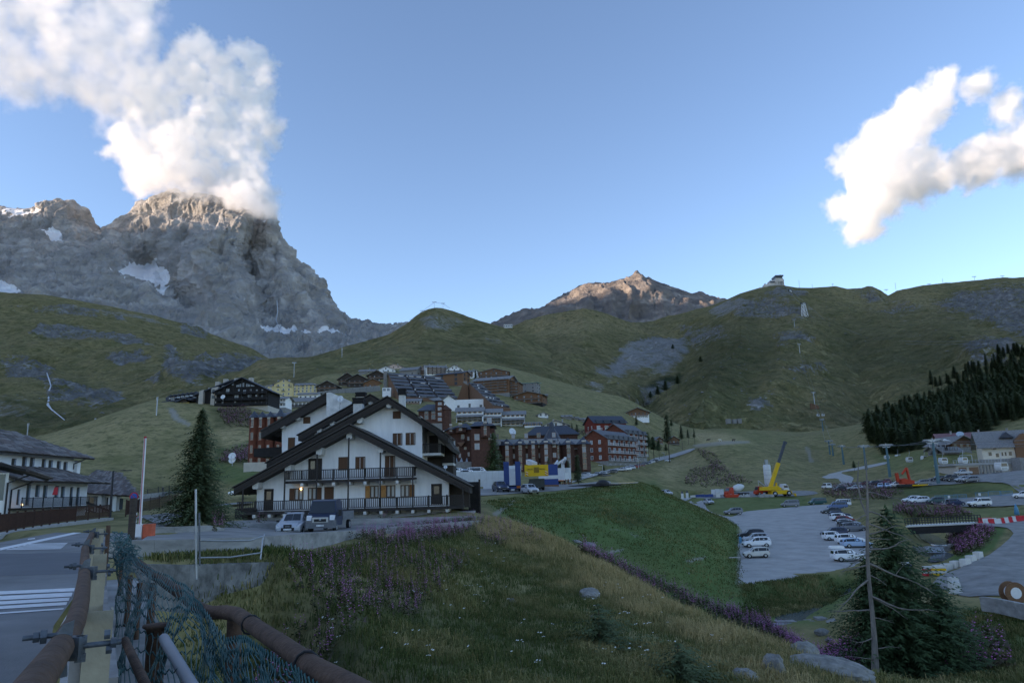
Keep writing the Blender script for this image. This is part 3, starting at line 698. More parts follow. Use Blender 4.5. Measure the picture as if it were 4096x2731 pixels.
def win_mesh(w,h,fr,gl,shut=None,bars=True):
 k=(round(w,2),round(h,2),fr.name,gl.name,shut,bars)
 if k in WIN:return WIN[k]
 b=MB();t=.09 if w>.7 else.07
 b.box(-w/2,w/2,-.02,.03,0,h,1)
 for q in((-w/2-t,-w/2,-t,h+t),(w/2,w/2+t,-t,h+t)):b.box(q[0],q[1],-.07,.03,q[2],q[3],0)
 b.box(-w/2,w/2,-.07,.03,-t,0,0);b.box(-w/2,w/2,-.07,.03,h,h+t,0)
 if bars:b.box(-.025,.025,-.045,-.02,0,h,0)
 mats=[fr,gl]
 if shut:
  mats.append(MATS[shut])
  for s in(-1,1):
   x=s*(w*.75+t+.01)
   b.box(x-w/4,x+w/4,-.06,.0,-.02,h+.02,2)
 WIN[k]=b.mesh('window',mats)
 return WIN[k]
def put(parent,me,x,y,z,rz=0.0,name='window',sc=None):
 o=link(name,me,parent);o.location=(x,y,z);o.rotation_euler=(0,0,rz)
 if sc:o.scale=sc
 return o
class Bld:
 def __init__(s,name,label,cat,loc,rz,W,D,group=None):
  s.t=thing(name,label,cat,loc,rz,group);s.W,s.D=W,D
 def face(s,side):
  """front, left, right -> function (along, out, z) to local point and the turn of that face"""
  W,D=s.W,s.D
  if side=='front':return(lambda a,o,z:(a,-o,z)),0.0,W
  if side=='left':return(lambda a,o,z:(-W/2-o,D/2-a,z)),-math.pi/2,D
  return(lambda a,o,z:(W/2+o,D/2+a,z)),math.pi/2,D
 def walls(s,h,ridge,gable,m,deep=3.0,base=None,base_h=0):
  W,D=s.W,s.D;b=MB();z0=base_h
  if gable=='front':b.prism([(-W/2,z0),(W/2,z0),(W/2,h),(0,ridge),(-W/2,h)],0,D)
  elif gable=='side':
   n=MB();n.prism([(0,z0),(D,z0),(D,h),(D/2,ridge),(0,h)],-W/2,W/2)
   b.add([(y,x,z)for x,y,z in n.v],[f[::-1]for f in n.f])
  else:b.box(-W/2,W/2,0,D,z0,h)
  s.wall=b.build('wall',m,s.t)
  b=MB();b.box(-W/2-.06,W/2+.06,-.06,D+.06,-deep,max(base_h,.15)if base_h else.02)
  b.build('plinth',base or m_stonew,s.t)
 def roof(s,h,ridge,gable,m,over=.9,th=.28,fo=None,hip=0.0,name='roof',trim=None):
  W,D=s.W,s.D;b=MB();fo=over if fo is None else fo
  if gable in('front','side'):
   half=(W if gable=='front' else D)/2
   sl=(ridge-h)/half
   e=half+over;ze=ridge-sl*e;c=0.03
   prof=[(-e,ze+c),(0,ridge+c),(e,ze+c),(e,ze+c+th),(0,ridge+c+th*1.05),(-e,ze+c+th)]
   if gable=='front':b.prism(prof,-fo,D+over)
   else:
    L=W/2+fo
    n=MB();n.prism(prof,-L,L)
    b.add([(y,x+D/2,z)for x,y,z in n.v],[f[::-1]for f in n.f])
  elif gable=='hip':
   e=over;hh=hip or min(W,D)/2
   v=[(-W/2-e,-e,h),(W/2+e,-e,h),(W/2+e,D+e,h),(-W/2-e,D+e,h)]
   v+=[(x,y,z+th)for x,y,z in v]
   v+=[(-W/2+hh,D/2,ridge),(W/2-hh,D/2,ridge)]
   b.add(v,[(3,2,1,0),(0,1,5,4),(1,2,6,5),(2,3,7,6),(3,0,4,7),(4,5,9,8),(5,6,9),(6,7,8,9),(7,4,8)])
  elif gable=='shed':
   b.add([(-W/2-over,-over,h),(W/2+over,-over,h),(W/2+over,D+over,ridge),(-W/2-over,D+over,ridge),(-W/2-over,-over,h+th),(W/2+over,-over,h+th),(W/2+over,D+over,ridge+th),(-W/2-over,D+over,ridge+th)],[(3,2,1,0),(4,5,6,7),(0,1,5,4),(1,2,6,5),(2,3,7,6),(3,0,4,7)])
  else:b.box(-W/2-over,W/2+over,-over,D+over,h,h+th)
  s.roof_o=b.build(name,m,s.t)
  return s.roof_o
 def windows(s,side,zs,xs,w=1.0,h=1.25,fr=None,gl=None,shut=None,skip=()):
  fn,rz,L=s.face(side)
  for i,z in enumerate(zs):
   for j,x in enumerate(xs):
    if(i,j)in skip:continue
    gm_=gl or(m_glassb if rnd.random()<.15 else m_glass)
    put(s.t,win_mesh(w,h,fr or m_frame,gm_,shut),*fn(x*L,.0,z),rz)
 def balcony(s,side,z,x0=-.5,x1=.5,out=1.1,m=None,rail=1.0,solid=True,floor=None,under=True):
  fn,rz,L=s.face(side);b=MB()
  a0,a1=x0*L,x1*L
  def bx(a,c,o0,o1,z0,z1,mi=0):
   p=fn(a,o0,z0);q=fn(c,o1,z1)
   b.box(min(p[0],q[0]),max(p[0],q[0]),min(p[1],q[1]),max(p[1],q[1]),z0,z1,mi)
  bx(a0,a1,.0,out,z-.18,z,1)
  if solid:
   k=3
   for q in range(k):bx(a0,a1,out-.06,out,z+.12+q*rail/k,z+.12+(q+.78)*rail/k)
   for a in(a0,a1-.06):bx(a,a+.06,.0,out-.061,z+.1,z+rail)
  else:
   bx(a0,a1,out-.08,out,z+rail-.08,z+rail);bx(a0,a1,out-.06,out-.02,z+.08,z+.14)
   n=max(2,int((a1-a0)/.45))
   for q in range(n+1):
    a=a0+(a1-a0-.05)*q/n
    bx(a,a+.05,out-.06,out-.02,z+.001,z+rail-.08)
  b.build('balcony',[m or m_bwood,floor or m_conc],s.t)
 def chimney(s,x,y,z,w=.8,h=1.6,m=None):
  b=MB();b.box(-w/2,w/2,-w/2,w/2,0,h);b.box(-w*.7,w*.7,-w*.7,w*.7,h+.02,h+.16,0)
  b.build('chimney',m or m_conc,s.t,(x,y,z))
def px2m(px,Y):return px*Y*DK/FPX
def seat(u,v,Y,lo=.72,hi=1.3):
 """distance at which the ground really shows at that pixel, if near the surveyed one"""
 y=hit([u],[v],Y*DK*lo)[0][1]/DK
 return y if y<Y*hi else Y
def house(cf,xl,xr,yb,ye,yr,Y,label,name='house',cat='house',rz=0,D=None,gable='front',wall=None,roof=None,fl=None,nx=3,wside=None,over=None,fo=None,balc=(),bm=None,solid=True,bx=(-.46,.46),w=1.0,h=1.25,fr=None,gl=None,shut=None,base=None,base_h=0,chim=0,group='houses of the hillside village',deep=4.0,skip=(),gable_win=False,wm=None,hip=0.0,ns=2,z1=1.1):
 (u0,v0),(u1,v1),(_,ve),(_,vr_)=cf(xl,yb),cf(xr,yb),cf(xl,ye),cf(xl,yr)
 Y=seat((u0+u1)/2,v0,Y)
 sc=px2m(1,Y)
 W=(u1-u0)*sc;H=(v0-ve)*sc;Rg=(v0-vr_)*sc
 if rz:W=wm or W
 D=D or W*.9
 c=P((u0+u1)/2,v0,Y)
 r=R(rz)
 B=Bld(name,label,cat,(c[0],c[1],c[2]),r,W,D,group)
 if rz:
  off=Vector((0,0,0))+Matrix.Rotation(r,3,'Z')@Vector((0,0,0))
 over=.9 if over is None else over
 B.walls(H,Rg,gable,wall or m_white,deep,base,base_h)
 B.roof(H,Rg,gable,roof or m_slab,over,fo=fo,hip=hip)
 fl=fl or max(1,int(H/2.7))
 zs=[base_h*.0+z1+k*(H/fl)for k in range(fl)]
 xs=[(k+.5)/nx-.5 for k in range(nx)]
 B.windows('front',zs,xs,w,h,fr,gl,shut,skip)
 if gable_win and gable=='front':B.windows('front',[H+(Rg-H)*.25],[0]if Rg-H<3.5 else[-.1,.1],w*.9,h*.9,fr,gl)
 sd=wside if wside is not None else('left' if rz>8 else 'right' if rz<-8 else None)
 if sd:B.windows(sd,zs,[(k+.5)/ns-.5 for k in range(ns)],w,h,fr,gl,shut)
 for k in balc:B.balcony('front',k*H/fl+.02,bx[0],bx[1],1.2,bm,1.0,solid)
 if sd and balc and bm is not None:
  for k in balc[:0]:B.balcony(sd,k*H/fl,-.4,.4,1.0,bm,1.0,solid)
 for k in range(chim):B.chimney((k-.5*(chim-1))*W*.4+W*.12,D*.4,(H+Rg)/2,.7,(Rg-H)/2+1.0)
 return B
# ---- upper row of the village
house(c5,575,715,178,152,131,660,'pale pink house with grey roof, topmost roof above the timber chalets',rz=-14,wall=m_pink,nx=3,chim=1,D=16)
house(c5,480,662,214,188,152,620,'white gabled house with one lit window above the dark timber chalets',wall=m_white,nx=4,fl=1,gable_win=True,D=18,chim=1)
house(c5,318,468,220,198,174,610,'low grey stone-roofed house half hidden behind the timber chalets',gable='side',wall=m_stonew,nx=4,fl=1,D=12,chim=1)
house(c5,694,868,240,188,150,600,'grey stone-roofed house with blank side between white and pink houses',gable='side',rz=-16,wall=m_stonew,nx=2,D=16)
house(c5,846,957,242,184,149,592,'salmon pink gabled house with two balconies',wall=m_pink,nx=3,fl=3,balc=(1,2),bm=m_bwood,D=16,gable_win=True)
house(c5,953,1150,242,162,133,600,'tall white house with three rows of balconies in the upper row',gable='side',rz=20,wm=19,wall=m_white,nx=5,fl=4,balc=(1,2,3),bm=m_bwood,D=14,chim=3)
house(c5,1136,1300,225,184,141,585,'white gabled house with grey stone roof right of the triple-balcony house',wall=m_white,nx=3,fl=2,balc=(1,),bm=m_dwood,gable_win=True,D=16,chim=1)
house(c5,1284,1402,270,206,182,575,'white house with balcony end, rightmost of the upper white row',gable='side',rz=-18,wall=m_white,nx=3,fl=3,balc=(1,2),bm=m_bwood,D=13,chim=2)
# ---- timber chalets above the road wall
house(c5,126,292,330,266,212,545,'dark timber chalet, leftmost of the three above the stone road wall',name='chalet',cat='chalet',wall=m_dwood,nx=3,fl=2,balc=(1,),bm=m_bwood,over=1.6,D=14,gl=m_glass,base=m_stonew)
house(c5,205,402,350,274,224,525,'dark timber chalet with wide eaves in the middle above the stone road wall',name='chalet',cat='chalet',wall=m_dwood,nx=4,fl=2,balc=(1,),bm=m_bwood,over=1.6,D=15,gl=m_glass)
house(c5,400,576,300,232,190,555,'dark timber chalet behind the orange pavilion',name='chalet',cat='chalet',wall=m_dwood,nx=4,fl=2,balc=(1,),bm=m_bwood,over=1.6,D=15)
house(c5,360,536,358,308,268,515,'orange timber pavilion with low wide gable by the road wall',name='chalet',cat='chalet',wall=m_owood,nx=4,fl=1,over=1.4,D=12,h=1.5)
house(c4,1962,2202,492,420,360,545,'dark timber chalet standing alone right of the yellow hotel',name='chalet',cat='chalet',wall=m_dwood,nx=4,fl=2,balc=(1,),bm=m_bwood,over=1.4,D=15)
# ---- timber hotels on the right flank
house(c5,1060,1272,345,224,200,530,'brown timber block with blue roof above the stepped roofs',name='apartment_block',cat='apartment block',gable='side',rz=-20,wm=23,wall=m_owood,roof=m_dslate,nx=2,fl=3,wside='right',ns=2,D=13,w=2.2,h=2.2,fr=m_bwood,base=m_stonew)
house(c5,1446,1735,335,205,170,575,'tall brown timber hotel at the top right with stone lower floors',name='hotel',cat='hotel',wall=m_bwood,nx=6,fl=4,balc=(1,2,3),bm=m_owood,D=20,gable_win=True,base=m_stonew,base_h=3)
house(c5,1426,1700,412,278,238,515,'brown timber hotel with five stacked wooden balconies',name='hotel',cat='hotel',rz=-18,gable='side',wm=26,wall=m_owood,nx=5,fl=5,balc=(1,2,3,4),bm=m_bwood,D=17,wside='right',over=1.6)
house(c5,1682,1826,442,304,284,500,'narrow brown timber hotel with balconies beside the green-roofed building',name='hotel',cat='hotel',rz=-12,wall=m_owood,nx=3,fl=5,balc=(0,1,2,3,4),bm=m_bwood,D=15,over=1.3)
house(c5,1806,1968,410,312,296,520,'square stone and timber building with green metal roof',name='house',gable='shed',rz=-14,wm=17,wall=m_stonew,roof=m_teal_r,nx=3,fl=3,D=13,over=.8)
house(c5,1796,2024,500,424,390,470,'timber chalet on a dark plinth, lowest of the right-hand timber group',name='chalet',cat='chalet',rz=-14,wm=20,wall=m_owood,nx=4,fl=2,balc=(0,1),bm=m_bwood,D=15,over=1.7,deep=9,base=m_blackw)
house(c5,1990,2092,486,424,411,490,'small dark timber shed right of the lowest timber chalet',name='shed',cat='shed',gable='side',wall=m_dwood,nx=2,fl=2,D=9)
# ---- white terraces in the middle
def terrace(xl,xr,yb,ye,yr,Y,label,rz=-6):
 B=house(c5,xl,xr,yb,ye,yr,Y,label,name='terrace_house',cat='house',gable='side',rz=0,wall=m_white,nx=5,fl=3,balc=(1,),bm=m_dwood,shut='orange_shutter',w=.75,h=1.2,D=11,wside='left',over=1.0,chim=0,solid=False)
 b=MB();W=B.W
 H=px2m((yb-ye)/2.352,Y)*.62
 b.add([(-W/2-.3,-3.4,H-.9),(W/2+.3,-3.4,H-.9),(W/2+.3,-.02,H+.35),(-W/2-.3,-.02,H+.35),(-W/2-.3,-3.4,H-.65),(W/2+.3,-3.4,H-.65),(W/2+.3,-.02,H+.6),(-W/2-.3,-.02,H+.6)],[(3,2,1,0),(4,5,6,7),(0,1,5,4),(1,2,6,5),(2,3,7,6),(3,0,4,7)])
 b.build('lower_roof',m_slab,B.t)
 b=MB();b.box(-W/2,-W/2+.3,-3.0,-.03,-2,H-.55);b.box(W/2-.3,W/2,-3.0,-.03,-2,H-.55);b.build('wing_wall',m_white,B.t)
 B.balcony('front',H*.45,-.48,.48,3.2,m_dwood,.9,False)
terrace(1240,1486,690,575,533,352,'white terraced house with orange shutters, left one of the stepped row of three')
terrace(1480,1660,704,586,545,356,'white terraced house with orange shutters, middle one of the stepped row of three')
terrace(1660,1880,718,606,568,362,'white terraced house with orange shutters, right one of the stepped row of three')
house(c5,1880,2032,728,694,676,362,'low white bungalow with orange shutters at the right end of the terraced row',gable='side',wall=m_white,nx=6,fl=1,D=9,shut='orange_shutter',w=.7)
house(c5,2066,2282,756,706,664,338,'white chalet with dark gable and balcony above the curved brown block',name='chalet',cat='chalet',wall=m_white,nx=3,fl=2,balc=(1,),bm=m_dwood,bx=(.05,.45),D=12,over=1.6,chim=2)
house(c5,2004,2102,636,610,588,425,'small white cottage with grey roof alone on the grass slope',wall=m_white,nx=2,fl=1,D=9,rz=12)
house(c5,2236,2318,644,626,610,440,'low stone hut left of the grey barn on the grass slope',name='stone_hut',cat='hut',gable='side',wall=m_stonew,nx=2,fl=1,D=7,w=.6,h=.7)
house(c6,1370,1440,296,286,276,450,'low stone hut just right of the other hut',name='stone_hut',cat='hut',gable='side',wall=m_stonew,nx=1,fl=1,D=7,w=.6,h=.5)
house(c6,1425,1600,318,298,284,440,'long grey stone barn on the grass slope above the curved brown block',name='barn',cat='barn',gable='side',wall=m_stonew,nx=4,fl=1,D=8,w=.6,h=.6)
house(c5,752,896,512,480,452,425,'low white house with brown balcony below the stepped roofs',gable='side',wall=m_white,nx=5,fl=1,balc=(0,),bm=m_owood,D=9)
# ---- hotel with white lower floor on the right
Bh=house(c6,1895,2108,296,232,190,490,'timber chalet hotel with white lettered ground floor above the red block',name='hotel',cat='hotel',wall=m_bwood,nx=6,fl=2,balc=(1,),bm=m_owood,D=17,over=1.8,base=m_white,base_h=3.6,deep=3,chim=1)
house(c6,2168,2240,522,490,465,400,'small timber chalet with grey roof beside the tall spruce',name='chalet',cat='chalet',wall=m_bwood,nx=2,fl=1,D=9,rz=14,over=1.2)
house(c7,170,262,282,240,212,430,'timber chalet right of the tall spruce above the village road',name='chalet',cat='chalet',wall=m_bwood,nx=3,fl=1,D=10,over=1.2,balc=(0,),bm=m_dwood)
# ---- yellow hotel and white houses below it
By=house(c4,1346,1962,548,416,372,565,'yellow hotel with grey roof and rows of small windows',name='hotel',cat='hotel',gable='hip',wall=m_yellow,roof=m_slab,nx=13,fl=4,D=16,w=1.0,h=1.5,fr=m_wframe,over=.8,chim=0,hip=6)
b=MB();wg=px2m(200/2.94,565);xg=px2m((1580-1654)/2.94,565);hg=px2m((548-416)/2.94,565);rg=px2m((548-362)/2.94,565)
b.prism([(xg-wg/2,0),(xg+wg/2,0),(xg+wg/2,hg+.4),(xg,rg),(xg-wg/2,hg+.4)],-.9,4);b.build('gable_wall',m_yellow,By.t)
b=MB();b.prism([(xg-wg/2-1,hg-.1),(xg,rg+.05),(xg+wg/2+1,hg-.1),(xg+wg/2+1,hg+.2),(xg,rg+.4),(xg-wg/2-1,hg+.2)],-1.8,5);b.build('gable_roof',m_slab,By.t)
for zz in(1.3,4.6,7.9,11.0):
 for xx in(-4,0,4):put(By.t,win_mesh(1.0,1.5,m_wframe,m_glass),xg+xx,-.9,zz)
for zz,xx in((4.0,xg),(7.4,xg-4),(7.4,xg+5),(4.0,xg+10),(7.4,xg+14)):
 q=MB();q.box(xx-1.3,xx+1.3,-1.9,-.91,zz,zz+.12);q.box(xx-1.3,xx+1.3,-1.9,-1.85,zz+.95,zz+1.03)
 for a in range(8):q.box(xx-1.3+a*.36,xx-1.26+a*.36,-1.9,-1.86,zz+.121,zz+.949)
 q.build('balcony',m_iron,By.t)
house(c4,1742,1972,582,518,492,440,'white house with a single-slope roof below the yellow hotel',gable='side',wall=m_white,nx=4,fl=1,D=10,over=1.3)
house(c4,1392,1592,678,572,536,402,'low white house with full-width balcony left below the yellow hotel',gable='side',wall=m_white,nx=6,fl=2,balc=(1,),bm=m_dwood,D=11,over=1.3,solid=False)
house(c4,1604,1930,664,600,550,412,'long low white house with dark balcony right below the yellow hotel',gable='side',wall=m_white,nx=7,fl=1,balc=(0,),bm=m_dwood,D=11,over=1.3,w=1.4,h=1.9,z1=.3)
# ---- two buildings with long stepped roofs running down the hill
def stepped(pts,Y0,Y1,label,ncut,nstep,endw):
 """pts: photograph pixels of the roof plane: top-left, top-right, bottom-right, bottom-left"""
 tl,tr,br,bl=[Vector(P(*p,y))for p,y in zip(pts,(Y1,Y1,Y0,Y0))]
 c=(bl+br)/2
 t=thing('apartment_block',label,'apartment block',c,0,'houses of the hillside village')
 A,Bq,Cq,Dq=tl-c,tr-c,br-c,bl-c
 nrm=(Bq-A).cross(Dq-A).normalized()
 if nrm.z<0:nrm=-nrm
 def pt(s_,q,o=0):return A.lerp(Bq,s_).lerp(Dq.lerp(Cq,s_),q)+nrm*o
 b=MB();dn=Vector((0,0,-1))
 zb=min(Cq.z,Dq.z)-5
 low=[Vector((p.x,p.y,min(p.z-1.2,zb+(p.z-Cq.z)*.55)))for p in(A,Bq,Cq,Dq)]
 top=[p+nrm*-.35 for p in(A,Bq,Cq,Dq)]
 b.add(top+low,[(3,2,1,0),(4,5,6,7),(0,1,5,4),(1,2,6,5),(2,3,7,6),(3,0,4,7)])
 b.build('wall',endw,t)
 for k in range(nstep):
  q0,q1=k/nstep,(k+.74)/nstep
  for s0,s1 in zip(np.linspace(0,1,ncut+1)[:-1],np.linspace(0,1,ncut+1)[1:]):
   s0_,s1_=s0+(.012 if s0>0 else-.01),s1-(.03 if s1<1 else-.01)
   v=[pt(s0_,q0,.05),pt(s1_,q0,.05),pt(s1_,q1,.75),pt(s0_,q1,.75),pt(s0_,q0,-.3),pt(s1_,q0,-.3),pt(s1_,q1,-.3),pt(s0_,q1,-.3)]
   b=MB();b.add(v,[(0,1,2,3),(7,6,5,4),(0,4,5,1),(1,5,6,2),(2,6,7,3),(3,7,4,0)])
   b.build('roof',m_slate,t)
   nw=max(2,int((pt(s1_,q1)-pt(s0_,q1)).length/4.2))
   for a in range(nw):
    if rnd.random()<.3:continue
    f0=s0_+(s1_-s0_)*(a+.2)/nw;f1=s0_+(s1_-s0_)*(a+.8)/nw
    b=MB();p0,p1=pt(f0,q1+.02/nstep,-.1),pt(f1,q1+.02/nstep,-.1)
    u_=nrm*.62
    d_=(pt(f0,1)-pt(f0,0)).normalized()*.12
    b.add([p0+d_,p1+d_,p1+u_+d_,p0+u_+d_,p0,p1,p1+u_,p0+u_],[(0,1,2,3),(7,6,5,4),(0,4,5,1),(1,5,6,2),(2,6,7,3),(3,7,4,0)])
    b.build('window',rnd.choice([m_glass,m_glass,m_wframe,m_glassb]),t)
 for s1 in np.linspace(0,1,ncut+1)[1:-1]:
  b=MB();w_=.028
  for k in range(nstep*2):
   q0,q1=k/(nstep*2),(k+.9)/(nstep*2)
   v=[pt(s1-w_,q0,-.3),pt(s1+.01,q0,-.3),pt(s1+.01,q1,.25),pt(s1-w_,q1,.25)]
   b.add(v+[p-nrm*.1 for p in v],[(0,1,2,3),(7,6,5,4),(0,4,5,1),(1,5,6,2),(2,6,7,3),(3,7,4,0)])
   if k%4==1:b.box(*[f for pair in zip(pt(s1,q1,.3)-Vector((.3,.2,.2)),pt(s1,q1,.3)+Vector((.3,.2,.5)))for f in pair],1)
  b.build('stair',[m_iron,m_white],t)
 return t,A,Bq,Cq,Dq
def q5(x,y):return c5(x,y)
tA,A_,B_,C_,D_=stepped([q5(592,212),q5(1082,250),q5(1248,462),q5(712,440)],425,475,'long slate-roofed block in three stepped bays running down the hillside',3,7,m_bwood)
b=MB();b.box(-1.2,1.2,-1,1,-9,3.2);b.build('chimney',m_stonew,tA,A_+Vector((-1.5,-1.2,-2.5)))
b=MB();b.box(-2.8,2.8,-2,2,-3,3.0);b.build('porch',m_white,tA,A_.lerp(D_,.55)+Vector((-4.5,-2,-5)))
for k in range(2):
 put(tA,win_mesh(1.6,1.4,m_frame,m_glassb),*(A_.lerp(D_,.55)+Vector((-6+2.6*k,-4.02,-4))))
tB,A_,B_,C_,D_=stepped([q5(1350,302),q5(1462,320),q5(1746,545),q5(1590,520)],372,430,'slate-roofed block with white annex, stepping down beside the terraced houses',2,7,m_bwood)
b=MB();b.box(-1.1,1.1,-1,1,-14,2.4);b.build('chimney',m_stonew,tB,A_+Vector((-2.0,-1.5,-2)))
b=MB();b.prism([(-13,-8),(12,-8),(12,1.5),(-6,1.5),(-9.5,4.2),(-13,1.5)],-3,5);b.build('annex',m_white,tB,A_.lerp(D_,.5)+Vector((-8.5,-4,-6)))
for xx,zz,ww,hh in((2.5,-4.2,1.1,3.2),(9,-3,1.3,1.2),(-4,-3,1.2,1.2)):put(tB,win_mesh(ww,hh,m_frame,m_glass),*(A_.lerp(D_,.5)+Vector((-8.5+xx,-7.01,-6+zz))))
b=MB();b.prism([(-14,1.5),(-9.5,4.3),(-5,1.5),(-5,1.8),(-9.5,4.7),(-14,1.8)],-4,5.2);b.build('annex_roof',m_slab,tB,A_.lerp(D_,.5)+Vector((-8.5,-4,-6)))
b=MB();b.prism([(-7,0),(0,0),(0,9),(-3,11)],0,8);b.build('gable_end',m_bwood,tB,A_+Vector((-.2,-3,-11.5)))
# ---- black timber hotel on the knoll
def local(cf,x,y,Y,org):return Vector(P(*cf(x,y),Y))-org
def black_hotel():
 Y=seat(*c4(1080,662),285);sc=px2m(1/2.94,Y)
 o=Vector(P(*c4(1080,660),Y))
 W=(1385-770)*sc;H=(660-478)*sc;Rg=(660-326)*sc;D=16.0
 B=Bld('hotel','black timber hotel with glazed gable on the grassy knoll','hotel',o,R(0),W,D)
 B.walls(H,Rg,'front',m_blackw,4,m_beige)
 B.roof(H,Rg,'front',m_dslate,1.6,.35,fo=1.8)
 fx=lambda x:(x-1080)*sc
 for k,zy in enumerate((650,590,515)):
  B.balcony('front',(660-zy)*sc,-.49,.49,1.6,m_blackw,1.0,True,m_blackw)
 for x in(775,880,990,1085,1190,1290,1380):
  b=MB();b.box(fx(x)-.12,fx(x)+.12,-1.75,-1.5,0,max(2,Rg-.3-abs(fx(x))*(Rg-H)/(W/2)));b.build('post',m_blackw,B.t)
 for x,y,w_,h_,gl in((905,490,40,44,m_glassb),(1037,485,20,32,m_glassb),(1105,510,34,44,m_glassb),(1177,485,18,26,m_glassb),(1250,497,20,32,m_glassb),(1315,500,20,36,m_glassb),(1012,565,46,40,m_glassb),(1165,555,44,28,m_glass),(1247,550,20,26,m_glassb),(1312,568,20,34,m_glass),(1080,570,14,20,m_glass),(1000,625,20,28,m_glassb),(1240,632,14,22,m_glassb),(1312,632,12,20,m_glassb),(1150,655,60,14,m_glassb),(962,408,24,22,m_glassb),(850,560,20,30,m_glass),(850,630,20,30,m_glass),(800,500,22,28,m_glass)):
  put(B.t,win_mesh(w_*sc,h_*sc,m_blackw,gl),fx(x),-.03,(660-y)*sc,0)
 for xa,xb,sgn in((1003,1100,1),(1118,1222,-1)):
  x0,x1=fx(xa),fx(xb)
  top=lambda x:Rg-1.0-abs(x)*(Rg-H)/(W/2)
  zb=(660-428)*sc
  b=MB();b.add([(x0,-.06,max(zb+.4,top(x0)-.6)),(x1,-.06,max(zb+.4,top(x1)-.6)),(x1,-.06,zb),(x0,-.06,zb)],[(0,3,2,1)],0)
  n=5
  for k in range(n+1):
   x=x0+(x1-x0)*k/n
   b.box(x-.06,x+.06,-.14,-.05,zb,max(zb+.4,top(x)-.6),1)
  b.box(x0,x1,-.13,-.07,zb+.9,zb+1.0,1);b.box(x0,x1,-.13,-.07,zb-.1,zb,1)
  b.build('glazing',[m_glassb,m_blackw],B.t)
 Lr=lambda x:(1080-x)*sc
 prof=[(-Lr(500),0),(-Lr(790),0),(-Lr(790),(660-402)*sc),(-Lr(940),(660-345)*sc)]
 b=MB();b.prism([(fx(500),-.5),(fx(1000),-.5),(fx(1000),(660-360)*sc),(fx(935),(660-345)*sc),(fx(500),(660-500)*sc)],3.0,18);b.build('wing_wall',m_blackw,B.t)
 b=MB();b.prism([(fx(470),(660-512)*sc),(fx(938),(660-340)*sc),(fx(1010),(660-372)*sc),(fx(1010),(660-358)*sc),(fx(938),(660-326)*sc),(fx(470),(660-500)*sc)],1.5,19);b.build('wing_roof',m_dslate,B.t)
 for xa,xb,yt in((553,602,445),(698,778,412)):
  b=MB();b.add([(fx(xa-8),1.0,-1),(fx(xb),1.0,-1),(fx(xb),1.0,(660-yt)*sc),(fx(xa),1.0,(660-yt-18)*sc),(fx(xa-8),3,-1),(fx(xb),3,-1),(fx(xb),3,(660-yt)*sc),(fx(xa),3,(660-yt-18)*sc)],[(0,1,2,3),(7,6,5,4),(0,4,5,1),(1,5,6,2),(2,6,7,3),(3,7,4,0)]);b.build('pier',m_beige,B.t)
 for y in(460,532):put(B.t,win_mesh(24*sc,32*sc,m_blackw,m_glass),fx(724),.98,(660-y-20)*sc)
 put(B.t,win_mesh(60*sc,34*sc,m_blackw,m_glassb),fx(828),2.9,(660-425)*sc)
 for x,y in((600,425),(684,355),(780,325),(912,318),(1090,318)):
  b=MB();b.box(-.9,.9,-.9,.9,-3,2.4);b.build('chimney',m_beige,B.t,(fx(x),9,(660-y)*sc-1.2))
 x0,x1=fx(112),fx(505)
 b=MB();b.box(x0,x1,6,18,-2,(660-568)*sc);b.build('low_wing',m_dwood,B.t)
 b=MB();b.add([(x0-1.5,4,(660-562)*sc),(x1+1,4,(660-520)*sc),(x1+1,15,(660-470)*sc),(x0-1,15,(660-515)*sc)],[(0,1,2,3)]);v4=list(b.v);b.add([(x,y,z-.5)for x,y,z in v4],[(3,2,1,0)]);b.add(v4+[(x,y,z-.5)for x,y,z in v4],[(0,4,5,1),(1,5,6,2),(2,6,7,3),(3,7,4,0)]);b.build('low_roof',m_dslate,B.t)
 for k,x in enumerate((140,185,235,285,338,390,440)):
  z=(660-515+k*5.5)*sc
  b=MB();b.prism([(fx(x)-2.0,z-1.0),(fx(x)+2.0,z-1.0),(fx(x)+2.3,z+.4),(fx(x),z+1.7),(fx(x)-2.3,z+.4)],7.0,12);b.build('dormer',m_dslate,B.t)
  put(B.t,win_mesh(1.6,.8,m_blackw,m_glassb),fx(x),6.98,z-.4)
 for k in range(7):
  put(B.t,win_mesh(1.6,1.6,m_bwood,m_glass),x0+2.5+k*5,5.98,.4);put(B.t,win_mesh(1.6,1.6,m_bwood,m_glass),x0+2.5+k*5,5.98,4.2)
 b=MB();b.box(x0-.5,fx(300),4.4,5.9,(660-622)*sc,(660-600)*sc);b.build('balcony',m_bwood,B.t)
 b=MB();b.prism([(fx(285),-1.5),(fx(440),-1.5),(fx(440),(660-600)*sc),(fx(372),(660-545)*sc),(fx(290),(660-592)*sc)],1.5,6);b.build('porch',m_dwood,B.t)
 b=MB();b.prism([(fx(265),(660-600)*sc),(fx(375),(660-545)*sc),(fx(465),(660-570)*sc),(fx(465),(660-560)*sc),(fx(375),(660-532)*sc),(fx(265),(660-590)*sc)],.5,7);b.build('porch_roof',m_dslate,B.t)
 b=MB();b.box(fx(288),fx(432),.9,1.45,-3,(660-640)*sc);b.build('porch_base',m_stonew,B.t)
 text(B.t,'HOTEL  FURGGEN',(fx(302),1.25,(660-632)*sc),2.35,mat('gilt_letters',(.55,.36,.06),.5),fit=fx(440)-fx(302))
 dish(B.t,(fx(875),-2.2,(660-578)*sc),1.0,part=True)
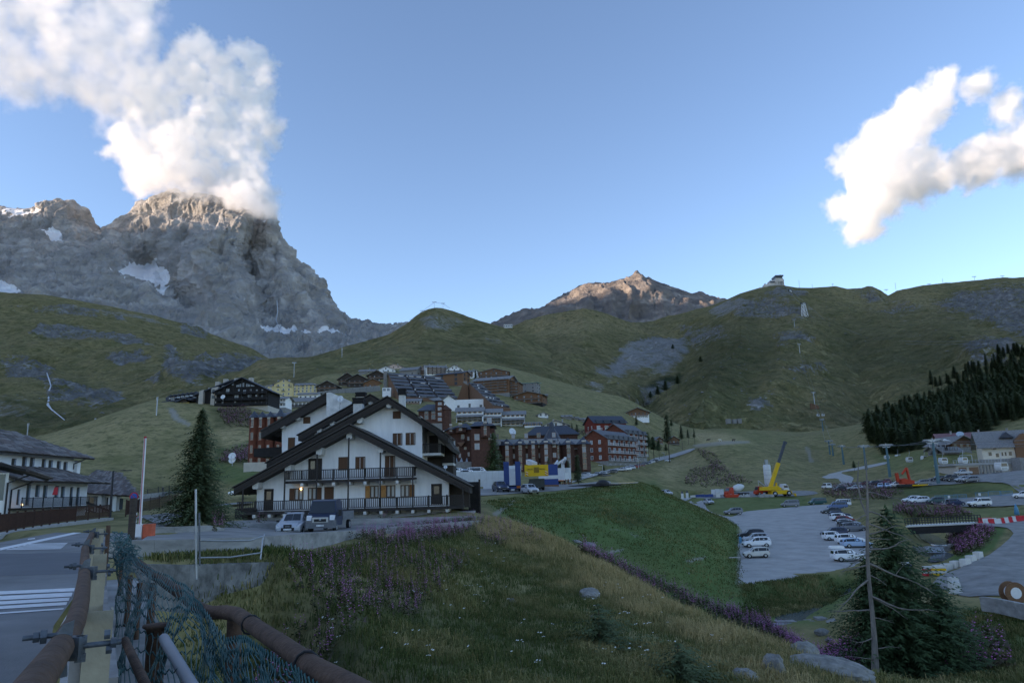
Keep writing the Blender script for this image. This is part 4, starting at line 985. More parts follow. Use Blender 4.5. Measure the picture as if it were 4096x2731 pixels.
def text(parent,s,loc,size,m,rz=0.0,fit=None,name='lettering',rx=math.pi/2,ext=.02,align='LEFT'):
 cu=bpy.data.curves.new(name,'FONT');cu.body=s;cu.size=size;cu.extrude=ext;cu.align_x=align
 o=bpy.data.objects.new('tmp',cu);COL.objects.link(o)
 bpy.context.view_layer.update()
 me=bpy.data.meshes.new_from_object(o)
 COL.objects.unlink(o);bpy.data.objects.remove(o)
 me.name=name;me.materials.clear();me.materials.append(m)
 o=link(name,me,parent);o.location=loc;o.rotation_euler=(rx,0,rz)
 if fit:
  xs=[v.co.x for v in me.vertices];k=fit/(max(xs)-min(xs));o.scale=(k,1,1)
 return o
m_dish=mat('pale_dish',(.60,.62,.63),.4)
def dish(parent,loc,r,part=False,rz=0.0,label=None):
 """round aerial on a short mast"""
 b=MB()
 prof=[(.02,-.10*r),(r*.4,-.07*r),(r*.75,.03*r),(r,.16*r),(r*.97,.18*r),(r*.7,.07*r),(.02,-.02*r)]
 n=MB();n.lathe(prof,16)
 ca,sa=math.cos(R(70)),math.sin(R(70))
 b.add([(x,y*ca-z*sa,y*sa+z*ca+r)for x,y,z in n.v],n.f,0,True)
 b.tube([(0,.1*r,r),(0,.16*r,.2*r),(0,.16*r,-.6*r)],.05*r+.02,6,1)
 b.beam((0,-.05*r,r*.2),(0,-.75*r,r*.85),.05,.05,1);b.cbox((0,-.75*r,r*.9),.14*r,.14*r,.14*r,1)
 o=b.build('satellite_dish',[m_dish,m_grey],parent);o.location=loc;o.rotation_euler=(0,0,rz)
 if label:tag(o,label,'satellite dish')
 return o
black_hotel()
text(Bh.t,'E  B  HOTEL',(-Bh.W*.46,-.12,1.2),2.0,m_dwood,fit=Bh.W*.92)
# ---- maroon turreted apartment blocks
m_pale=mat('pale_lintel',(.45,.41,.37),.8)
def turret(B,x,y,w,z0,z1,top,floors,zbase=None,wallm=None,n=6,wins=True,roofm=None,fr=None):
 """a projecting bay under a pointed hipped roof"""
 b=MB();d=w*.32
 prof=[(-w/2,0),(-w/2,-d),(-w/2+d,-d*2),(w/2-d,-d*2),(w/2,-d),(w/2,0)]
 v=[(x+a,y+c_,z0)for a,c_ in prof]+[(x+a,y+c_,z1)for a,c_ in prof]
 k=len(prof)
 b.add(v,[tuple(range(k)),tuple(reversed(range(k,2*k)))]+[(i,(i+1)%k,(i+1)%k+k,i+k)for i in range(k)]);b.build('bay',wallm or m_rwood2,B.t)
 b=MB();e=1.25
 prof2=[(-w/2,1.5),(-w/2,-d),(-w/2+d,-d*2),(w/2-d,-d*2),(w/2,-d),(w/2,1.5)]
 v=[(x+a*e,y+c_*e-.1,z1-.1)for a,c_ in prof2]+[(x+a*.55,y+c_*.55-.1,z1+(top-z1)*.5)for a,c_ in prof2]+[(x,y-d*.5,top)]
 b.add(v,[tuple(range(k))]+[(i,(i+1)%k,(i+1)%k+k,i+k)for i in range(k)]+[(i+k,(i+1)%k+k,2*k)for i in range(k)]);b.build('turret_roof',roofm or m_dslate,B.t)
 if wins:
  for q in range(floors):
   z=z0+.9+q*(z1-z0)/floors
   put(B.t,win_mesh((w-2*d)*.74,1.7,fr or m_peach,rnd.choice([m_glass,m_glassb,m_glass])),x,y-d*2-.02,z)
   p=MB();p.box(x-(w-2*d)*.48,x+(w-2*d)*.48,y-d*2-.3,y-d*2-.001,z-.28,z-.12);p.build('sill',m_pale if q==floors-1 else m_peach,B.t)
   if q==floors-1:
    p=MB();p.box(x-(w-2*d)*.5,x+(w-2*d)*.5,y-d*2-.25,y-d*2-.001,z+1.8,z+2.35);p.build('lintel',m_pale,B.t)
def blk(cf,xl,xr,yb,ye,Y,label,D,wallm,rz=0.0,cat='apartment block',name='apartment_block'):
 (u0,v0),(u1,_),(_,ve)=cf(xl,yb),cf(xr,yb),cf(xl,ye);Y=seat((u0+u1)/2,v0,Y,.9,1.12)
 sc=px2m(1,Y);c=P((u0+u1)/2,v0,Y)
 W=(u1-u0)*sc;H=(v0-ve)*sc
 B=Bld(name,label,cat,c,R(rz),W,D)
 B.H=H;B.sc=sc
 B.walls(H,H,'flat',wallm,4)
 return B
Y=238
B=blk(c6,478,1245,792,548,Y,'maroon shingled apartment block with a row of slate turrets behind the trucks',12,m_rwood2)
k_=px2m(1/2.352,Y);X=lambda x:(x-861)*k_;Z=lambda y:(792-y)*k_
b=MB();b.add([(-B.W/2-.5,-1.2,B.H),(B.W/2+.5,-1.2,B.H),(B.W/2+.5,6,Z(488)),(-B.W/2-.5,6,Z(480)),(-B.W/2-.5,12.5,Z(488)),(B.W/2+.5,12.5,Z(488))],[(0,1,2,3),(3,2,5,4)]);b.add([(-B.W/2-.5,-1.2,B.H-.3),(B.W/2+.5,-1.2,B.H-.3),(B.W/2+.5,12.5,B.H-.3),(-B.W/2-.5,12.5,B.H-.3)],[(3,2,1,0)]);b.build('roof',m_slab,B.t)
for x0,x1,top in((495,585,470),(728,832,486),(850,950,490),(970,1068,508),(1082,1190,490)):
 turret(B,X((x0+x1)/2),0,(x1-x0)*k_,0,Z(548),Z(top),4)
for x in(640,690,840,960,1075,1215):
 for q in range(4):put(B.t,win_mesh(1.1,1.5,m_peach,rnd.choice([m_glass,m_glassb])),X(x),0,1.1+q*3.4)
for x in(700,960,1080,1180):
 b=MB();b.prism([(X(x)-1.6,Z(545)),(X(x)+1.6,Z(545)),(X(x)+1.8,Z(512)),(X(x)-1.8,Z(512))],.6,5);b.build('dormer',m_dslate,B.t)
 put(B.t,win_mesh(1.6,1.3,m_peach,m_glassb),X(x),.58,Z(540))
Y=252
B=blk(c6,1235,1560,792,540,Y,'maroon shingled corner block with three slate turrets next to the red building',14,m_rwood2)
k_=px2m(1/2.352,Y);X=lambda x:(x-1397.5)*k_;Z=lambda y:(792-y)*k_
b=MB();b.add([(-B.W/2-.5,-1.2,B.H),(B.W/2+.5,-1.2,B.H),(B.W/2-2,7,Z(485)),(-B.W/2+.5,7,Z(470)),(-B.W/2-.5,14,B.H),(B.W/2+.5,14,B.H)],[(0,1,2,3),(3,2,5,4),(1,5,2),(0,3,4)]);b.build('roof',m_slab,B.t)
for x0,x1,top in((1232,1292,482),(1300,1412,478),(1440,1556,472)):turret(B,X((x0+x1)/2),0,(x1-x0)*k_,0,Z(542),Z(top),5)
for zy in(720,650,580):B.balcony('front',Z(zy),.02,.16,1.3,m_rwood2,1.0)
B.windows('right',[1,4,7.2,10.3,13.5],[-.3,0,.3],.9,1.3,m_peach)
# stepped spire roof between the two blocks, over a curved block behind
Y=300
B=blk(c6,968,1436,560,448,Y,'long brown block with a rounded dark roof behind the turreted blocks',12,m_rwood2)
B.roof(B.H,B.H+4.6,'hip',m_dslate,1.0,.3,hip=4)
B.windows('front',[B.H-5,B.H-8.5],[-.4,-.3,-.2,-.1,0,.1,.2,.3,.4],1.2,1.4,m_peach)
b=MB();b.lathe([(4.0,0),(3.0,2.2),(1.2,5.0),(1.0,7.2),(.05,8.0)],8,smooth=False);b.build('spire_roof',m_dslate,B.t,(px2m((1190-1202)/2.352,Y),-8,px2m((560-500)/2.352,Y)))
# tower block at the left end
Y=215
B=blk(c6,205,452,740,405,Y,'tall maroon tower block with a glazed corner turret and slate cap',13,m_rwood2)
k_=px2m(1/2.352,Y);X=lambda x:(x-328.5)*k_;Z=lambda y:(740-y)*k_
b=MB();b.add([(-B.W/2-.8,-1,B.H),(B.W/2+.8,-1,B.H),(B.W/2+.8,13.8,B.H),(-B.W/2-.8,13.8,B.H),(X(230),5,Z(330)),(X(390),5,Z(285))],[(3,2,1,0),(0,1,5,4),(1,2,5),(2,3,4,5),(3,0,4)]);b.build('roof',m_dslate,B.t)
turret(B,X(345),0,86*k_*1.25,Z(400),Z(348),Z(298),1,wallm=m_rwood2,fr=m_peach)
turret(B,X(245),0,60*k_*1.25,Z(405),Z(360),Z(322),1,wallm=m_rwood2,fr=m_peach)
for x,y,w_,h_ in((362,482,32,66),(387,570,24,24),(310,580,20,40),(240,470,20,30),(240,560,20,30),(420,480,18,40),(420,640,18,40),(330,650,20,40),(280,650,20,40)):put(B.t,win_mesh(w_*k_,h_*k_,m_peach,rnd.choice([m_glass,m_glassb])),X(x),0,Z(y))
b=MB();b.add([(X(308),-.05,Z(500)),(X(382),-.05,Z(500)),(X(345),-.05,Z(540)),(X(308),-2,Z(500)),(X(382),-2,Z(500)),(X(345),-.9,Z(540))],[(0,1,2),(5,4,3),(0,3,4,1),(1,4,5,2),(2,5,3,0)]);b.build('bracket',m_peach,B.t)
B.balcony('front',Z(498),-.02,.2,1.4,m_rwood2,1.0)
b=MB()
for x,w_ in((305,26),(355,34),(410,26)):
 b.add([(X(x-w_),-7,Z(745)),(X(x+w_),-7,Z(745)),(X(x),-4,Z(655)),(X(x),-1,Z(700))],[(0,1,2),(1,3,2),(0,2,3)])
b.build('skylight',m_glassb,B.t)
b=MB();b.prism([(X(255),Z(790)),(X(460),Z(800)),(X(460),Z(705)),(X(300),Z(700)),(X(262),Z(742))],-7.5,-2);b.build('entrance',m_stonew,B.t)
text(B.t,'PLANET',(X(415),-7.55,Z(785)),1.3,m_pale)
# link blocks between tower and turreted row
Y=246
B=blk(c6,440,660,790,392,Y,'dark maroon block with stepped slate roofs right of the tower block',14,m_rwood2)
k_=px2m(1/2.352,Y);X=lambda x:(x-550)*k_;Z=lambda y:(790-y)*k_
b=MB();b.add([(X(440),-.8,Z(400)),(X(665),-.8,Z(400)),(X(665),14.5,Z(400)),(X(440),14.5,Z(400)),(X(480),6,Z(345)),(X(600),6,Z(345))],[(3,2,1,0),(0,1,5,4),(1,2,5),(2,3,4,5),(3,0,4)]);b.build('roof',m_dslate,B.t)
turret(B,X(575),0,80*k_,Z(500),Z(400),Z(350),2)
for x,y in((500,520),(500,600),(620,520),(610,380)):put(B.t,win_mesh(1.6,2.0,m_peach,m_glassb),X(x),0,Z(y))
# distant tower above the gabled house's ridge
Y=300
B=blk(c5,880,1104,690,560,Y,'stepped maroon tower with peach balconies rising behind the white gabled house',12,m_rwood2)
k_=px2m(1/2.352,Y);X=lambda x:(x-992)*k_;Z=lambda y:(690-y)*k_
b=MB();b.box(X(1036),X(1104),1,9,B.H+.01,Z(472));b.build('tower',m_rwood2,B.t)
b=MB();b.add([(X(1025),0,Z(475)),(X(1112),0,Z(475)),(X(1112),10,Z(475)),(X(1025),10,Z(475)),(X(960),6,Z(440)),(X(1068),5,Z(430)),],[(3,2,1,0),(0,1,5,4),(1,2,5),(2,3,4,5),(3,0,4)]);b.build('roof',m_slab,B.t)
b=MB();b.add([(X(870),-1,Z(565)),(X(1036),-1,Z(560)),(X(1036),12,Z(480)),(X(930),12,Z(480)),(X(870),-1,Z(575)),(X(1036),-1,Z(572))],[(0,1,2,3),(4,5,1,0)]);b.build('lower_roof',m_dslate,B.t)
for y in(520,570,620,668):
 put(B.t,win_mesh(34*k_,30*k_,m_peach,m_glassb),X(1080),.97 if y<560 else 0,Z(y));
 p=MB();p.box(X(1062),X(1104),-.6,.0 if y>560 else.99,Z(y+5),Z(y));p.build('sill',m_peach,B.t)
for y in(600,650):put(B.t,win_mesh(1.6,1.9,m_peach,m_glass),X(1020),0,Z(y));put(B.t,win_mesh(1.6,1.9,m_peach,m_glass),X(955),0,Z(y))
b=MB();b.lathe([(2.6,-6),(2.6,3.5),(3.1,3.5),(.1,6)],8,smooth=False);b.build('turret',m_rwood2,B.t,(X(1130),2,Z(640)))
# ---- red building with stone base at the road
def redblock(cf,xl,yb,Y,L,D,H,Rg,rz,label,wallm,stone,nf,nx,roofm=m_slate):
 c=P(*cf(xl,yb),Y)
 r=R(rz);B=Bld('apartment_block',label,'apartment block',Vector(c)+Matrix.Rotation(r,3,'Z')@Vector((L/2,0,0)),r,L,D)
 B.walls(H,Rg,'side',wallm,5,m_stonew,stone);B.roof(H,Rg,'side',roofm,.9,.3)
 fh=(H-stone)/nf
 for k in range(nf):
  z=stone+k*fh
  for j in range(nx):
   x=(j+.5)/nx-.5
   B.balcony('front',z+.1,x-.33/nx,x+.33/nx,1.4,m_wframe,1.0,False)
   put(B.t,win_mesh(1.9,2.1,m_wframe,rnd.choice([m_glass,m_glassb,m_glass])),x*L,0,z+.25)
  for j in(-.12,.22):put(B.t,win_mesh(1.0,1.5,m_wframe,rnd.choice([m_glass,m_glassb,m_glass])),-L/2,D/2-j*D,z+.9,-math.pi/2)
 if stone:
  for j in range(nx):put(B.t,win_mesh(1.0,1.2,m_wframe,m_glass),((j+.5)/nx-.5)*L,-.07,stone*.35)
 for j in range(nx):
  x=((j+.5)/nx-.5)*L
  b=MB();b.prism([(x-1.5,H-.6),(x+1.5,H-.6),(x+1.8,H+1.3),(x-1.8,H+1.3)],-1.0,3);b.build('dormer',roofm,B.t)
 return B
redblock(c6,1722,772,300,30,12,13.8,17.4,56,'brick red shingled block with grey stone ground floor along the village road',m_rwood,3.8,3,6)
redblock(c6,1908,700,338,23,13,14.5,19,56,'taller brick red block rising directly behind the stone-based red block',m_rwood,3,4,4)
redblock(c6,1600,470,385,20,13,8.5,12.5,20,'bright red block with dark roof, rearmost of the red blocks',m_redw,0,2,4,m_dslate)
# ---- narrow red bays at the left behind the gabled house
Y=192
B=blk(c4,1182,1560,1395,852,Y,'dark red block with four narrow turreted bays left of the white gabled house',12,m_rwood2)
k_=px2m(1/2.94,Y);X=lambda x:(x-1371)*k_;Z=lambda y:(1395-y)*k_
for x,top in((1222,782),(1308,790),(1395,792),(1500,760)):turret(B,X(x),0,84*k_,0,Z(855),Z(top),4,wallm=m_rwood,fr=m_peach)
b=MB();b.add([(X(1175),-.6,Z(855)),(X(1570),-.6,Z(855)),(X(1570),8,Z(765)),(X(1210),8,Z(780))],[(0,1,2,3)]);b.add([(X(1175),-.6,Z(857)),(X(1570),-.6,Z(857)),(X(1570),12.4,Z(857)),(X(1175),12.4,Z(857)),(X(1210),8,Z(782)),(X(1570),8,Z(767))],[(3,2,1,0),(2,3,4,5),(3,0,4),(1,2,5)]);b.build('roof',m_slate,B.t)
b=MB();b.box(X(1178),X(1560),-3.2,-2.6,-2,Z(1330));b.build('stone_base',m_beige,B.t)
# ---- the white gabled apartment house with nested dark roofs
m_fascia=mat('dark_fascia_board',(.040,.034,.031),.85,.25,3,.3,20,stretch=(1,1,6))
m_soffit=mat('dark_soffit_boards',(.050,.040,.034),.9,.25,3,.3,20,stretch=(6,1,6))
m_white2=mat('white_house_render',(.78,.78,.77),.92,.10,.9,.15,26,stretch=(1.6,1.6,.35))
m_door=mat('dark_door',(.028,.021,.018),.6,.3,6)
m_curtain=mat('lace_curtain',(.42,.42,.41),.9,.2,8,stretch=(6,1,1))
m_pconc=mat('painted_concrete_beam',(.52,.51,.48),.9,.12,3)
HO=Vector(P(*c3(1170,1108),66))
HT=thing('apartment_house','white gabled house with nested dark roofs and long wooden balconies','house',HO)
def L(x,y,off=0.0):
 p=Vector(P(*c3(x,y),66+off/DK))-HO
 return p
def gable_roof(name,pk,le,re,off,back,th=.62,tw=.10):
 """two roof slopes from photograph points of the front edge; the eave boards stack in two steps"""
 a,l,r=L(*pk,off),L(*le,off),L(*re,off)
 y0=off;y1=off+back
 b=MB()
 prof=[(l.x,l.z),(a.x,a.z),(r.x,r.z),(r.x,r.z-th),(a.x,a.z-th),(l.x,l.z-th)]
 b.prism(prof[::-1],y0,y1,0)
 sl=[(l.x-.18,l.z-.02),(a.x,a.z+.09),(r.x+.18,r.z-.02),(r.x+.18,r.z+.08),(a.x,a.z+.2),(l.x-.18,l.z+.08)]
 b.prism(sl,y0-.12,y1+.05,1)
 b.prism([(l.x,l.z-th*.55),(a.x,a.z-th*.55),(r.x,r.z-th*.55),(r.x,r.z-th*.45),(a.x,a.z-th*.45),(l.x,l.z-th*.45)][::-1],y0-.07,y0-.001,2)
 return b.build(name,[m_fascia,m_brown_r,m_soffit],HT),a,l,r
def wall_poly(pts,off,back,m=None,name='wall'):
 p=[L(x,y,off)for x,y in pts]
 b=MB();b.prism([(q.x,q.z)for q in p],off,off+back);return b.build(name,m or m_white2,HT)
# front volume
wall_poly([(445,1112),(1950,1108),(1950,812),(1170,425),(445,812)],0,6.9)
gable_roof('roof',(1170,395),(265,885),(2115,872),-1.7,9.0)
# second volume, higher and set back
wall_poly([(700,1112),(1742,1108),(1742,345),(1470,200),(700,600)],7,5.4)
gable_roof('roof',(1470,175),(522,690),(1945,478),5.6,6.8)
# third and fourth volumes behind
wall_poly([(900,1112),(1640,1108),(1640,360),(1335,190),(900,430)],12.5,4.4)
gable_roof('roof',(1335,158),(770,472),(1640,330),11.4,5.4)
wall_poly([(642,1112),(1190,1108),(1190,210),(1000,165),(642,380)],17,8)
b=MB();q=[L(x,y,15.8)for x,y in((478,440),(1000,140),(1000,205),(478,495))]
b.prism([(p.x,p.z)for p in q][::-1],15.8,25);q=[L(x,y,15.8)for x,y in((474,432),(1000,130),(1000,140),(474,442))];b.prism([(p.x,p.z)for p in q][::-1],15.68,25.1,1)
b.build('roof',[m_fascia,m_brown_r],HT)
b=MB();q=[L(x,y,16)for x,y in((998,330),(1195,330),(1195,212),(1120,178),(1030,138),(998,140))];b.prism([(p.x,p.z)for p in q],15.6,17.5);b.build('parapet_wall',mat('weathered_white_wall',(.60,.60,.58),.9,.2,1.5,.2,12),HT)
# dark boarded gallery under the left eave
b=MB();q=[L(x,y,17.5)for x,y in((490,440),(645,385),(645,480),(620,485))];b.prism([(p.x,p.z)for p in q],17.2,24);b.build('boarding',m_blackw,HT)
wall_poly([(420,640),(640,640),(640,560),(420,575)],18,6,m_blackw,'gallery')
# white concrete purlin ends
def purlin(x,y,off,w=.46,h=.62,l=1.6):
 p=L(x,y,off);b=MB()
 b.prism([(p.x-w/2,p.z-h/2+.12),(p.x-w/2+.1,p.z-h/2),(p.x+w/2-.1,p.z-h/2),(p.x+w/2,p.z-h/2+.12),(p.x+w/2,p.z+h/2),(p.x-w/2,p.z+h/2)],off,off+l)
 b.build('purlin_end',m_pconc,HT)
for x,y in((432,862),(688,728),(932,596),(1170,470),(1414,578),(1664,692),(1925,810)):purlin(x,y,-1.35,.55,.72)
for x,y in((688,642),(808,572),(1250,352),(1480,232),(1712,345)):purlin(x,y,5.8,.55,.62)
for x,y in((1335,212),(1035,378),(932,432)):purlin(x,y,11.6,.5,.5,1.0)
for x,y in((762,335),(640,400)):purlin(x,y,16,.62,.46,1.2)
# windows, shutters and doors
def window(x0,x1,y0,y1,off=0,kind='glass',left=None,right=None,gl=None):
 a,c=L(x0,y1,off),L(x1,y0,off)
 w,h=c.x-a.x,c.z-a.z;t=.075
 b=MB();n=MB()
 for q in((0,t,0,h),(w-t,w,0,h)):b.box(q[0],q[1],-.07,.02,q[2],q[3])
 b.box(t,w-t,-.07,.02,0,t);b.box(t,w-t,-.07,.02,h-t,h)
 if kind=='glass':
  b.box(w/2-.04,w/2+.04,-.06,.015,t,h-t)
  o=b.build('window',m_frame,HT);o.location=(a.x,off,a.z)
  n.box(t,w-t,-.02,.012,t,h-t);n.build('pane',gl or m_glass,o)
  if gl is None and h>.9:
   cu=MB()
   for sgn in(0,1):
    x=t+.03 if not sgn else w-t-(w*.3)
    v=[(x+k*w*.27/6,-.026-(.012 if k%2 else 0),z)for z in(t+.02,h-t-.02)for k in range(7)]
    cu.add(v,[(k,k+1,k+8,k+7)for k in range(6)])
   cu.build('curtain',m_curtain,o)
  s=MB();s.box(-.08,w+.08,-.12,-.0,-.06,-.001);s.build('sill',m_pconc,o)
 else:
  o=b.build('window' if kind=='shut' else 'door',m_frame if kind=='shut' else m_door,HT);o.location=(a.x,off,a.z)
  if kind=='shut':
   n_=max(5,int(w/.13))
   for k in range(2):
    sb=MB()
    for q in range(n_//2):
     x=t+(w-2*t)*(k*.5+q/n_*1.0)
     sb.box(x+.004,x+(w-2*t)/n_-.004,-.05-.006*(q%2),.01,t,h-t)
    sb.build('shutter',m_shut,o)
  else:
   n.box(t,w-t,-.03,.012,0,h-t);n.build('leaf',m_door,o)
   n=MB();n.box(w*.25,w*.75,-.04,-.031,h*.5,h*.88);n.build('pane',m_glass,o)
 for side,mm in((0,left),(1,right)):
  if mm:
   sw=w*.55
   sb=MB();x=-sw-.02 if side==0 else w+.02
   for q in range(4):sb.box(x+q*sw/4+.004,x+(q+1)*sw/4-.004,-.085-.005*(q%2),-.03,0,h)
   sb.build('shutter',mm,o)
 return o
window(848,920,652,820,kind='door',right=m_door)
window(1085,1160,640,745,kind='shut');window(1218,1296,638,738,kind='shut')
window(1450,1530,630,800,kind='shut')
window(500,578,890,1062,kind='door')
w_lit=window(740,812,884,980,left=m_shut)
window(845,916,880,977,right=m_shut);window(975,1050,874,978,kind='shut')
window(1334,1402,864,962,left=m_orshut);window(1460,1532,860,958,left=m_orshut);window(1572,1642,858,956,right=mat('mid_shutter',(.22,.10,.04),.75))
window(1814,1896,849,1012,kind='door')
window(1512,1574,282,342,7,'shut');window(1512,1586,454,550,7,'shut');window(1613,1688,450,548,7,'shut')
window(810,866,326,380,17,'shut');window(688,746,488,620,17,'shut')
b=MB();b.lathe([(.02,0),(.07,.03),(.09,.1),(.05,.16),(.02,.18)],10);o=b.build('lamp',m_lit,w_lit);o.location=(.62,-.1,.95)
# balconies with separate balusters
def long_balcony(x0,x1,yf,off,name='balcony',left_solid=None):
 a,c=L(x0,yf,off),L(x1,yf,off);zf=L(1170,yf,off).z
 b=MB();b.box(a.x,c.x,off,-.001,zf-.16,zf);b.box(a.x,c.x,off-.03,off+.06,zf-.24,zf-.161)
 o=b.build(name,m_fascia,HT)
 r=MB();r.box(a.x,c.x,off-.04,off+.06,zf+.90,zf+.97);r.box(a.x,c.x,off-.02,off+.04,zf+.10,zf+.16)
 for x in(a.x,c.x-.1):r.box(x,x+.1,off+.061,-.01,zf+.9,zf+.97)
 r.build('handrail',m_fascia,o)
 n=int((c.x-a.x)/.172)
 m1=MB();m1.box(-.036,.036,-.012,.012,0,.735);me=m1.mesh('baluster',m_fascia)
 for k in range(n+1):
  put(o,me,a.x+.05+(c.x-a.x-.1)*k/n,off+.01,zf+.163,name='baluster')
 for sx in(a.x+.05,c.x-.05):
  for k in range(1,7):put(o,me,sx,off+.1+(abs(off)-.2)*k/7,zf+.163,R(90),name='baluster')
 return o,zf
def brackets(o,xs,off,zf):
 for x in xs:
  p=L(x,900,off);b=MB();b.box(p.x-.13,p.x+.13,off-.05,-.002,zf-.52,zf-.245);b.build('bracket',m_pconc,o)
bal1,z1_=long_balcony(672,1682,815,-1.5)
brackets(bal1,(797,920,1045,1168,1293,1415,1545,1668),-1.5,z1_)
bal2,z2_=long_balcony(290,2066,1050,-1.7)
brackets(bal2,(430,550,668,793,920,1045,1168,1293,1420,1545,1667,1793,1935),-1.7,z2_)
def post(x,yt,yb,off=-1.5,w=.12):
 p,q=L(x,yt,off),L(x,yb,off);b=MB();b.box(p.x-w/2,p.x+w/2,off-.09,off+.03,q.z,p.z);b.build('post',m_fascia,HT)
for x,yt,yb in((1168,490,1050),(1415,605,1050),(920,620,1050),(668,750,1050),(1668,715,1050),(340,890,1050),(1793,940,1050),(1293,725,820),(797,745,820),(1045,735,820),(1545,720,820),(793,985,1050),(1293,965,1050),(1545,955,1050),(1935,935,1050),(438,985,1060),(2060,880,1050)):post(x,yt,yb,-1.52 if yb<1000 else-1.74)
# base wall, dark gap and side porch
b=MB();p,q=L(440,1140),L(2150,1075);b.box(p.x,q.x,-.9,7,p.z-2.5,L(1170,1095).z);b.build('base_wall',m_conc,HT)
b=MB();p,q=L(290,1120),L(445,1040);b.box(p.x,q.x-.01,-.6,6,p.z-2,q.z);b.build('cellar_wall',m_fascia,HT)
b=MB();p,q=L(1952,1040,1),L(2110,850,1);b.box(p.x,q.x,1.0,6.8,p.z,q.z);b.build('porch',m_soffit,HT)
b=MB();p,q=L(2110,1110,3),L(2185,835,3);b.box(p.x,q.x,2.4,6,p.z-1,q.z);
for k in range(9):b.box(p.x,q.x+.08,2.3,2.399,p.z+.1+k*.36,p.z+.1+k*.36+.3)
b.build('shed',m_blackw,HT)
b=MB();p,q=L(2196,1110,2),L(2196,815,2);b.tube([(p.x,2,p.z-1),(p.x,2,q.z)],.09,8);b.build('drainpipe',m_fascia,HT)
# side loggias on the right of the second volume
for k,(x0,x1,y,off,bk)in enumerate(((1744,1890,612,7.3,3.6),(1900,1985,690,11.2,3.0))):
 a,c=L(x0,y,off),L(x1,y,off);b=MB()
 b.box(a.x,c.x,off,off+bk,a.z-.25,a.z);b.box(a.x,c.x,off+bk,off+bk+.1,a.z,a.z+2.6);o=b.build('loggia',[m_pconc],HT)
 r=MB();r.box(a.x,c.x,off,off+.07,a.z+.9,a.z+.98);r.box(c.x-.07,c.x,off+.071,off+bk,a.z+.9,a.z+.98);r.build('handrail',m_fascia,o)
 m1=MB();m1.box(-.036,.036,-.012,.012,.001,.899);me=m1.mesh('baluster',m_fascia)
 for q in range(int((c.x-a.x)/.17)):put(o,me,a.x+.06+q*.17,off+.03,a.z,name='baluster')
 for q in range(int(bk/.17)):put(o,me,c.x-.035,off+.1+q*.17,a.z,R(90),name='baluster')
 d=MB();d.box(a.x+.3,a.x+1.3,off+bk-.05,off+bk-.001,a.z,a.z+2.1);d.build('door',m_door,o)
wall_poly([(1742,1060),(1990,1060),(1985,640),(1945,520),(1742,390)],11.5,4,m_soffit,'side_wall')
b=MB();q=[L(x,y,10.5)for x,y in((1840,430),(1940,478),(2012,588),(1998,610),(1900,520))];b.prism([(p.x,p.z)for p in q][::-1],7,16);b.build('side_roof',m_brown_r,HT)
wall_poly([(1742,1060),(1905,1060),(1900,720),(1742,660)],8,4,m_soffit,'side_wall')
# chimneys with dark hoods, aerials
def flue(x0,x1,y0,y1,y2,off):
 a,c,t_=L(x0,y2,off),L(x1,y1,off),L(x1,y0,off);w=c.x-a.x;b=MB()
 b.box(a.x,c.x,off,off+w,a.z,c.z,0)
 for q in range(3):
  z0=c.z+.02+q*(t_.z-c.z)/3;b.box(a.x-.12+.05*(q%2),c.x+.12-.05*(q%2),off-.12,off+w+.12,z0,z0+(t_.z-c.z)/3-.06,1)
 b.build('chimney',[m_pconc,m_blackw],HT)
flue(1200,1273,172,222,330,9);flue(1222,1290,130,168,260,14);flue(1558,1606,100,155,260,13)
d=dish(HT,L(1100,215,15),.36,part=True);d.scale=(1.0,1,1.15)
b=MB();p=L(1097,190,15.2);b.tube([p,p-Vector((0,0,1.4))],.03,6);b.build('mast',m_grey,HT)
d=dish(HT,L(1925,735,6),.2,part=True)
# ---- retaining wall behind the parked vehicles and parapets along the drop
m_conc2=mat('weathered_concrete',(.25,.245,.235),.95,.35,.8,.5,7,stretch=(1,1,2.5))
m_rough=mat('rough_old_concrete',(.15,.15,.145),.97,.6,2.2,1.0,5)
def wallstrip(name,label,pts,thick,m,seg=None,cat='wall',cap=None,bump_top=0.0):
 """pts: photograph pixel of the top edge, its distance, and wall height"""
 t=thing(name,label,cat,P(*pts[0][:2],pts[0][2]))
 o=Vector(t.location)
 P3=[(Vector(P(u,v,y))-o,h)for u,v,y,h in pts]
 b=MB()
 for k in range(len(P3)-1):
  (a,ha),(c,hc)=P3[k],P3[k+1]
  d=Vector((c.x-a.x,c.y-a.y,0)).normalized();n=Vector((-d.y,d.x,0))*thick
  g=d*.006
  v=[a,c-g,c-g+n,a+n,a-Vector((0,0,ha)),c-g-Vector((0,0,hc)),c-g+n-Vector((0,0,hc)),a+n-Vector((0,0,ha))]
  q=MB();q.add(v,[(0,1,2,3),(7,6,5,4),(0,4,5,1),(1,5,6,2),(2,6,7,3),(3,7,4,0)])
  q.build('wall_panel',m,t)
 return t
wallstrip('retaining_wall','long low concrete wall behind the silver estate car and blue truck',[(*c3(-340,1200),47,2.0),(*c3(0,1184),49,2.0),(*c3(340,1168),52,2.2),(*c3(860,1140),55,2.6),(*c3(1500,1120),57.5,2.6),(*c3(2165,1103),60,2.6)],.5,m_conc2)
wallstrip('parapet','concrete parapet above the flowery slope in front of the parked vehicles',[(*c3(512,1262),24.5,1.25),(*c3(740,1246),28,1.3),(*c3(1000,1228),33,1.4),(*c3(1392,1205),41,1.5)],.35,m_conc2)
wallstrip('parapet','far length of concrete parapet, half hidden by pink willowherb',[(*c3(1480,1196),42,1.5),(*c3(1560,1184),43,1.5),(*c3(1850,1162),49,1.4),(*c3(2205,1137),57,1.3)],.35,m_conc2)
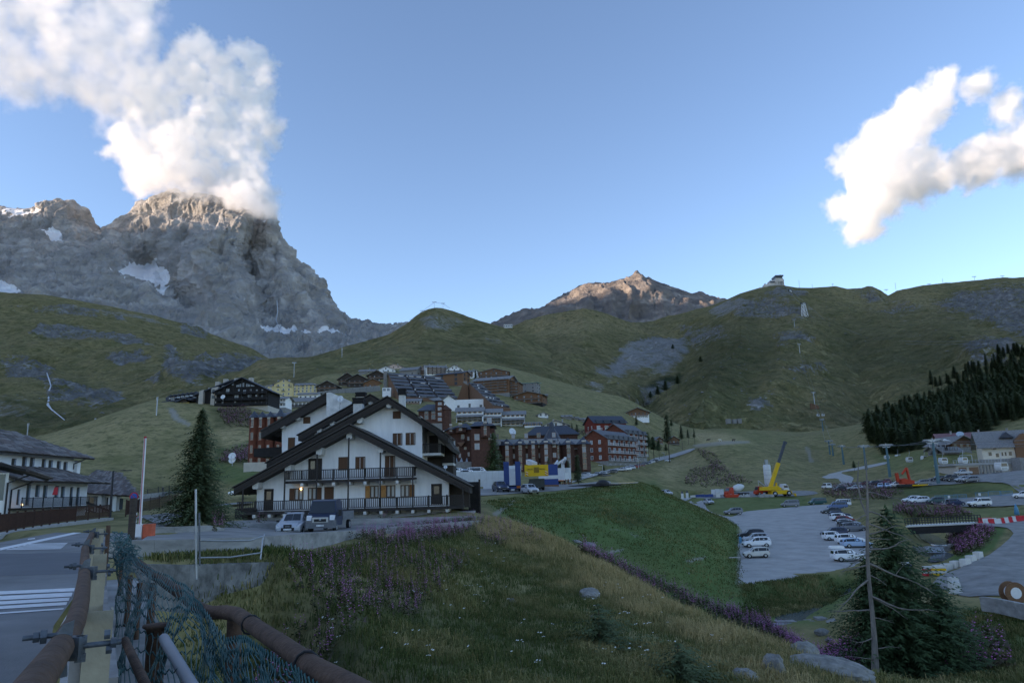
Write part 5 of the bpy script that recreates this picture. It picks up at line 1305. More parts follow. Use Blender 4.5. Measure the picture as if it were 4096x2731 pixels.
wallstrip('parapet','grey concrete parapet at the end of the bridge behind the green mesh',[(440,2164,20,1.2),(620,2158,20.7,1.3),(770,2155,21.5,1.35),(1052,2146,23.6,1.4)],.35,m_conc2)
wallstrip('kerb_wall','low grey concrete wall beside the barrier post and spruce',[(568,2106,35,1.1),(700,2106,36,1.1),(840,2100,38,1.1),(900,2112,40,1.1)],.3,m_conc2)
t=wallstrip('abutment','rough weathered abutment wall below the bridge parapet',[(600,2256,18.2,4.5),(760,2258,19.2,4.5),(900,2254,20.6,4.2),(1040,2248,22,3.6),(1100,2246,22.8,3)],1.2,m_rough)
b=MB();n_=10
# ---- houses on the left of the road, roofed with stone slabs
SLABM=[mat('roof_slab_a',(.165,.145,.135),.95,.25,3,.4,8),mat('roof_slab_b',(.105,.092,.087),.95,.25,3,.4,8),mat('roof_slab_c',(.21,.185,.17),.95,.25,3,.4,8),mat('roof_slab_d',(.135,.105,.095),.95,.25,3,.4,8)]
def slab_mesh(k):
 r_=random.Random(k);b=MB();w,d,t=1,1,.07
 p=[(-.5*w+r_.uniform(-.05,.05),-.5+r_.uniform(-.08,.08)),(.0,-.5+r_.uniform(-.1,.1)),(.5+r_.uniform(-.05,.05),-.5+r_.uniform(-.08,.08)),(.5+r_.uniform(-.04,.04),.5),(-.5+r_.uniform(-.04,.04),.5)]
 b.add([(x,y,0)for x,y in p]+[(x,y,t)for x,y in p],[(4,3,2,1,0),(5,6,7,8,9)]+[(i,(i+1)%5,(i+1)%5+5,i+5)for i in range(5)])
 return b.mesh('slab',SLABM[k%4])
SLABS=[slab_mesh(k)for k in range(12)]
def slab_roof(parent,e0,e1,r0,r1,rows,cols,limit=300,th=.18):
 """lays lapping stone slabs on the plane eave e0-e1 to ridge r0-r1"""
 e0,e1,r0,r1=map(Vector,(e0,e1,r0,r1))
 nx=(e1-e0).normalized();n=nx.cross((r0-e0)).normalized()
 if n.z<0:n=-n
 b=MB();v=[e0,e1,r1,r0];b.add([p-n*.02 for p in v]+[p-n*th for p in v],[(0,1,2,3),(7,6,5,4),(0,4,5,1),(1,5,6,2),(2,6,7,3),(3,7,4,0)])
 o=b.build('roof',m_dwood,parent)
 for i in range(rows):
  for j in range(cols):
   q=(i+.5)/rows;s_=(j+.5+(.35 if i%2 else 0)+rnd.uniform(-.12,.12))/cols
   if s_>1:continue
   p=e0.lerp(e1,s_).lerp(r0.lerp(r1,s_),q)
   w=(e0.lerp(r0,q)-e1.lerp(r1,q)).length/cols;d=(r0-e0).length/rows
   x=nx;y=n.cross(x);
   M=Matrix((x,y,n)).transposed().to_4x4()
   M=Matrix.Translation(p+n*rnd.uniform(.0,.05))@M@Matrix.Rotation(R(rnd.uniform(-4,4)),4,'Z')@Matrix.Rotation(R(4+rnd.uniform(-1.5,1.5)),4,'X')@Matrix.Diagonal((w*rnd.uniform(.9,1.12),d*1.25,rnd.uniform(.8,1.5),1))
   s=link('slab',rnd.choice(SLABS),o);s.matrix_local=M
 return o
m_tealglass=mat('teal_window_glass',(.05,.10,.12),.15,.2,2,spec=.6)
m_greyshut=mat('blue_grey_window_reveal',(.27,.30,.36),.9)
LY=72
LA=Vector(P(*c1(95,1040),LY));LB=Vector(P(*c1(1005,1010),86))
LT=thing('inn','white two-storey house with stone slab roofs and iron balcony beside the road','house',LA)
ax=Vector((LB.x-LA.x,LB.y-LA.y,0));LLEN=ax.length;ax.normalize();ay=Vector((-ax.y,ax.x,0))
def WL(x,y,z):return ax*x+ay*y+Vector((0,0,z))
def lc(x,y,off=0.0):
 """local (along, height) of a c1 pixel on the facade plane pushed back by off"""
 d=ray(*c1(x,y));o=LA+ay*off
 k=(ay.x*o.x+ay.y*o.y)/(ay.x*d[0]+ay.y*d[1])
 p=Vector(d*k)-LA
 return p.dot(ax),p.z
rzL=math.atan2(ax.y,ax.x)
zbal=lc(500,962)[1];zeave=lc(600,640)[1]
def lbox(b,x0,x1,y0,y1,z0,z1,mi=0):
 v=[WL(x,y,z)for z in(z0,z1)for y in(y0,y1)for x in(x0,x1)]
 b.add(v,[(0,2,3,1),(4,5,7,6),(0,1,5,4),(2,6,7,3),(0,4,6,2),(1,3,7,5)],mi)
b=MB();lbox(b,-1.5,LLEN,0,9,zbal-4,zeave+.1);b.build('wall',m_white,LT)
UP=4.2
zu0=lc(600,510,UP)[1];zu1=lc(600,355,UP)[1]
xu1=lc(862,500,UP)[0]
b=MB();lbox(b,-9,xu1,UP,12,zeave-.5,zu1+.4);b.build('upper_wall',m_white,LT)
def lwin(x0,x1,y0,y1,off=0,gl=None,nm='window'):
 a,z0=lc(x0,y1,off);c,z1=lc(x1,y0,off);b=MB();w=c-a;h=z1-z0
 b.box(0,w*.62,-.015,.03,0,h,1);b.box(w*.62,w,-.03,.03,0,h,2)
 b.box(-.05,0,-.05,.03,0,h,0);b.box(0,w,-.05,.03,h,h+.06,0);b.box(0,w,-.05,.03,-.05,0,0)
 b.box(w*.3,w*.34,-.03,-.0151,0,h,0)
 o=b.build(nm,[m_frame,gl or m_tealglass,m_greyshut],LT);o.location=WL(a,off,z0);o.rotation_euler=(0,0,rzL)
for x0,x1,y0,y1 in((193,235,760,930),(298,362,702,935),(412,470,708,838),(503,560,712,842),(640,692,720,846),(714,764,725,848),(812,858,732,940),(890,938,736,940)):lwin(x0,x1,y0,y1,0,None,'door' if y1>900 else 'window')
for x0,x1,y0,y1 in((135,190,400,465),(258,318,378,478),(348,408,388,490),(488,542,405,502),(568,622,418,512),(666,718,428,522),(744,796,438,530)):lwin(x0,x1,y0,y1,UP,m_glass)
# iron balcony
b=MB();lbox(b,-.1,LLEN+.2,-1.3,-.001,zbal-.22,zbal);ob=b.build('balcony',m_dwood,LT)
r_=MB();lbox(r_,-.1,LLEN+.2,-1.3,-1.24,zbal+.98,zbal+1.04);lbox(r_,-.1,LLEN+.2,-1.29,-1.25,zbal+.1,zbal+.14)
for k in range(9):lbox(r_,k*LLEN/8-.04,k*LLEN/8+.04,-1.31,-1.23,zbal,zbal+1.08)
r_.build('handrail',m_iron,ob)
m1=MB();m1.box(-.012,.012,-.012,.012,.0,.84);me_=m1.mesh('baluster',m_iron)
n_=int(LLEN/.13)
for k in range(n_):put(ob,me_,*WL(k*.13+.06,-1.27,zbal+.141),rzL,name='baluster')
# lower and upper stone roofs
ze=lc(600,655,-1.5)[1];zr=zu0+.05
slab_roof(LT,WL(-.6,-1.7,ze),WL(LLEN+2.2,-1.7,ze-.1),WL(-.6,UP+.1,zr),WL(LLEN+.2,UP+.1,zr),9,22)
zue=lc(600,345,UP-1.4)[1];zur=lc(0,55,UP+4.5)[1]
slab_roof(LT,WL(-9,UP-1.5,zue),WL(xu1+2.2,UP-1.5,zue-.1),WL(-9,UP+5,zur),WL(xu1-5,UP+5,zur),14,21)
b=MB();b.tube([WL(xu1-.1,UP-.1,zr),WL(xu1-.1,UP-.1,zue-.8),WL(xu1+.5,UP-1.2,zue-.2)],.07,6);b.tube([WL(0,-.12,zbal-4),WL(0,-.12,ze-.9),WL(1.4,-1.4,ze-.1)],.08,6);b.build('drainpipe',m_iron,LT)
b=MB();lbox(b,xu1+.7,xu1+1.5,UP-.1,UP+.8,zr-.5,zr+1.0);b.build('chimney',m_white,LT)
b=MB();lbox(b,xu1+.6,xu1+1.6,UP-.2,UP+.9,zr+1.0,zr+1.15);b.build('chimney_cap',m_slab,LT)
la=MB();la.lathe([(.03,0),(.09,.05),(.09,.16),(.03,.2)],8);o=la.build('lamp',m_lit,LT);o.location=WL(*[lc(258,940,-1)[0],-1.0,lc(258,945,-1)[1]])
# neighbour at the frame's left edge
o0=Vector(P(*c1(-40,1060),62))
NT_=thing('house','white house corner with dark overhanging roof at the left edge','house',o0,R(35))
b=MB();x1=(Vector(P(*c1(58,1060),62)).x-o0.x)*.8;zt=Vector(P(*c1(58,560),62)).z-o0.z
b.box(-9,x1,0,8,-3,zt);b.build('wall',m_white,NT_)
b=MB();b.prism([(-9,zt+3.6),(x1+1.2,zt+.25),(x1+1.2,zt+.02),(-9,zt+3.2)][::-1],-1.4,8.5);b.build('roof',m_blackw,NT_)
slab_roof(NT_,(x1+3.2,-1.2,zt-.5),(x1+3.2,3.5,zt-.5),(x1-1.6,-1.2,zt+1.1),(x1-1.6,3.5,zt+1.1),5,6)
b=MB();b.box(x1-1.0,x1-.25,-.05,.02,1.3,3.6);b.build('window',m_tealglass,NT_)
b=MB();b.tube([(x1-.02,-.15,-3),(x1-.02,-.15,zt-.9),(x1+1.6,-.6,zt-.2)],.08,6);b.build('drainpipe',m_iron,NT_)
# low house further along under a broad slab roof
RA=Vector(P(*c1(1190,985),96))
RT=thing('bungalow','low white house under a broad stone slab roof beyond the inn','house',RA)
def rl(x,y,off=0):
 p=Vector(P(*c1(x,y),96+off/DK))-RA;return p
b=MB();xa,xb,zh=rl(1005,0).x,rl(1485,0).x,rl(1200,800).z
b.add([(xa,0,-3),(xb,0,-3),(xb-5.5,9,-3),(xa-5.5,9,-3),(xa,0,zh),(xb,0,zh),(xb-5.5,9,zh),(xa-5.5,9,zh)],[(3,2,1,0),(4,5,6,7),(0,1,5,4),(1,2,6,5),(2,3,7,6),(3,0,4,7)]);b.build('wall',m_white,RT)
slab_roof(RT,(rl(960,0).x,-1.8,rl(1000,775,-1.8).z),(rl(1775,0).x,-1.8,rl(1775,832,-1.8).z),(rl(880,0).x,6,rl(880,540,6).z),(rl(1190,0).x,6,rl(1190,575,6).z),12,22)
for x0,x1,y0,y1 in((1040,1110,850,985),(1250,1322,850,985),(1400,1450,860,990)):
 a,c=rl(x0,y1),rl(x1,y0);b=MB();b.box(a.x,c.x,-.04,.02,a.z,c.z);b.build('window',m_glass,RT)
for x in(1215,1350):
 a=rl(x,985);b=MB();b.box(a.x-.35,a.x+.35,-1.2,-.4,a.z-1,rl(x,800).z);b.build('pillar',m_white,RT)
b=MB();p,q=rl(1000,840),rl(1460,1010);b.beam((p.x,-3.0,p.z),(q.x,-3.0,q.z),.3,.22);b.beam((p.x,-3.0,p.z-.9),(q.x,-3.0,q.z-.9),.12,.12)
for k in range(14):
 m_=p.lerp(q,k/13);b.box(m_.x-.05,m_.x+.05,-3.05,-2.95,m_.z-1.6,m_.z-.1)
b.build('stair_rail',m_dwood,RT)
# ---- brown iron fence along the pavement, with kerb
m_rustiron=mat('rust_brown_iron',(.055,.026,.018),.75,.3,6)
FTOP=[(-400,1075,32),(0,1042,42),(300,1014,46),(600,986,50),(900,962,54),(1300,930,62)]
FBOT=[(-400,1345,32),(0,1292,42),(300,1228,46),(600,1182,50),(900,1140,54),(1300,1094,62)]
ft=thing('iron_fence','rust-brown iron railing along the pavement in front of the inn','fence',P(*c1(600,1182),50));o_=Vector(ft.location)
def fence_run(ft,o_,top,bot,cf,npan,mm,nb=10,pw=.09,dense=.5):
 tp=[Vector(P(*cf(x,y),d))-o_ for x,y,d in top];bt=[Vector(P(*cf(x,y),d))-o_ for x,y,d in bot]
 bt=[Vector((a.x,a.y,c.z))for a,c in zip(tp,bt)]
 for k in range(len(tp)-1):
  for q in range(npan):
   f0,f1=q/npan,(q+1)/npan
   a0,a1=bt[k].lerp(bt[k+1],f0),bt[k].lerp(bt[k+1],f1);c0,c1_=tp[k].lerp(tp[k+1],f0),tp[k].lerp(tp[k+1],f1)
   p=MB();p.box(a0.x-pw/2,a0.x+pw/2,a0.y-pw/2,a0.y+pw/2,a0.z,c0.z+.08);p.build('post',mm,ft)
   r1=MB();r1.beam(c0-Vector((0,0,.05)),c1_-Vector((0,0,.05)),.05,.06);r1.beam(a0+Vector((0,0,.18)),a1+Vector((0,0,.18)),.04,.05)
   r1.build('rail',mm,ft)
   r2=MB()
   for i in range(nb):
    f=(i+.5)/nb;x,y_=a0.lerp(a1,f),c0.lerp(c1_,f)
    r2.box(x.x-.02,x.x+.02,x.y-.02,x.y+.02,x.z+.21,y_.z-.081)
   tag(r2.build('bars',mm,ft),kind='stuff')
fence_run(ft,o_,FTOP,FBOT,c1,3,m_rustiron,12)
mesh_=MB()
kt=[Vector(P(*c1(x,y),d))for x,y,d in FBOT]
kb=MB()
for a,c in zip(kt[:-1],kt[1:]):
 n=Vector((c.y-a.y,-(c.x-a.x),0)).normalized()
 d_=Vector((0,0,1))
 v=[a-n*.5+d_*.06,c-n*.5+d_*.06,c+n*.25+d_*.06,a+n*.25+d_*.06]
 kb.add(v+[p-Vector((0,0,.8))for p in v],[(0,1,2,3),(7,6,5,4),(0,4,5,1),(1,5,6,2),(2,6,7,3),(3,7,4,0)])
tag(kb.build('kerb',mat('pale_kerb_stone',(.36,.35,.33),.95,.15,2,.3,10)),kind='structure')
# brown boarded railing further up the lane
ft2=thing('iron_fence','dark brown boarded railing climbing the lane behind the barrier pole','fence',P(*c1(1700,980),88));o_=Vector(ft2.location)
fence_run(ft2,o_,[(1490,880,72),(1640,872,84),(1880,838,100),(2080,810,125)],[(1490,1075,72),(1640,1032,84),(1880,982,100),(2080,930,125)],c1,2,m_rustiron,16)
wl=thing('lane_wall','low grey wall along the climbing lane below the meadow','wall',P(*c1(1700,840),130));o_=Vector(wl.location)
q=MB();pts_=[Vector(P(*c1(x,y),d))-o_ for x,y,d in((1640,862,120),(1800,836,140),(2000,808,165),(2200,780,190))]
for a,c in zip(pts_[:-1],pts_[1:]):q.beam(a,c,.5,1.2)
q.build('wall_run',m_conc2,wl)
ft3=thing('wire_fence','thin dark wire fence on the lane wall beside the walking person','fence',P(*c1(1860,800),150));o_=Vector(ft3.location)
q=MB()
for x,y0,y1 in((1735,750,850),(1862,722,830),(1990,708,812),(2100,700,800)):
 p,s_=Vector(P(*c1(x,y0),150))-o_,Vector(P(*c1(x,y1),150))-o_;pp=MB();pp.beam(p,s_,.12,.12);pp.build('post',m_iron,ft3)
for f in(.1,.5,.9):q.tube([Vector(P(*c1(x,y0+(y1-y0)*f),150))-o_ for x,y0,y1 in((1735,750,850),(1862,722,830),(1990,708,812),(2100,700,800))],.025,4)
for k in range(40):
 x=1735+k*9.2;yt=750-(k/40)*50;p,s_=Vector(P(*c1(x,yt),150))-o_,Vector(P(*c1(x,yt+98),150))-o_;q.beam(p,s_,.03,.03)
tag(q.build('wires',m_iron,ft3),kind='stuff')
# ---- road, markings
m_asph=mat('road_asphalt',(.18,.178,.175),.92,.28,.45,.45,40)
m_asph2=mat('dark_asphalt_patch',(.12,.123,.13),.92,.12,.6,.45,40)
m_paint=mat('road_paint',(.62,.62,.62),.8,.12,6)
ZR=-1.65
def road_pt(u,v,z=ZR):
 d=ray(u,v);k=z/d[2];return(d[0]*k,d[1]*k,z)
def sheet_px(name,pts,m,z,kind='structure',zs=None):
 b=MB();v=[road_pt(u,vv,z)for u,vv in pts]
 b.add(v,[tuple(range(len(v)))]);o=b.build(name,m);tag(o,kind=kind);return o
mk=[road_pt(u,v)for u,v in((-1400,2731+500),(60,2731+500),(215,2500),(330,2340),(400,2230),(450,2175),(520,2158),(600,2130),(700,2085),(700,2040),(560,2062),(440,2090),(0,2168),(-400,2240),(-1400,2440))]
b=MB();b.add(mk,[tuple(range(len(mk)))]);tag(b.build('road',m_asph),kind='structure')
far=[Vector(P(u,v,y))for u,v,y in((560,2062,66),(700,2040,78),(700,2086,56),(620,2112,48),(830,2036,62),(800,2010,90),(900,1990,105),(1010,1985,105),(1010,1962,125),(860,1976,125),(750,1998,108))]
r_=AREAS['road_far']=np.array([(p.x,p.y)for p in(far[0],far[1],far[10],far[9],far[8],far[7],far[6],far[5],far[4],far[2],far[3])])
drape('road',r_,m_asph,.12)
sheet_px('road_patch',[(-300,2215),(360,2210),(330,2292),(-300,2312)],m_asph2,ZR+.004)
def stripe(pts,lift=.008):
 o=sheet_px('road_marking',pts,m_paint,ZR+lift);return o
stripe([(0,2190),(0,2200),(515,2088),(515,2082)])
stripe([(560,2072),(640,2056),(640,2052),(560,2068)])
for y0,y1 in((2358,2371),(2376,2392),(2396,2409),(2414,2426),(2438,2444)):stripe([(-200,y0+14+(y0-2358)*.12),(300-(y0-2358)*.55,y0-8),(296-(y0-2358)*.55,y1-8),(-200,y1+14+(y0-2358)*.12)])
for k in range(5):y=2173+k*5.2;stripe([(30+(4-k)*22,y+1),(272-k*6,y-3),(266-k*6,y),(22+(4-k)*22,y+4)])
stripe([(110,2154),(140,2150),(140,2154),(112,2157)]);stripe([(310,2115),(330,2112),(330,2115),(312,2118)])
stripe([(290,2420),(300,2420),(190,2640),(160,2640)],.006)
#  VEHICLES
m_tyre=mat('tyre_rubber',(.018,.018,.019),.9)
m_rim=mat('alloy_rim',(.36,.37,.38),.4,.1,3,metal=.6)
m_cglass=mat('car_glass',(.018,.022,.026),.08,.1,1,spec=.7)
m_head=mat('headlight_glass',(.55,.57,.60),.15,.15,8,spec=.7)
m_tail=mat('tail_light',(.30,.012,.010),.25)
m_trim=mat('black_trim',(.022,.022,.024),.6)
m_plate=mat('number_plate',(.6,.6,.6),.6)
CARCOL=dict(white=(.72,.73,.74),silver=(.40,.42,.45),grey=(.17,.18,.20),dark=(.045,.05,.056),black=(.016,.017,.02),navy=(.022,.035,.075),blue=(.06,.12,.26),light_blue=(.28,.40,.55),beige=(.55,.53,.48),green=(.018,.085,.085),red=(.26,.025,.02),maroon=(.11,.025,.03),orange=(.55,.20,.03),teal=(.02,.07,.075))
def paint(c):return mat(c+'_car_paint',CARCOL[c],.28,.04,1,spec=.6)
# station: distance from the rear (share of length), half width, underside, belt, roof, half width at roof
SHAPES={'hatch':(3.75,.82,1.52,[(0,.74,.42,.86,.90,.62),(.03,.80,.28,.92,1.40,.60),(.12,.82,.24,.94,1.50,.60),(.45,.82,.22,.93,1.52,.60),(.60,.82,.22,.92,1.44,.58),(.745,.82,.22,.90,.96,.66),(.90,.80,.24,.80,.83,.66),(.98,.74,.28,.66,.69,.60),(1,.66,.40,.55,.58,.55)]),'suv':(4.5,.92,1.68,[(0,.84,.50,.98,1.02,.70),(.025,.90,.34,1.04,1.46,.66),(.12,.92,.30,1.06,1.64,.66),(.42,.92,.30,1.04,1.68,.66),(.58,.92,.30,1.02,1.60,.64),(.725,.92,.30,1.00,1.06,.72),(.90,.90,.30,.92,.95,.72),(.98,.84,.34,.76,.80,.66),(1,.74,.46,.62,.66,.60)]),'wagon':(4.65,.89,1.46,[(0,.80,.45,.84,.88,.66),(.03,.87,.28,.90,1.18,.62),(.12,.89,.24,.92,1.41,.61),(.42,.89,.22,.90,1.46,.61),(.56,.89,.22,.89,1.39,.59),(.70,.89,.22,.87,.92,.68),(.90,.86,.24,.76,.79,.66),(.98,.80,.28,.62,.65,.60),(1,.70,.38,.52,.55,.54)]),'sedan':(4.5,.88,1.43,[(0,.80,.42,.88,.90,.64),(.05,.86,.26,.94,.97,.68),(.16,.88,.24,.94,1.04,.66),(.30,.88,.22,.92,1.38,.60),(.48,.88,.22,.90,1.43,.60),(.58,.88,.22,.89,1.36,.58),(.72,.88,.22,.87,.91,.68),(.90,.86,.24,.77,.80,.66),(.98,.80,.28,.62,.65,.60),(1,.70,.38,.52,.55,.54)]),'van':(4.9,.95,1.95,[(0,.90,.40,1.05,1.10,.80),(.02,.94,.30,1.08,1.86,.80),(.10,.95,.28,1.08,1.94,.80),(.60,.95,.28,1.06,1.95,.80),(.72,.95,.28,1.04,1.84,.78),(.85,.95,.28,1.02,1.10,.80),(.95,.92,.30,.90,.94,.78),(.99,.86,.34,.74,.78,.72),(1,.80,.44,.60,.64,.68)]),'boxy':(4.7,.93,1.86,[(0,.90,.55,1.08,1.12,.78),(.015,.92,.42,1.10,1.80,.78),(.06,.93,.40,1.10,1.86,.78),(.50,.93,.38,1.10,1.86,.78),(.60,.93,.38,1.08,1.78,.76),(.68,.93,.38,1.08,1.14,.82),(.92,.92,.38,1.04,1.08,.82),(.99,.88,.42,.90,.94,.80),(1,.84,.52,.70,.74,.76)]),'pickup':(5.1,.92,1.78,[(0,.88,.52,1.02,1.04,.84),(.02,.92,.40,1.04,1.06,.86),(.36,.92,.36,1.04,1.06,.84),(.38,.92,.36,1.04,1.72,.68),(.55,.92,.34,1.03,1.78,.66),(.62,.92,.34,1.02,1.68,.64),(.73,.92,.34,1.01,1.07,.74),(.92,.90,.34,.94,.97,.74),(.99,.84,.38,.78,.82,.68),(1,.76,.48,.64,.68,.62)]),}
CARM={}
def lights(b_h,b_t,Lc,st):
 e=st[-2];t=st[1];zt=t[3]-.14
 for s in(-1,1):
  b_h.append((s,Lc*e[0]-.10,e[1]*.80*s,e[3]-.05));b_t.append((s,Lc*.012,t[1]*.86*s,zt))
def car_parts(kind):
 if kind in CARM:return CARM[kind]
 Lc,hw,H,st=SHAPES[kind]
 b=MB();gl=MB();n=len(st);rows=[]
 for x,w,z0,zb,zr,wr in st:
  X=(x-.5)*Lc
  rows.append([(X,-w*.93,z0),(X,-w,z0+(zb-z0)*.35),(X,-w,zb-.06),(X,-w*.955,zb),(X,-wr,zr-.05),(X,-wr*.84,zr),(X,0,zr+.018),(X,wr*.84,zr),(X,wr,zr-.05),(X,w*.955,zb),(X,w,zb-.06),(X,w,z0+(zb-z0)*.35),(X,w*.93,z0)])
 V=[p for r in rows for p in r];m=13;Fb=[]
 def tall(k):return st[k][4]-st[k][3]>.2
 for k in range(n-1):
  for q in range(m-1):Fb.append((k*m+q,k*m+q+1,(k+1)*m+q+1,(k+1)*m+q))
  Fb.append((k*m+m-1,k*m,(k+1)*m,(k+1)*m+m-1))
 Fb.append(tuple(reversed(range(m))));Fb.append(tuple(range((n-1)*m,n*m)))
 b.add(V,[f[::-1]for f in Fb],0,False)
 def lift(p,c=.006):
  v=Vector(p)-Vector((0,0,1.0));return Vector(p)+Vector((0.0,v.y,0)).normalized()*c if abs(v.y)>.2 else Vector(p)+Vector((math.copysign(c,v.x),0,c))
 def quad(a,c,d,e,i0=.06,i1=.94,j0=.1,j1=.92,off=.008):
  a,c,d,e=map(Vector,(a,c,d,e));f=lambda s,t:a.lerp(c,s).lerp(e.lerp(d,s),t)
  nn=(c-a).cross(e-a)
  if nn.length<1e-7:return
  nn.normalize();ctr=(a+c+d+e)/4
  if nn.dot(ctr-Vector((ctr.x*.5,0,.8)))<0:nn=-nn
  gl.add([f(i0,j0)+nn*off,f(i1,j0)+nn*off,f(i1,j1)+nn*off,f(i0,j1)+nn*off],[(0,1,2,3)])
 first=next(k for k in range(n)if tall(k));last=max(k for k in range(n)if tall(k))
 for k in range(first,last):
  for s in(3,8):
   a,c,d,e=rows[k][s],rows[k+1][s],rows[k+1][s+1],rows[k][s+1]
   quad(a,c,d,e,.08 if k==first else.03,.97)
 for s in(3,8):
  quad(rows[last][s],rows[last+1][s],rows[last+1][s+1],rows[last][s+1],.05,.6,.12,.85)
 for k0,k1 in((last,last+1),(first-1,first)):
  for s in(5,6):quad(rows[k0][s],rows[k1][s],rows[k1][s+1],rows[k0][s+1],.06,.95,.02,.98,.010)
 body=b.mesh('body',[m_trim]);glass=gl.mesh('windows',m_cglass)
 r=.33 if kind in('suv','van','boxy','pickup')else.30
 w=MB();w.lathe([(r*.55,-.10),(r*.97,-.10),(r,-.06),(r,.06),(r*.97,.10),(r*.55,.10)],18,mi=0);w.lathe([(r*.64,.085),(r*.60,.105),(r*.2,.112),(.02,.112)],10,mi=1,smooth=False)
 for q in range(5):
  a=q*2*math.pi/5;w.cbox((math.cos(a)*r*.38,math.sin(a)*r*.38,.112),r*.5,.05,.014,1,a)
 wheel=w.mesh('wheel',[m_tyre,m_rim])
 arch=MB();arch.lathe([(r*.5,-.02),(r*1.20,-.02),(r*1.20,.004),(r*.5,.004)],18);arch=arch.mesh('wheel_arch',m_trim)
 hl=MB();hl.cbox((0,0,0),.16,.34,.13);hl=hl.mesh('headlight',m_head)
 tl=MB();tl.cbox((0,0,0),.08,.20,.30 if kind!='sedan' else.16);tl=tl.mesh('taillight',m_tail)
 gr=MB();e=st[-1];gr.cbox((Lc/2-.015,0,e[2]+.06),.06,e[1]*1.2,.20);gr.cbox((Lc/2-.02,0,e[2]-.02),.06,.5,.10,1);gr=gr.mesh('grille',[m_trim,m_plate])
 rp=MB();e=st[0];rp.cbox((-Lc/2+.0,0,e[2]+.18),.05,.5,.11);rp=rp.mesh('number_plate',m_plate)
 mi=MB();mi.cbox((0,0,0),.10,.20,.13);mi=mi.mesh('wing_mirror',m_trim)
 sk=MB();sk.box(-Lc*.40,Lc*.44,-hw*.94,hw*.94,st[4][2]-.04,st[4][2]+.10);sk=sk.mesh('underbody',m_trim)
 CARM[kind]=(Lc,hw,H,st,r,body,glass,wheel,arch,hl,tl,gr,rp,mi,sk)
 return CARM[kind]
PROTO={}
def car(kind,color,loc,yaw,label,group=None,name='parked_car',cat='car',rails=False,sc=1.0):
 Lc,hw,H,st,r,body,glass,wheel,arch,hl,tl,gr,rp,mi,sk=car_parts(kind)
 key=(kind,)
 if key not in PROTO:
  t=thing(name,label,cat,loc,R(yaw),group)
  o=link('body',body,t);o.material_slots[0].link='OBJECT'
  link('windows',glass,t);link('grille',gr,t);link('number_plate',rp,t);link('underbody',sk,t)
  for sx in(-1,1):
   for sy in(-1,1):
    ww=put(t,wheel,(Lc*(.5-.175)if sx>0 else-Lc*(.5-.19)),sy*(hw-.085),r,name='wheel');ww.rotation_euler=(R(-90*sy),0,0)
    a=put(ww,arch,0,0,.065,name='wheel_arch')
  for sy in(-1,1):
   e=st[-2];h=put(t,hl,Lc*(e[0]-.5)-.02,sy*e[1]*.76,e[3]-.04,R(-18*sy),'headlight')
   q=st[1];put(t,tl,Lc*(q[0]-.5)-.02,sy*q[1]*.86,q[3]-.12,0,'taillight')
   k=max(i for i in range(len(st))if st[i][4]-st[i][3]>.2);put(t,mi,Lc*(st[k][0]-.5+.08),sy*(hw+.09),st[k][3]+.04,0,'wing_mirror')
  PROTO[key]=t
 else:
  t=copy_tree(PROTO[key]);t.name=name;t.location=loc;t.rotation_euler=(0,0,R(yaw));tag(t,label,cat)
  if group:t['group']=group
  elif 'group' in t:del t['group']
 for o in t.children:
  if o.name.startswith('body'):o.material_slots[0].link='OBJECT';o.material_slots[0].material=paint(color)
 t.scale=(sc,sc,sc)
 return t
def at(cf,x,y,rmin=40,lift=.05):
 u,v=cf(x,y);p=hit([u],[v],rmin)[0]
 return Vector((p[0],p[1],float(zsm(p[0],p[1]))+lift))
G1='cars in the valley car park'
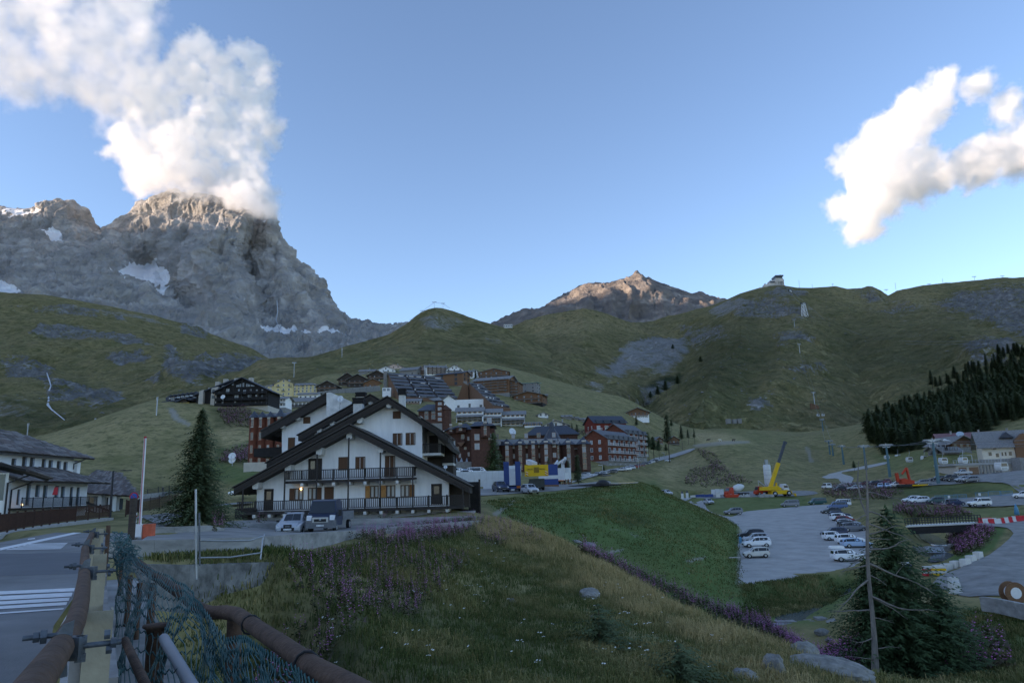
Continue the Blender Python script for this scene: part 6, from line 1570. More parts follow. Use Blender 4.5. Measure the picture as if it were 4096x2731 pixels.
for cf,x,y,kind,col,yaw,lab in((c7,908,1128,'suv','black',176,'black off-roader behind two pale cars at the left edge of the car park'),(c7,945,1166,'suv','silver',178,'silver-blue car squeezed between the black off-roader and a white car'),(c7,955,1205,'suv','white',179,'white sport utility car with black wheel arches next to the beige hatchback'),(c7,953,1298,'hatch','beige',180,'small beige hatchback nearest the grass edge of the car park'),(c7,748,912,'suv','grey',186,'dark grey car alone at the mouth of the car park lane'),(c7,527,820,'suv','silver',-82,'grey-blue car parked on the grass corner of the lane, nose towards us'),(c7,1258,843,'van','grey',160,'small silver people carrier alone on the far edge of the car park'),(c7,1502,824,'van','green',184,'dark green van parked along the far bank'),(c7,1712,842,'van','white',170,'white camper van with orange rear at the far right corner'),(c7,1680,864,'van','blue',172,'blue people carrier in front of the white camper van'),(c7,1620,902,'wagon','dark',180,'black estate car sticking out beyond the head of the right-hand row'),(c7,1700,938,'wagon','navy',-4,'dark blue car first in the tail-out right-hand row'),(c7,1716,968,'suv','white',-5,'white car second in the tail-out right-hand row'),(c7,1756,988,'hatch','red',-5,'red and grey car in the middle of the tail-out row'),(c7,1778,1014,'wagon','silver',-5,'silver estate car before the black car with red lights'),(c7,1795,1044,'suv','dark',-6,'black car with red tail lights near the end of the tail-out row'),(c7,1830,1062,'suv','grey',-6,'grey off-roader carrying a bicycle at the end of the tail-out row'),(c7,1650,1112,'suv','navy',172,'dark blue car hidden behind the white hatchback'),(c7,1652,1142,'hatch','white',0,'white hatchback whose rear points into the open car park'),(c7,1795,1176,'suv','white',-4,'white sport utility car between the hatchback and the blue car'),(c7,1852,1206,'wagon','light_blue',-4,'pale blue car half hidden by the big larch'),(c7,1782,1330,'suv','white',-2,'white car with a roof box nearest the big larch'),(c8,278,795,'van','white',90,'white van seen from behind at the mouth of the gravel path'),(c8,415,818,'hatch','black',178,'black car at the left end of the upper park'),(c8,575,806,'wagon','silver',170,'silver estate car in the upper park just behind the dead trunk'),(c8,690,758,'hatch','maroon',90,'dark red car in the back row of the upper park beside the dead trunk'),(c8,770,764,'suv','black',178,'black car in the back row of the upper park'),(c8,835,752,'hatch','maroon',85,'maroon car behind the two pale blue cars'),(c8,905,742,'suv','maroon',80,'dark red car at the right of the back row'),(c8,845,790,'hatch','light_blue',-120,'left one of two pale blue cars in the upper park'),(c8,920,787,'hatch','light_blue',-110,'right one of two pale blue cars in the upper park'),(c8,1005,780,'suv','white',175,'white car just left of the red excavator'),(c8,1280,760,'suv','grey',176,'grey estate car just right of the red excavator'),(c8,1440,712,'wagon','dark',170,'dark car beside the foot of the big lift tower'),(c8,1555,708,'suv','black',165,'black car right of the big lift tower'),(c8,1622,714,'pickup','dark',160,'black pick-up in the right part of the upper park'),(c8,1712,722,'suv','silver',172,'silver car behind the dark grey one at the park exit'),(c8,1785,726,'suv','grey',175,'dark grey car at the exit of the upper park'),(c8,1706,652,'pickup','silver',178,'silver pick-up in front of the brown garage doors'),(c8,2048,626,'suv','white',178,'white car parked against the stone terrace wall of the pale house'),(c8,1172,940,'suv','white',178,'white car behind its white neighbour in the middle park'),(c8,1250,948,'suv','white',178,'white sport utility car in front of the other white one in the middle park'),(c8,1418,948,'hatch','teal',178,'dark teal car between the white cars and the dark blue one'),(c8,1630,970,'hatch','navy',2,'dark blue car alone in the middle park'),(c8,1878,980,'boxy','white',180,'boxy white off-roader on the edge of the middle park'),(c8,2340,893,'suv','white',150,'white car cut by the right edge of the picture')):
 car(kind,col,at(cf,x,y),yaw,lab,G1 if cf is c7 else 'cars in the upper parks')
for cf,x,y,Y,kind,col,yaw,lab in((c6,712,1012,108,'suv','navy',-75,'dark blue car facing us beside the blue low-loader'),(c6,988,1010,107,'hatch','silver',-68,'silver hatchback facing us in front of the yellow crane truck'),(c6,1536,842,238,'suv','silver',-20,'silver car at the lower end of the village road'),(c6,1612,832,246,'wagon','silver',190,'silver-white estate second from the lower end of the village road'),(c6,1662,824,252,'hatch','white',195,'white hatchback by the street lamp on the village road'),(c6,1692,846,244,'suv','dark',20,'dark car driving up the village road'),(c6,1757,804,268,'wagon','dark',200,'dark estate car below the stone base of the red block'),(c6,1842,784,286,'wagon','silver',200,'silver estate car beneath the red block'),(c6,1892,780,290,'suv','white',205,'white car on the village road beneath the red block'),(c6,1932,770,300,'suv','silver',205,'silver car just below the red one on the village road'),(c6,1984,756,315,'hatch','red',205,'red car on the village road'),(c6,2024,746,330,'van','maroon',205,'dark red van above the red car on the village road'),(c6,2060,732,345,'suv','dark',205,'dark car above the dark red van'),(c6,2094,722,357,'hatch','grey',205,'grey car high on the village road'),(c6,2126,710,370,'suv','silver',205,'silver car at the upper end of the parked line'),(c6,2158,702,385,'suv','dark',205,'uppermost dark car of the line on the village road'),(c6,2280,694,430,'hatch','white',-160,'white car standing apart by the lamp at the top of the village road'),(c6,2278,1012,190,'hatch','silver',-70,'silver car half hidden beyond the green embankment'),(c6,322,826,150,'suv','white',10,'white car left behind the white hoarding'),(c6,372,828,152,'hatch','light_blue',8,'pale blue car behind the white hoarding'),(c6,425,834,150,'wagon','white',6,'white estate car behind the white hoarding'),(c6,502,832,154,'van','white',5,'white van behind the white hoarding'),(c3,318,940,138,'sedan','white',180,'white car on the road between the spruce and the gabled house')):
 p=Vector(P(*cf(x,y),Y));p.z=max(p.z,zat(p.x,p.y)+.02)if cf is c6 and Y<130 else p.z
 car(kind,col,p,yaw,lab,'cars along the village road')
# roof box, bicycle and camper details are things carried by their cars
p=at(c7,1720,1330)+Vector((-.6,-.1,1.75))
b=MB();b.prism([(-1.0,.0),(1.0,.0),(.95,.28),(.7,.36),(-.8,.36),(-1.02,.22)],-.38,.38);tag(b.build('roof_box',paint('white'),loc=p),'white roof box on the white car by the larch','roof box')
# ---- silver estate car and blue flatbed truck on the terrace
p=Vector(P(*c3(738,1246),51));tA4=car('wagon','silver',p,-84,'silver estate car with a large grille parked in front of the gabled house',name='estate_car',sc=1.05)
b=MB();Lc=4.65
b.cbox((Lc/2+.03,0,.55),.06,.52,.40,0);b.cbox((Lc/2+.07,0,.44),.03,.52,.11,1);b.build('radiator_grille',[m_trim,m_plate],tA4)
b=MB()
for q in range(4):
 pts=[(Lc/2+.072,-.105+q*.07+.045*math.cos(a*math.pi/6),.63+.045*math.sin(a*math.pi/6))for a in range(13)];b.tube(pts,.008,5)
b.build('badge',m_grey,tA4)
b=MB()
for s in(-1,1):b.beam((-1.4,s*.56,1.49),(.5,s*.56,1.49),.04,.04)
b.build('roof_rail',m_grey,tA4)
m_navy=mat('navy_truck_paint',(.018,.028,.06),.35,.08,1,spec=.6);m_gplast=mat('grey_bumper_plastic',(.13,.135,.145),.7)
p=Vector(P(*c3(1008,1222),51))
TV=thing('flatbed_truck','dark blue cab truck with grey bumper parked beside the silver estate','truck',p,R(-90))
def cab(parent,w,h,l,mm,gl=m_cglass):
 """front faces +x"""
 b=MB();z0=.45
 rows=[(0,h*.98),(l*.45,h),(l*.62,h*.97),(l*.80,h*.56),(l*.97,h*.47),(l,h*.36)]
 v=[];
 for x,z in rows:v+=[(x,-w/2,z0),(x,-w/2,z0+(z-z0)*.5),(x,-w/2*(.86 if z>h*.8 else.97),z),(x,w/2*(.86 if z>h*.8 else.97),z),(x,w/2,z0+(z-z0)*.5),(x,w/2,z0)]
 f=[]
 for k in range(len(rows)-1):
  for q in range(6):f.append((k*6+q,k*6+(q+1)%6,(k+1)*6+(q+1)%6,(k+1)*6+q))
 f+=[tuple(range(6))[::-1],tuple(range((len(rows)-1)*6,len(rows)*6))]
 b.add(v,[q[::-1]for q in f]);b.build('cab',mm,parent)
 g=MB();a0,a1=Vector((l*.635,0,h*.945)),Vector((l*.80,0,h*.59));o=Vector((.018,0,.012))
 g.add([a0+o+Vector((0,-w*.39,0)),a0+o+Vector((0,w*.39,0)),a1+o+Vector((0,w*.455,0)),a1+o+Vector((0,-w*.455,0))],[(3,2,1,0)]);g.build('windscreen',gl,parent)
 for s in(-1,1):
  g=MB();g.add([(l*.2,s*w*.478,h*.58),(l*.72,s*w*.482,h*.58),(l*.60,s*w*.444,h*.92),(l*.2,s*w*.44,h*.92)],[(0,1,2,3)]);g.build('side_window',gl,parent)
cab(TV,1.98,2.25,2.3,m_navy)
b=MB();b.box(1.9,2.34,-1.02,1.02,.32,.86);b.box(2.3,2.36,-.62,.62,.80,.98,0);b.build('bumper',m_gplast,TV)
b=MB();b.box(2.24,2.40,-.55,.55,.72,1.06,0);b.box(2.401,2.42,-.42,.42,.76,.95,1);b.lathe([(.07,0),(.07,.02)],14,(0,0,0),2);
v=b.v[-28:];b.v[-28:]=[(2.42+z,x,.90+y)for x,y,z in v];b.build('radiator_grille',[m_rim,m_trim,m_grey],TV)
for s in(-1,1):
 b=MB();b.prism([(0,0),(.2,-.05),(.12,.34),(-.08,.30)],-.17,.17);b.build('headlight',m_head,TV,(2.12,s*.80,.86))
 b=MB();b.cbox((0,0,0),.12,.22,.42);b.beam((0,-s*.1,0),(.02,-s*.3,-.05),.05,.05);b.build('wing_mirror',m_trim,TV,(1.62,s*1.2,1.32))
b=MB();b.box(2.35,2.38,-.26,.26,.45,.56);b.build('number_plate',m_plate,TV)
b=MB();b.box(-3.6,-.08,-1.02,1.02,.75,.95);b.box(-3.6,-.08,-1.02,-.98,.951,1.35);b.box(-3.6,-.08,.98,1.02,.951,1.35);b.box(-3.6,-3.56,-.979,.979,.951,1.35)
for s in range(9):b.box(-.16,-.1,-.9+s*.22,-.86+s*.22,.952,2.05)
b.box(-.17,-.09,-.95,.95,2.051,2.11);b.build('flatbed',m_gplast,TV)
car_parts('van');wv=CARM['van'][7]
for x,y in((1.55,.86),(1.55,-.86),(-2.5,.86),(-2.5,-.86)):
 ww=put(TV,wv,x,y,.36,name='wheel');ww.rotation_euler=(R(-90 if y>0 else 90),0,0);ww.scale=(1.1,1.1,1.1)
# ---- lorries in the yard behind the house
m_blue_t=mat('blue_trailer_paint',(.02,.05,.17),.5,.1,1);m_yel=mat('machine_yellow',(.62,.36,.01),.5,.1,1);m_wht=mat('white_lorry_paint',(.54,.55,.55),.45,.1,1);m_orl=mat('orange_lamp',(.55,.12,.01),.35);m_redp=mat('red_machine_paint',(.42,.04,.015),.55,.15,1)
tw=MB();tw.lathe([(.2,-.15),(.5,-.15),(.52,-.1),(.52,.1),(.5,.15),(.2,.15)],16,mi=0);tw.lathe([(.3,.12),(.28,.16),(.05,.17)],10,mi=1);tw=tw.mesh('wheel',[m_tyre,m_rim])
def wheels(t,xs,w,r=.52):
 for x in xs:
  for s in(-1,1):
   o=put(t,tw,x,s*w,r,name='wheel');o.rotation_euler=(R(-90*s),0,0);o.scale=(r/.52,)*3
def px_place(cf,x,y,Y):
 p=Vector(P(*cf(x,y),Y));p.z=zat(p.x,p.y)+.06;return p
t=thing('low_loader','blue low-loader lorry with two upright loading ramps seen from behind','lorry',px_place(c6,826,1000,110),R(90))
b=MB();b.box(-1.0,11,-1.25,1.25,.75,.95);b.box(-1.0,-.8,-1.25,1.25,.4,.95);b.build('bed',m_blue_t,t)
for s in(-1,1):
 b=MB();b.box(-1.3,-1.1,s*.9-.42,s*.9+.42,.9,4.6)
 for k in range(8):b.box(-1.36,-1.301,s*.9-.38,s*.9+.38,1.0+k*.45,1.1+k*.45)
 b.build('loading_ramp',m_blue_t,t)
 b=MB();b.box(-1.12,-1.0,s*.95-.3,s*.95+.3,.5,.88);b.build('tail_light',m_orl,t)
b=MB();b.box(9,11.4,-1.25,1.25,.6,3.7);b.prism([(9,3.71),(11.2,3.71),(9.2,4.3)],-1.2,1.2);b.build('cab',m_wht,t);wheels(t,(0,1.4,8,10.6),1.05)
b=MB();b.box(-1.0,-.9,-.3,.3,.1,.4);b.build('number_plate',m_plate,t)
t=thing('crane_truck','yellow crane lorry seen from behind with hazard-striped counterweight','lorry',px_place(c6,1055,992,116),R(90))
b=MB();b.box(0,9,-1.3,1.3,.8,1.4);b.box(-.2,.2,-1.3,1.3,.5,1.9);b.build('chassis',mat('dark_green_grey',(.05,.055,.05),.8),t);wheels(t,(.8,2.3,6,8),1.1,.6)
b=MB();b.box(-.9,.6,-1.95,1.95,2.3,4.15);b.build('counterweight',m_yel,t)
b=MB()
for i in range(5):
 for j in range(5):b.cbox((-.93,-.36+i*.18,2.95+j*.18),.06,.12,.12)
b.build('radiator',m_trim,t)
for s in(-1,1):
 b=MB()
 for k in range(4):b.beam((-.93,s*1.6-.22,2.35+k*.18),(-.93,s*1.6+.2,2.55+k*.18),.02,.07,k%2)
 b.build('hazard_plate',[m_redp,m_plate],t)
 text(t,'SPECIAL',(-.935,s*1.0+.5,3.35),.26,m_trim,R(-90))
b=MB();b.beam((-.4,.2,4.2),(7,1.2,5.0),.8,.8);b.build('boom',m_pconc,t)
t=thing('crane_lorry','white lorry with a folded loading crane beside the blue container','lorry',px_place(c6,1262,946,140),R(78))
b=MB();b.box(0,7,-1.25,1.25,.8,1.2);b.box(7,9.4,-1.25,1.25,.6,3.4);b.build('body',m_wht,t);wheels(t,(.6,2,6.6,8.2),1.05)
b=MB();b.box(0,.15,-1.2,1.2,1.2,2.4);b.box(0,6.5,-1.25,-1.15,1.2,2.3);b.box(0,6.5,1.15,1.25,1.2,2.3);b.build('tipper',m_wht,t)
b=MB();b.beam((6.4,0,1.2),(6.4,0,4.4),.6,.6);b.beam((6.4,0,4.3),(2.4,-1.2,5.2),.45,.6);b.beam((2.4,-1.2,5.2),(3.0,1.4,3.6),.35,.4);b.beam((3.0,1.4,3.6),(6,1.0,4.9),.3,.3);b.build('loading_crane',m_wht,t)
b=MB();b.beam((-.02,-1.1,.75),(-.02,1.1,.75),.1,.15);b.build('tail_light',m_orl,t)
t=thing('container','blue covered container with a white stripe between the lorries','container',px_place(c6,1168,944,128),0)
b=MB();b.box(-1.75,1.75,0,5,.3,1.35,0);b.box(-1.75,1.75,0,5,1.36,2.0,1);b.box(-1.72,1.72,.03,5,2.01,4.0,0);b.build('cover',[m_blue_t,m_wht],t)
b=MB();b.box(-1.8,1.8,-.2,5,-.5,.29);b.build('base',m_owood,t)
t=thing('hoarding','white corrugated hoarding left of the blue low-loader','fence',px_place(c6,580,878,128),0)
for k in range(10):
 b=MB();x=-5.6+k*1.12
 b.box(x,x+1.1,0,.05,.1,2.9)
 for q in range(4):b.box(x+.08+q*.27,x+.2+q*.27,-.04,-.001,.1,2.9)
 b.build('panel',m_wht,t)
t=thing('tyre_heap','black tyres and white bags heaped beside the blue low-loader','tyres',px_place(c6,690,920,122),0)
for k,(x,z)in enumerate(((-1.2,0),(0,0),(1.2,0),(-.6,.35),(.7,.35),(0,.7))):
 w=MB();w.lathe([(.3,0),(.6,0),(.62,.15),(.6,.33),(.3,.33)],14);w.build('tyre',m_tyre,t,(x,0,z*1.0))
b=MB();b.prism([(-2.6,0),(1,-.6),(1.4,.2),(-2.4,.9)],-2,-1);b.build('sheeting',m_wht,t)
for x,y,w,lab in((1900,884,3.4,'yellow skip at the top of the green embankment'),):
 t=tag(MB().prism([(-w/2+.3,0),(w/2-.5,0),(w/2,1.25),(-w/2,1.25),(-w/2,1.1)],0,1.6).build('skip',m_yel,loc=px_place(c6,x,y,150)),lab,'skip')
t=thing('pipe_heap','heap of black plastic pipes on the crest of the green embankment','pipes',px_place(c6,1585,950,128),0)
for k in range(7):
 b=MB();b.tube([(-5+rnd.uniform(-1,1),k*.25,.15+.12*(k%2)),(0,k*.25+.2,.22+.14*(k%3)),(4.5+rnd.uniform(-1,1),k*.3,.3)],.13,6);b.build('pipe',m_trim,t)
b=MB();b.lathe([(1.2,0),(1.25,.5),(.7,1.0),(.05,1.1)],10);b.build('coil',m_trim,t,(1.9,1.2,.2))
t=thing('timber_stack','planks and striped barrier lying beside the yellow skip','timber',px_place(c6,1780,905,145),0)
for k in range(5):
 b=MB();b.beam((-2.5+k*.2,k*.3,.1+.15*k),(4.5+k*.2,k*.3+.5,.25+.1*k),.25,.1);b.build('plank',m_beige,t)
t=thing('pallet','wooden pallet frame standing right of the white lorry','pallet',px_place(c6,1338,938,140),0)
for k in range(4):
 b=MB();b.box(-1+k*.6,-.86+k*.6,0,.1,0,1.1);b.build('slat',m_owood,t)
for k in range(2):
 b=MB();b.box(-1,1,-.06,-.001,.2+k*.6,.32+k*.6);b.build('rail',m_owood,t)
#  TREES
m_bark=mat('conifer_bark',(.10,.075,.055),.95,.35,6,.6,20,stretch=(1,1,.3))
m_dead=mat('dead_grey_bark',(.17,.15,.135),.95,.35,5,.6,18,stretch=(1,1,.3))
m_fir=mat('dark_fir_needles',(.072,.100,.044),.9,.45,3)
m_fir2=mat('green_larch_needles',(.070,.105,.040),.9,.4,3)
def conifer_mesh(seed,h,rad,layers,per,blade,name='crown',droop=.35,narrow=1.0,gaps=.12):
 """whorls of drooping boughs, each a spray of needle tufts"""
 r_=np.random.RandomState(seed);V=[];T=[]
 for i in range(layers):
  f=i/(layers-1.0)
  z=h*(.05+.94*f**.92)
  R0=rad*(1-f)**narrow*(.78+.4*r_.rand())+.02*rad
  n=max(3,int(per*(1-f*.7)))
  a0=r_.rand()*6.28
  for k in range(n):
   if r_.rand()<gaps:continue
   a=a0+6.283*k/n+r_.uniform(-.25,.25);L=R0*r_.uniform(.5,1.22)
   ca,sa=math.cos(a),math.sin(a);m=max(3,int(L/blade*1.5))
   for q in range(m):
    t=(q+.6)/m;x=L*t;zz=z-droop*L*t**1.4+.10*L*t**3+r_.uniform(-.05,.05)*L
    w=blade*(.55+.6*(1-t))*r_.uniform(.7,1.3);s_=r_.choice((-1,1))
    for s_ in(-1,1):
     b=len(V);yaw=a+s_*r_.uniform(.5,1.2);dx,dy=math.cos(yaw),math.sin(yaw)
     ln=w*r_.uniform(1.0,1.7);dz=-r_.uniform(.05,.55)*ln
     px_,py_=x*ca,x*sa
     V+=[(px_-dy*w*.28,py_+dx*w*.28,zz+.05*w),(px_+dy*w*.28,py_-dx*w*.28,zz-.1*w),(px_+dx*ln,py_+dy*ln,zz+dz)]
     T.append((b,b+1,b+2))
 for q in range(10):
  b=len(V);a=q*2.4;V+=[(.02,0,h*(.93+q*.008)),(math.cos(a)*blade*.5,math.sin(a)*blade*.5,h*(.93+q*.007)),(0,0,h*(.97+q*.006))];T.append((b,b+1,b+2))
 return V,T
def trunk_mesh(h,r):
 b=MB();b.tube([(0,0,-.8),(0,0,h*.3),(.01*h,0,h*.7),(0,0,h*.97)],[r*1.15,r*.8,r*.4,.01],8);return b.mesh('trunk',m_bark)
m_deep=mat('deep_green_larch_needles',(.045,.082,.032),.9,.5,2)
TREES=[]
for k in range(5):
 V,T=conifer_mesh(100+k,1.0,(.20,.23,.18,.26,.21)[k],30,15,.062,droop=.3,narrow=.8)
 TREES.append((tri_mesh('crown',V,T,mats=[m_fir]),trunk_mesh(1.0,.016)))
for k in range(2):
 V,T=conifer_mesh(140+k,1.0,(.30,.34)[k],24,17,.085,droop=.1,narrow=.6,gaps=.2)
 TREES.append((tri_mesh('crown',V,T,mats=[m_fir2]),trunk_mesh(1.0,.018)))
def tree(loc,h,label,group=None,k=None,fat=1.0,name='spruce_tree',cat='tree'):
 k=rnd.randrange(5)if k is None else k
 t=thing(name,label,cat,loc,rnd.uniform(0,6.28),group)
 c=link('crown',TREES[k][0],t);c.scale=(h*fat,h*fat,h);w=link('trunk',TREES[k][1],t);w.scale=(h,h,h)
 return t
def tree_px(cf,x,yb,yt,Y,label,k=None,fat=1.0,group=None,ground=False):
 p=Vector(P(*cf(x,yb),Y));q=Vector(P(*cf(x,yt),Y));h=q.z-p.z
 tree(p,h,label,group,k,fat)
for x,yb,yt,Y,lab,k,fat in((652,808,425,205,'large dark spruce in front of the maroon turreted block',6,.85),(1166,815,655,175,'spruce behind the blue container',1,1.1),(1268,812,665,190,'grey-green spruce behind the white crane lorry',3,.9),(1350,800,685,200,'bushy spruce between the grey-green spruce and the tall dark one',3,1.1),(1442,892,632,165,'tall dark spruce at the corner by the yard',0,1.1),(1078,812,735,180,'small spruce behind the yellow counterweight',1,1.2),(1684,800,735,270,'round bushy tree below the stone base of the red block',6,1.3),(1992,352,262,480,'spruce in front of the lettered chalet hotel',1,1.2),(1432,440,345,330,'conifer right of the curved brown block',6,.8),(1384,400,330,335,'slender conifer beside the white chalet',0,1.0),(1292,402,355,332,'young conifer in front of the white chalet',1,1.1),(2288,505,255,395,'tall dark spruce standing above the village road',0,1.15),(2100,560,420,380,'dark bushy tree right of the tall red block',5,1.2),(2150,580,460,385,'spreading dark tree behind the last red block',6,1.3),(2200,590,490,390,'low dark tree beside the small grey-roofed chalet',5,1.2),(2270,590,530,385,'round shrub tree under the tall spruce',6,1.4),(2320,360,300,500,'small conifer above the tall spruce',5,1.2)):
 tree_px(c6,x,yb,yt,Y,lab,k,fat)
for x,yb,yt,Y,lab,k in((285,235,112,440,'spruce right of the tall spruce, first of three on the bank',1),(342,225,148,445,'spruce in the middle of three on the bank',3),(398,222,145,450,'slim spruce, last of three on the bank',0),(30,330,220,400,'dark bushy spruce at the left end of the village road bank',5),(1830,495,430,330,'bush behind the left lift towers',6)):
 tree_px(c7,x,yb,yt,Y,lab,k,1.1)
tree_px(c5,1420,310,190,540,'tall spruce beside the brown timber hotels',0,1.2)
for(x,yb,yt,Y,lab)in((1745,772,763,1900,'lone conifer on the upper right slope'),(1558,880,862,900,'dark conifer at the top of the rocky gully'),(1530,895,874,850,'broad conifer in the rocky gully'),(1512,905,886,820,'conifer low in the rocky gully'),(1495,912,898,800,'lowest conifer of the rocky gully'),(1610,830,818,1200,'small conifer on the grassy spur'),(1768,862,852,1100,'small conifer left of the gondola line'),(1546,800,790,1300,'conifer above the scree bowl')):
 tree_px(F,x,yb,yt,Y,lab,6,1.5)
# spruce beside the gabled house, standing alone
p=Vector(P(*F(452,1203),47));h_=7.7
V,T=conifer_mesh(7,h_,2.75,60,30,.25,droop=.45,narrow=.80,gaps=.14)
t=thing('spruce_tree','full dark spruce standing alone left of the white gabled house','tree',p)
link('crown',tri_mesh('crown',V,T,mats=[m_fir]),t);link('trunk',trunk_mesh(h_,.16),t)
# the wood on the right-hand slope
def forest():
 poly=[(1995,985),(1985,950),(2030,930),(2080,895),(2140,865),(2200,845),(2260,815),(2330,790),(2380,785),(2390,940),(2300,950),(2260,985),(2180,1000),(2080,1020),(2030,1020)]
 n=0;tries=0;got=[]
 while n<290 and tries<9000:
  tries+=1
  x,y=rnd.uniform(1985,2390),rnd.uniform(785,1020)
  if poly_mask(np.array([x]),np.array([y]),poly,.01)[0]<.5:continue
  u,v=F(x,y);q=hit([u],[v+30],250)[0]
  if q[1]>690 or q[1]<250:
   Y=420+(1020-y)*1.6;q=np.array(P(u,v+30,Y));
  if any((q[0]-a[0])**2+(q[1]-a[1])**2<8 for a in got):continue
  got.append(q);n+=1
  tree((q[0],q[1],zat(q[0],q[1])-.3 if q[1]<690 else q[2]),rnd.uniform(9,16),'dark spruce in the dense wood on the right-hand slope','spruces of the dense wood',None,rnd.uniform(1.15,1.7))
forest()
def far_wood():
 r_=np.random.RandomState(4);V0,T0=conifer_mesh(55,1.0,.30,15,9,.10,droop=.3,narrow=.8);V0=np.array(V0);T0=np.array(T0);Vs=[];Ts=[];nb=0
 poly=[(1990,980),(1990,955),(2030,930),(2140,868),(2260,815),(2380,785),(2450,790),(2450,900),(2300,940),(2180,990),(2040,1012)];pp=np.array([F(*q)for q in poly]);us=r_.uniform(3460,4270,2600);vs=r_.uniform(1370,1770,2600);k=poly_mask(us,vs,pp,1)>.5
 for p in hit(us[k],vs[k]+40,250)[:520]:
  h=r_.uniform(8,14);a=r_.uniform(0,6);c,s_=math.cos(a),math.sin(a);v=V0*(h*1.2,h*1.2,h);Vs.append(np.stack([p[0]+v[:,0]*c-v[:,1]*s_,p[1]+v[:,0]*s_+v[:,1]*c,zat(p[0],p[1])+v[:,2]-.3],-1));Ts.append(T0+nb);nb+=len(V0)
 tag(link('forest',tri_mesh('forest',np.concatenate(Vs),np.concatenate(Ts),mats=[m_fir])),'close-grown smaller spruces filling the dense wood',None,None,'stuff')
far_wood()
for x,y,h,lab in((2005,1015,16,'spruce at the lower left corner of the wood'),(2035,1040,14,'spruce just above the lift line at the edge of the wood'),(2330,965,9,'small conifer in the clearing right of the wood'),(2290,975,8,'young conifer below the clearing')):
 u,v=F(x,y);q=hit([u],[v],200)[0];tree((q[0],q[1],zat(q[0],q[1])),h,lab,None,0,1.2)
# big larch by the stream and the bare dead trunk in front of it
def limb(b,p,d,L,r,seed,drop=.0,n=6,curl=.25):
 r_=random.Random(seed);pts=[Vector(p)];d=Vector(d).normalized()
 for k in range(n):
  d=(d+Vector((r_.uniform(-curl,curl),r_.uniform(-curl,curl),r_.uniform(-curl,curl)-drop))).normalized();pts.append(pts[-1]+d*L/n)
 b.tube(pts,[r*(1-.85*k/n)for k in range(n+1)],5);return pts
p=Vector(P(3500,2745,46));top=Vector(P(3457,1815,46));hd=top.z-p.z
t=thing('dead_larch','tall dead trunk with bare curling branches at the right','tree',p)
lean=(top-p);lean.y=0
def ax_(f):return Vector((lean.x*f+.10*math.sin(f*9),0,lean.z*f))
b=MB();b.tube([ax_(f)-Vector((0,0,1.5 if f==0 else 0))for f in np.linspace(0,1,15)],[.34,.25,.20,.17,.15,.14,.13,.125,.115,.105,.095,.08,.06,.045,.02],8);b.build('trunk',m_dead,t)
f2=ax_(.72);b=MB();b.tube([f2,f2+Vector((-.25,.1,.9)),f2+Vector((-.32,.1,2.2)),ax_(.99)+Vector((-.42,.1,-.3))],[.07,.06,.05,.02],6);b.build('fork',m_dead,t)
def v2f(v):return(2745-v)/(2745-1815)
for k,(v,dx,dz,L_,r_)in enumerate(((1975,1,-.25,2.6,.03),(2005,-.9,.25,1.8,.03),(2055,1,-.12,2.2,.04),(2070,-1,.1,1.7,.03),(2105,1,-.45,3.0,.04),(2150,1,.25,2.2,.04),(2165,1,.1,1.8,.03),(2212,1,-.1,3.3,.05),(2230,-1,-.35,2.6,.03),(2265,1,-.32,4.6,.06),(2275,-1,-.15,1.8,.04),(2310,1,-.3,1.2,.03),(2330,-1,-.45,3.4,.05),(2395,1,-.4,3.9,.05),(2400,1,-.28,2.6,.04),(2450,-1,-.25,2.7,.04),(2480,1,-.2,1.4,.03),(2560,-1,-.3,1.9,.03),(2600,1,.1,1.6,.03),(2640,-1,.2,1.7,.03))):
 b=MB();a=ax_(v2f(v));pts=limb(b,a,(dx,rnd.uniform(-.6,.1),dz),L_,r_*1.5,500+k,.03,7,.22)
 for q in(3,5):limb(b,pts[q],(dx*.7,rnd.uniform(-.5,.5),rnd.uniform(-.9,.5)),L_*.3,r_*.4,700+k*3+q,0,4,.3)
 b.build('branch',m_dead,t)
def big_larch(px_,Y,h,rad,label,seed,layers=44,m=None,vmul=1.0,name='larch_tree',blade=.34,per=34):
 p=Vector(P(*px_,Y));V,T=conifer_mesh(seed,h,rad,layers,per,blade,droop=.18,narrow=.62,gaps=.16)
 t=thing(name,label,'tree',p,rnd.uniform(0,6));link('crown',tri_mesh('crown',V,T,mats=[m or m_deep]),t);link('trunk',trunk_mesh(h,.22),t)
 b=MB()
 for k in range(12):
  z=h*rnd.uniform(.15,.8);a=rnd.uniform(0,6.28);limb(b,(0,0,z),(math.cos(a),math.sin(a),-.1),rad*(1-z/h)*1.05,.05,seed*9+k,.02)
 b.build('boughs',m_bark,t)
 return t
big_larch((3640,2790),49,12.3,5.4,'big dark green larch filling the right foreground',21)
big_larch((3520,2740),50,8.0,3.6,'shorter larch left of the dead trunk in the right foreground',22,34)
big_larch((3800,2760),48,6.6,3.6,'broad larch at the right side of the foreground larches',23,30)
for u,v,Y,h,lab in((2720,2731,25,1.1,'low dark juniper bush at the bottom edge of the slope'),(2400,2590,27,1.5,'spreading dark juniper on the flowery slope'),(3660,2085,126,3.2,'small conifer standing by the footbridge')):
 p=ground_px(u,v,10);V,T=conifer_mesh(int(u),h,h*(1.35 if Y<40 else.3),9 if Y<40 else 14,18,.14,droop=.05,narrow=.5);t=thing('juniper_bush' if Y<40 else 'spruce_tree',lab,'bush' if Y<40 else 'tree',p)
 link('crown',tri_mesh('crown',V,T,mats=[m_fir]),t);link('trunk',trunk_mesh(h,.05),t)
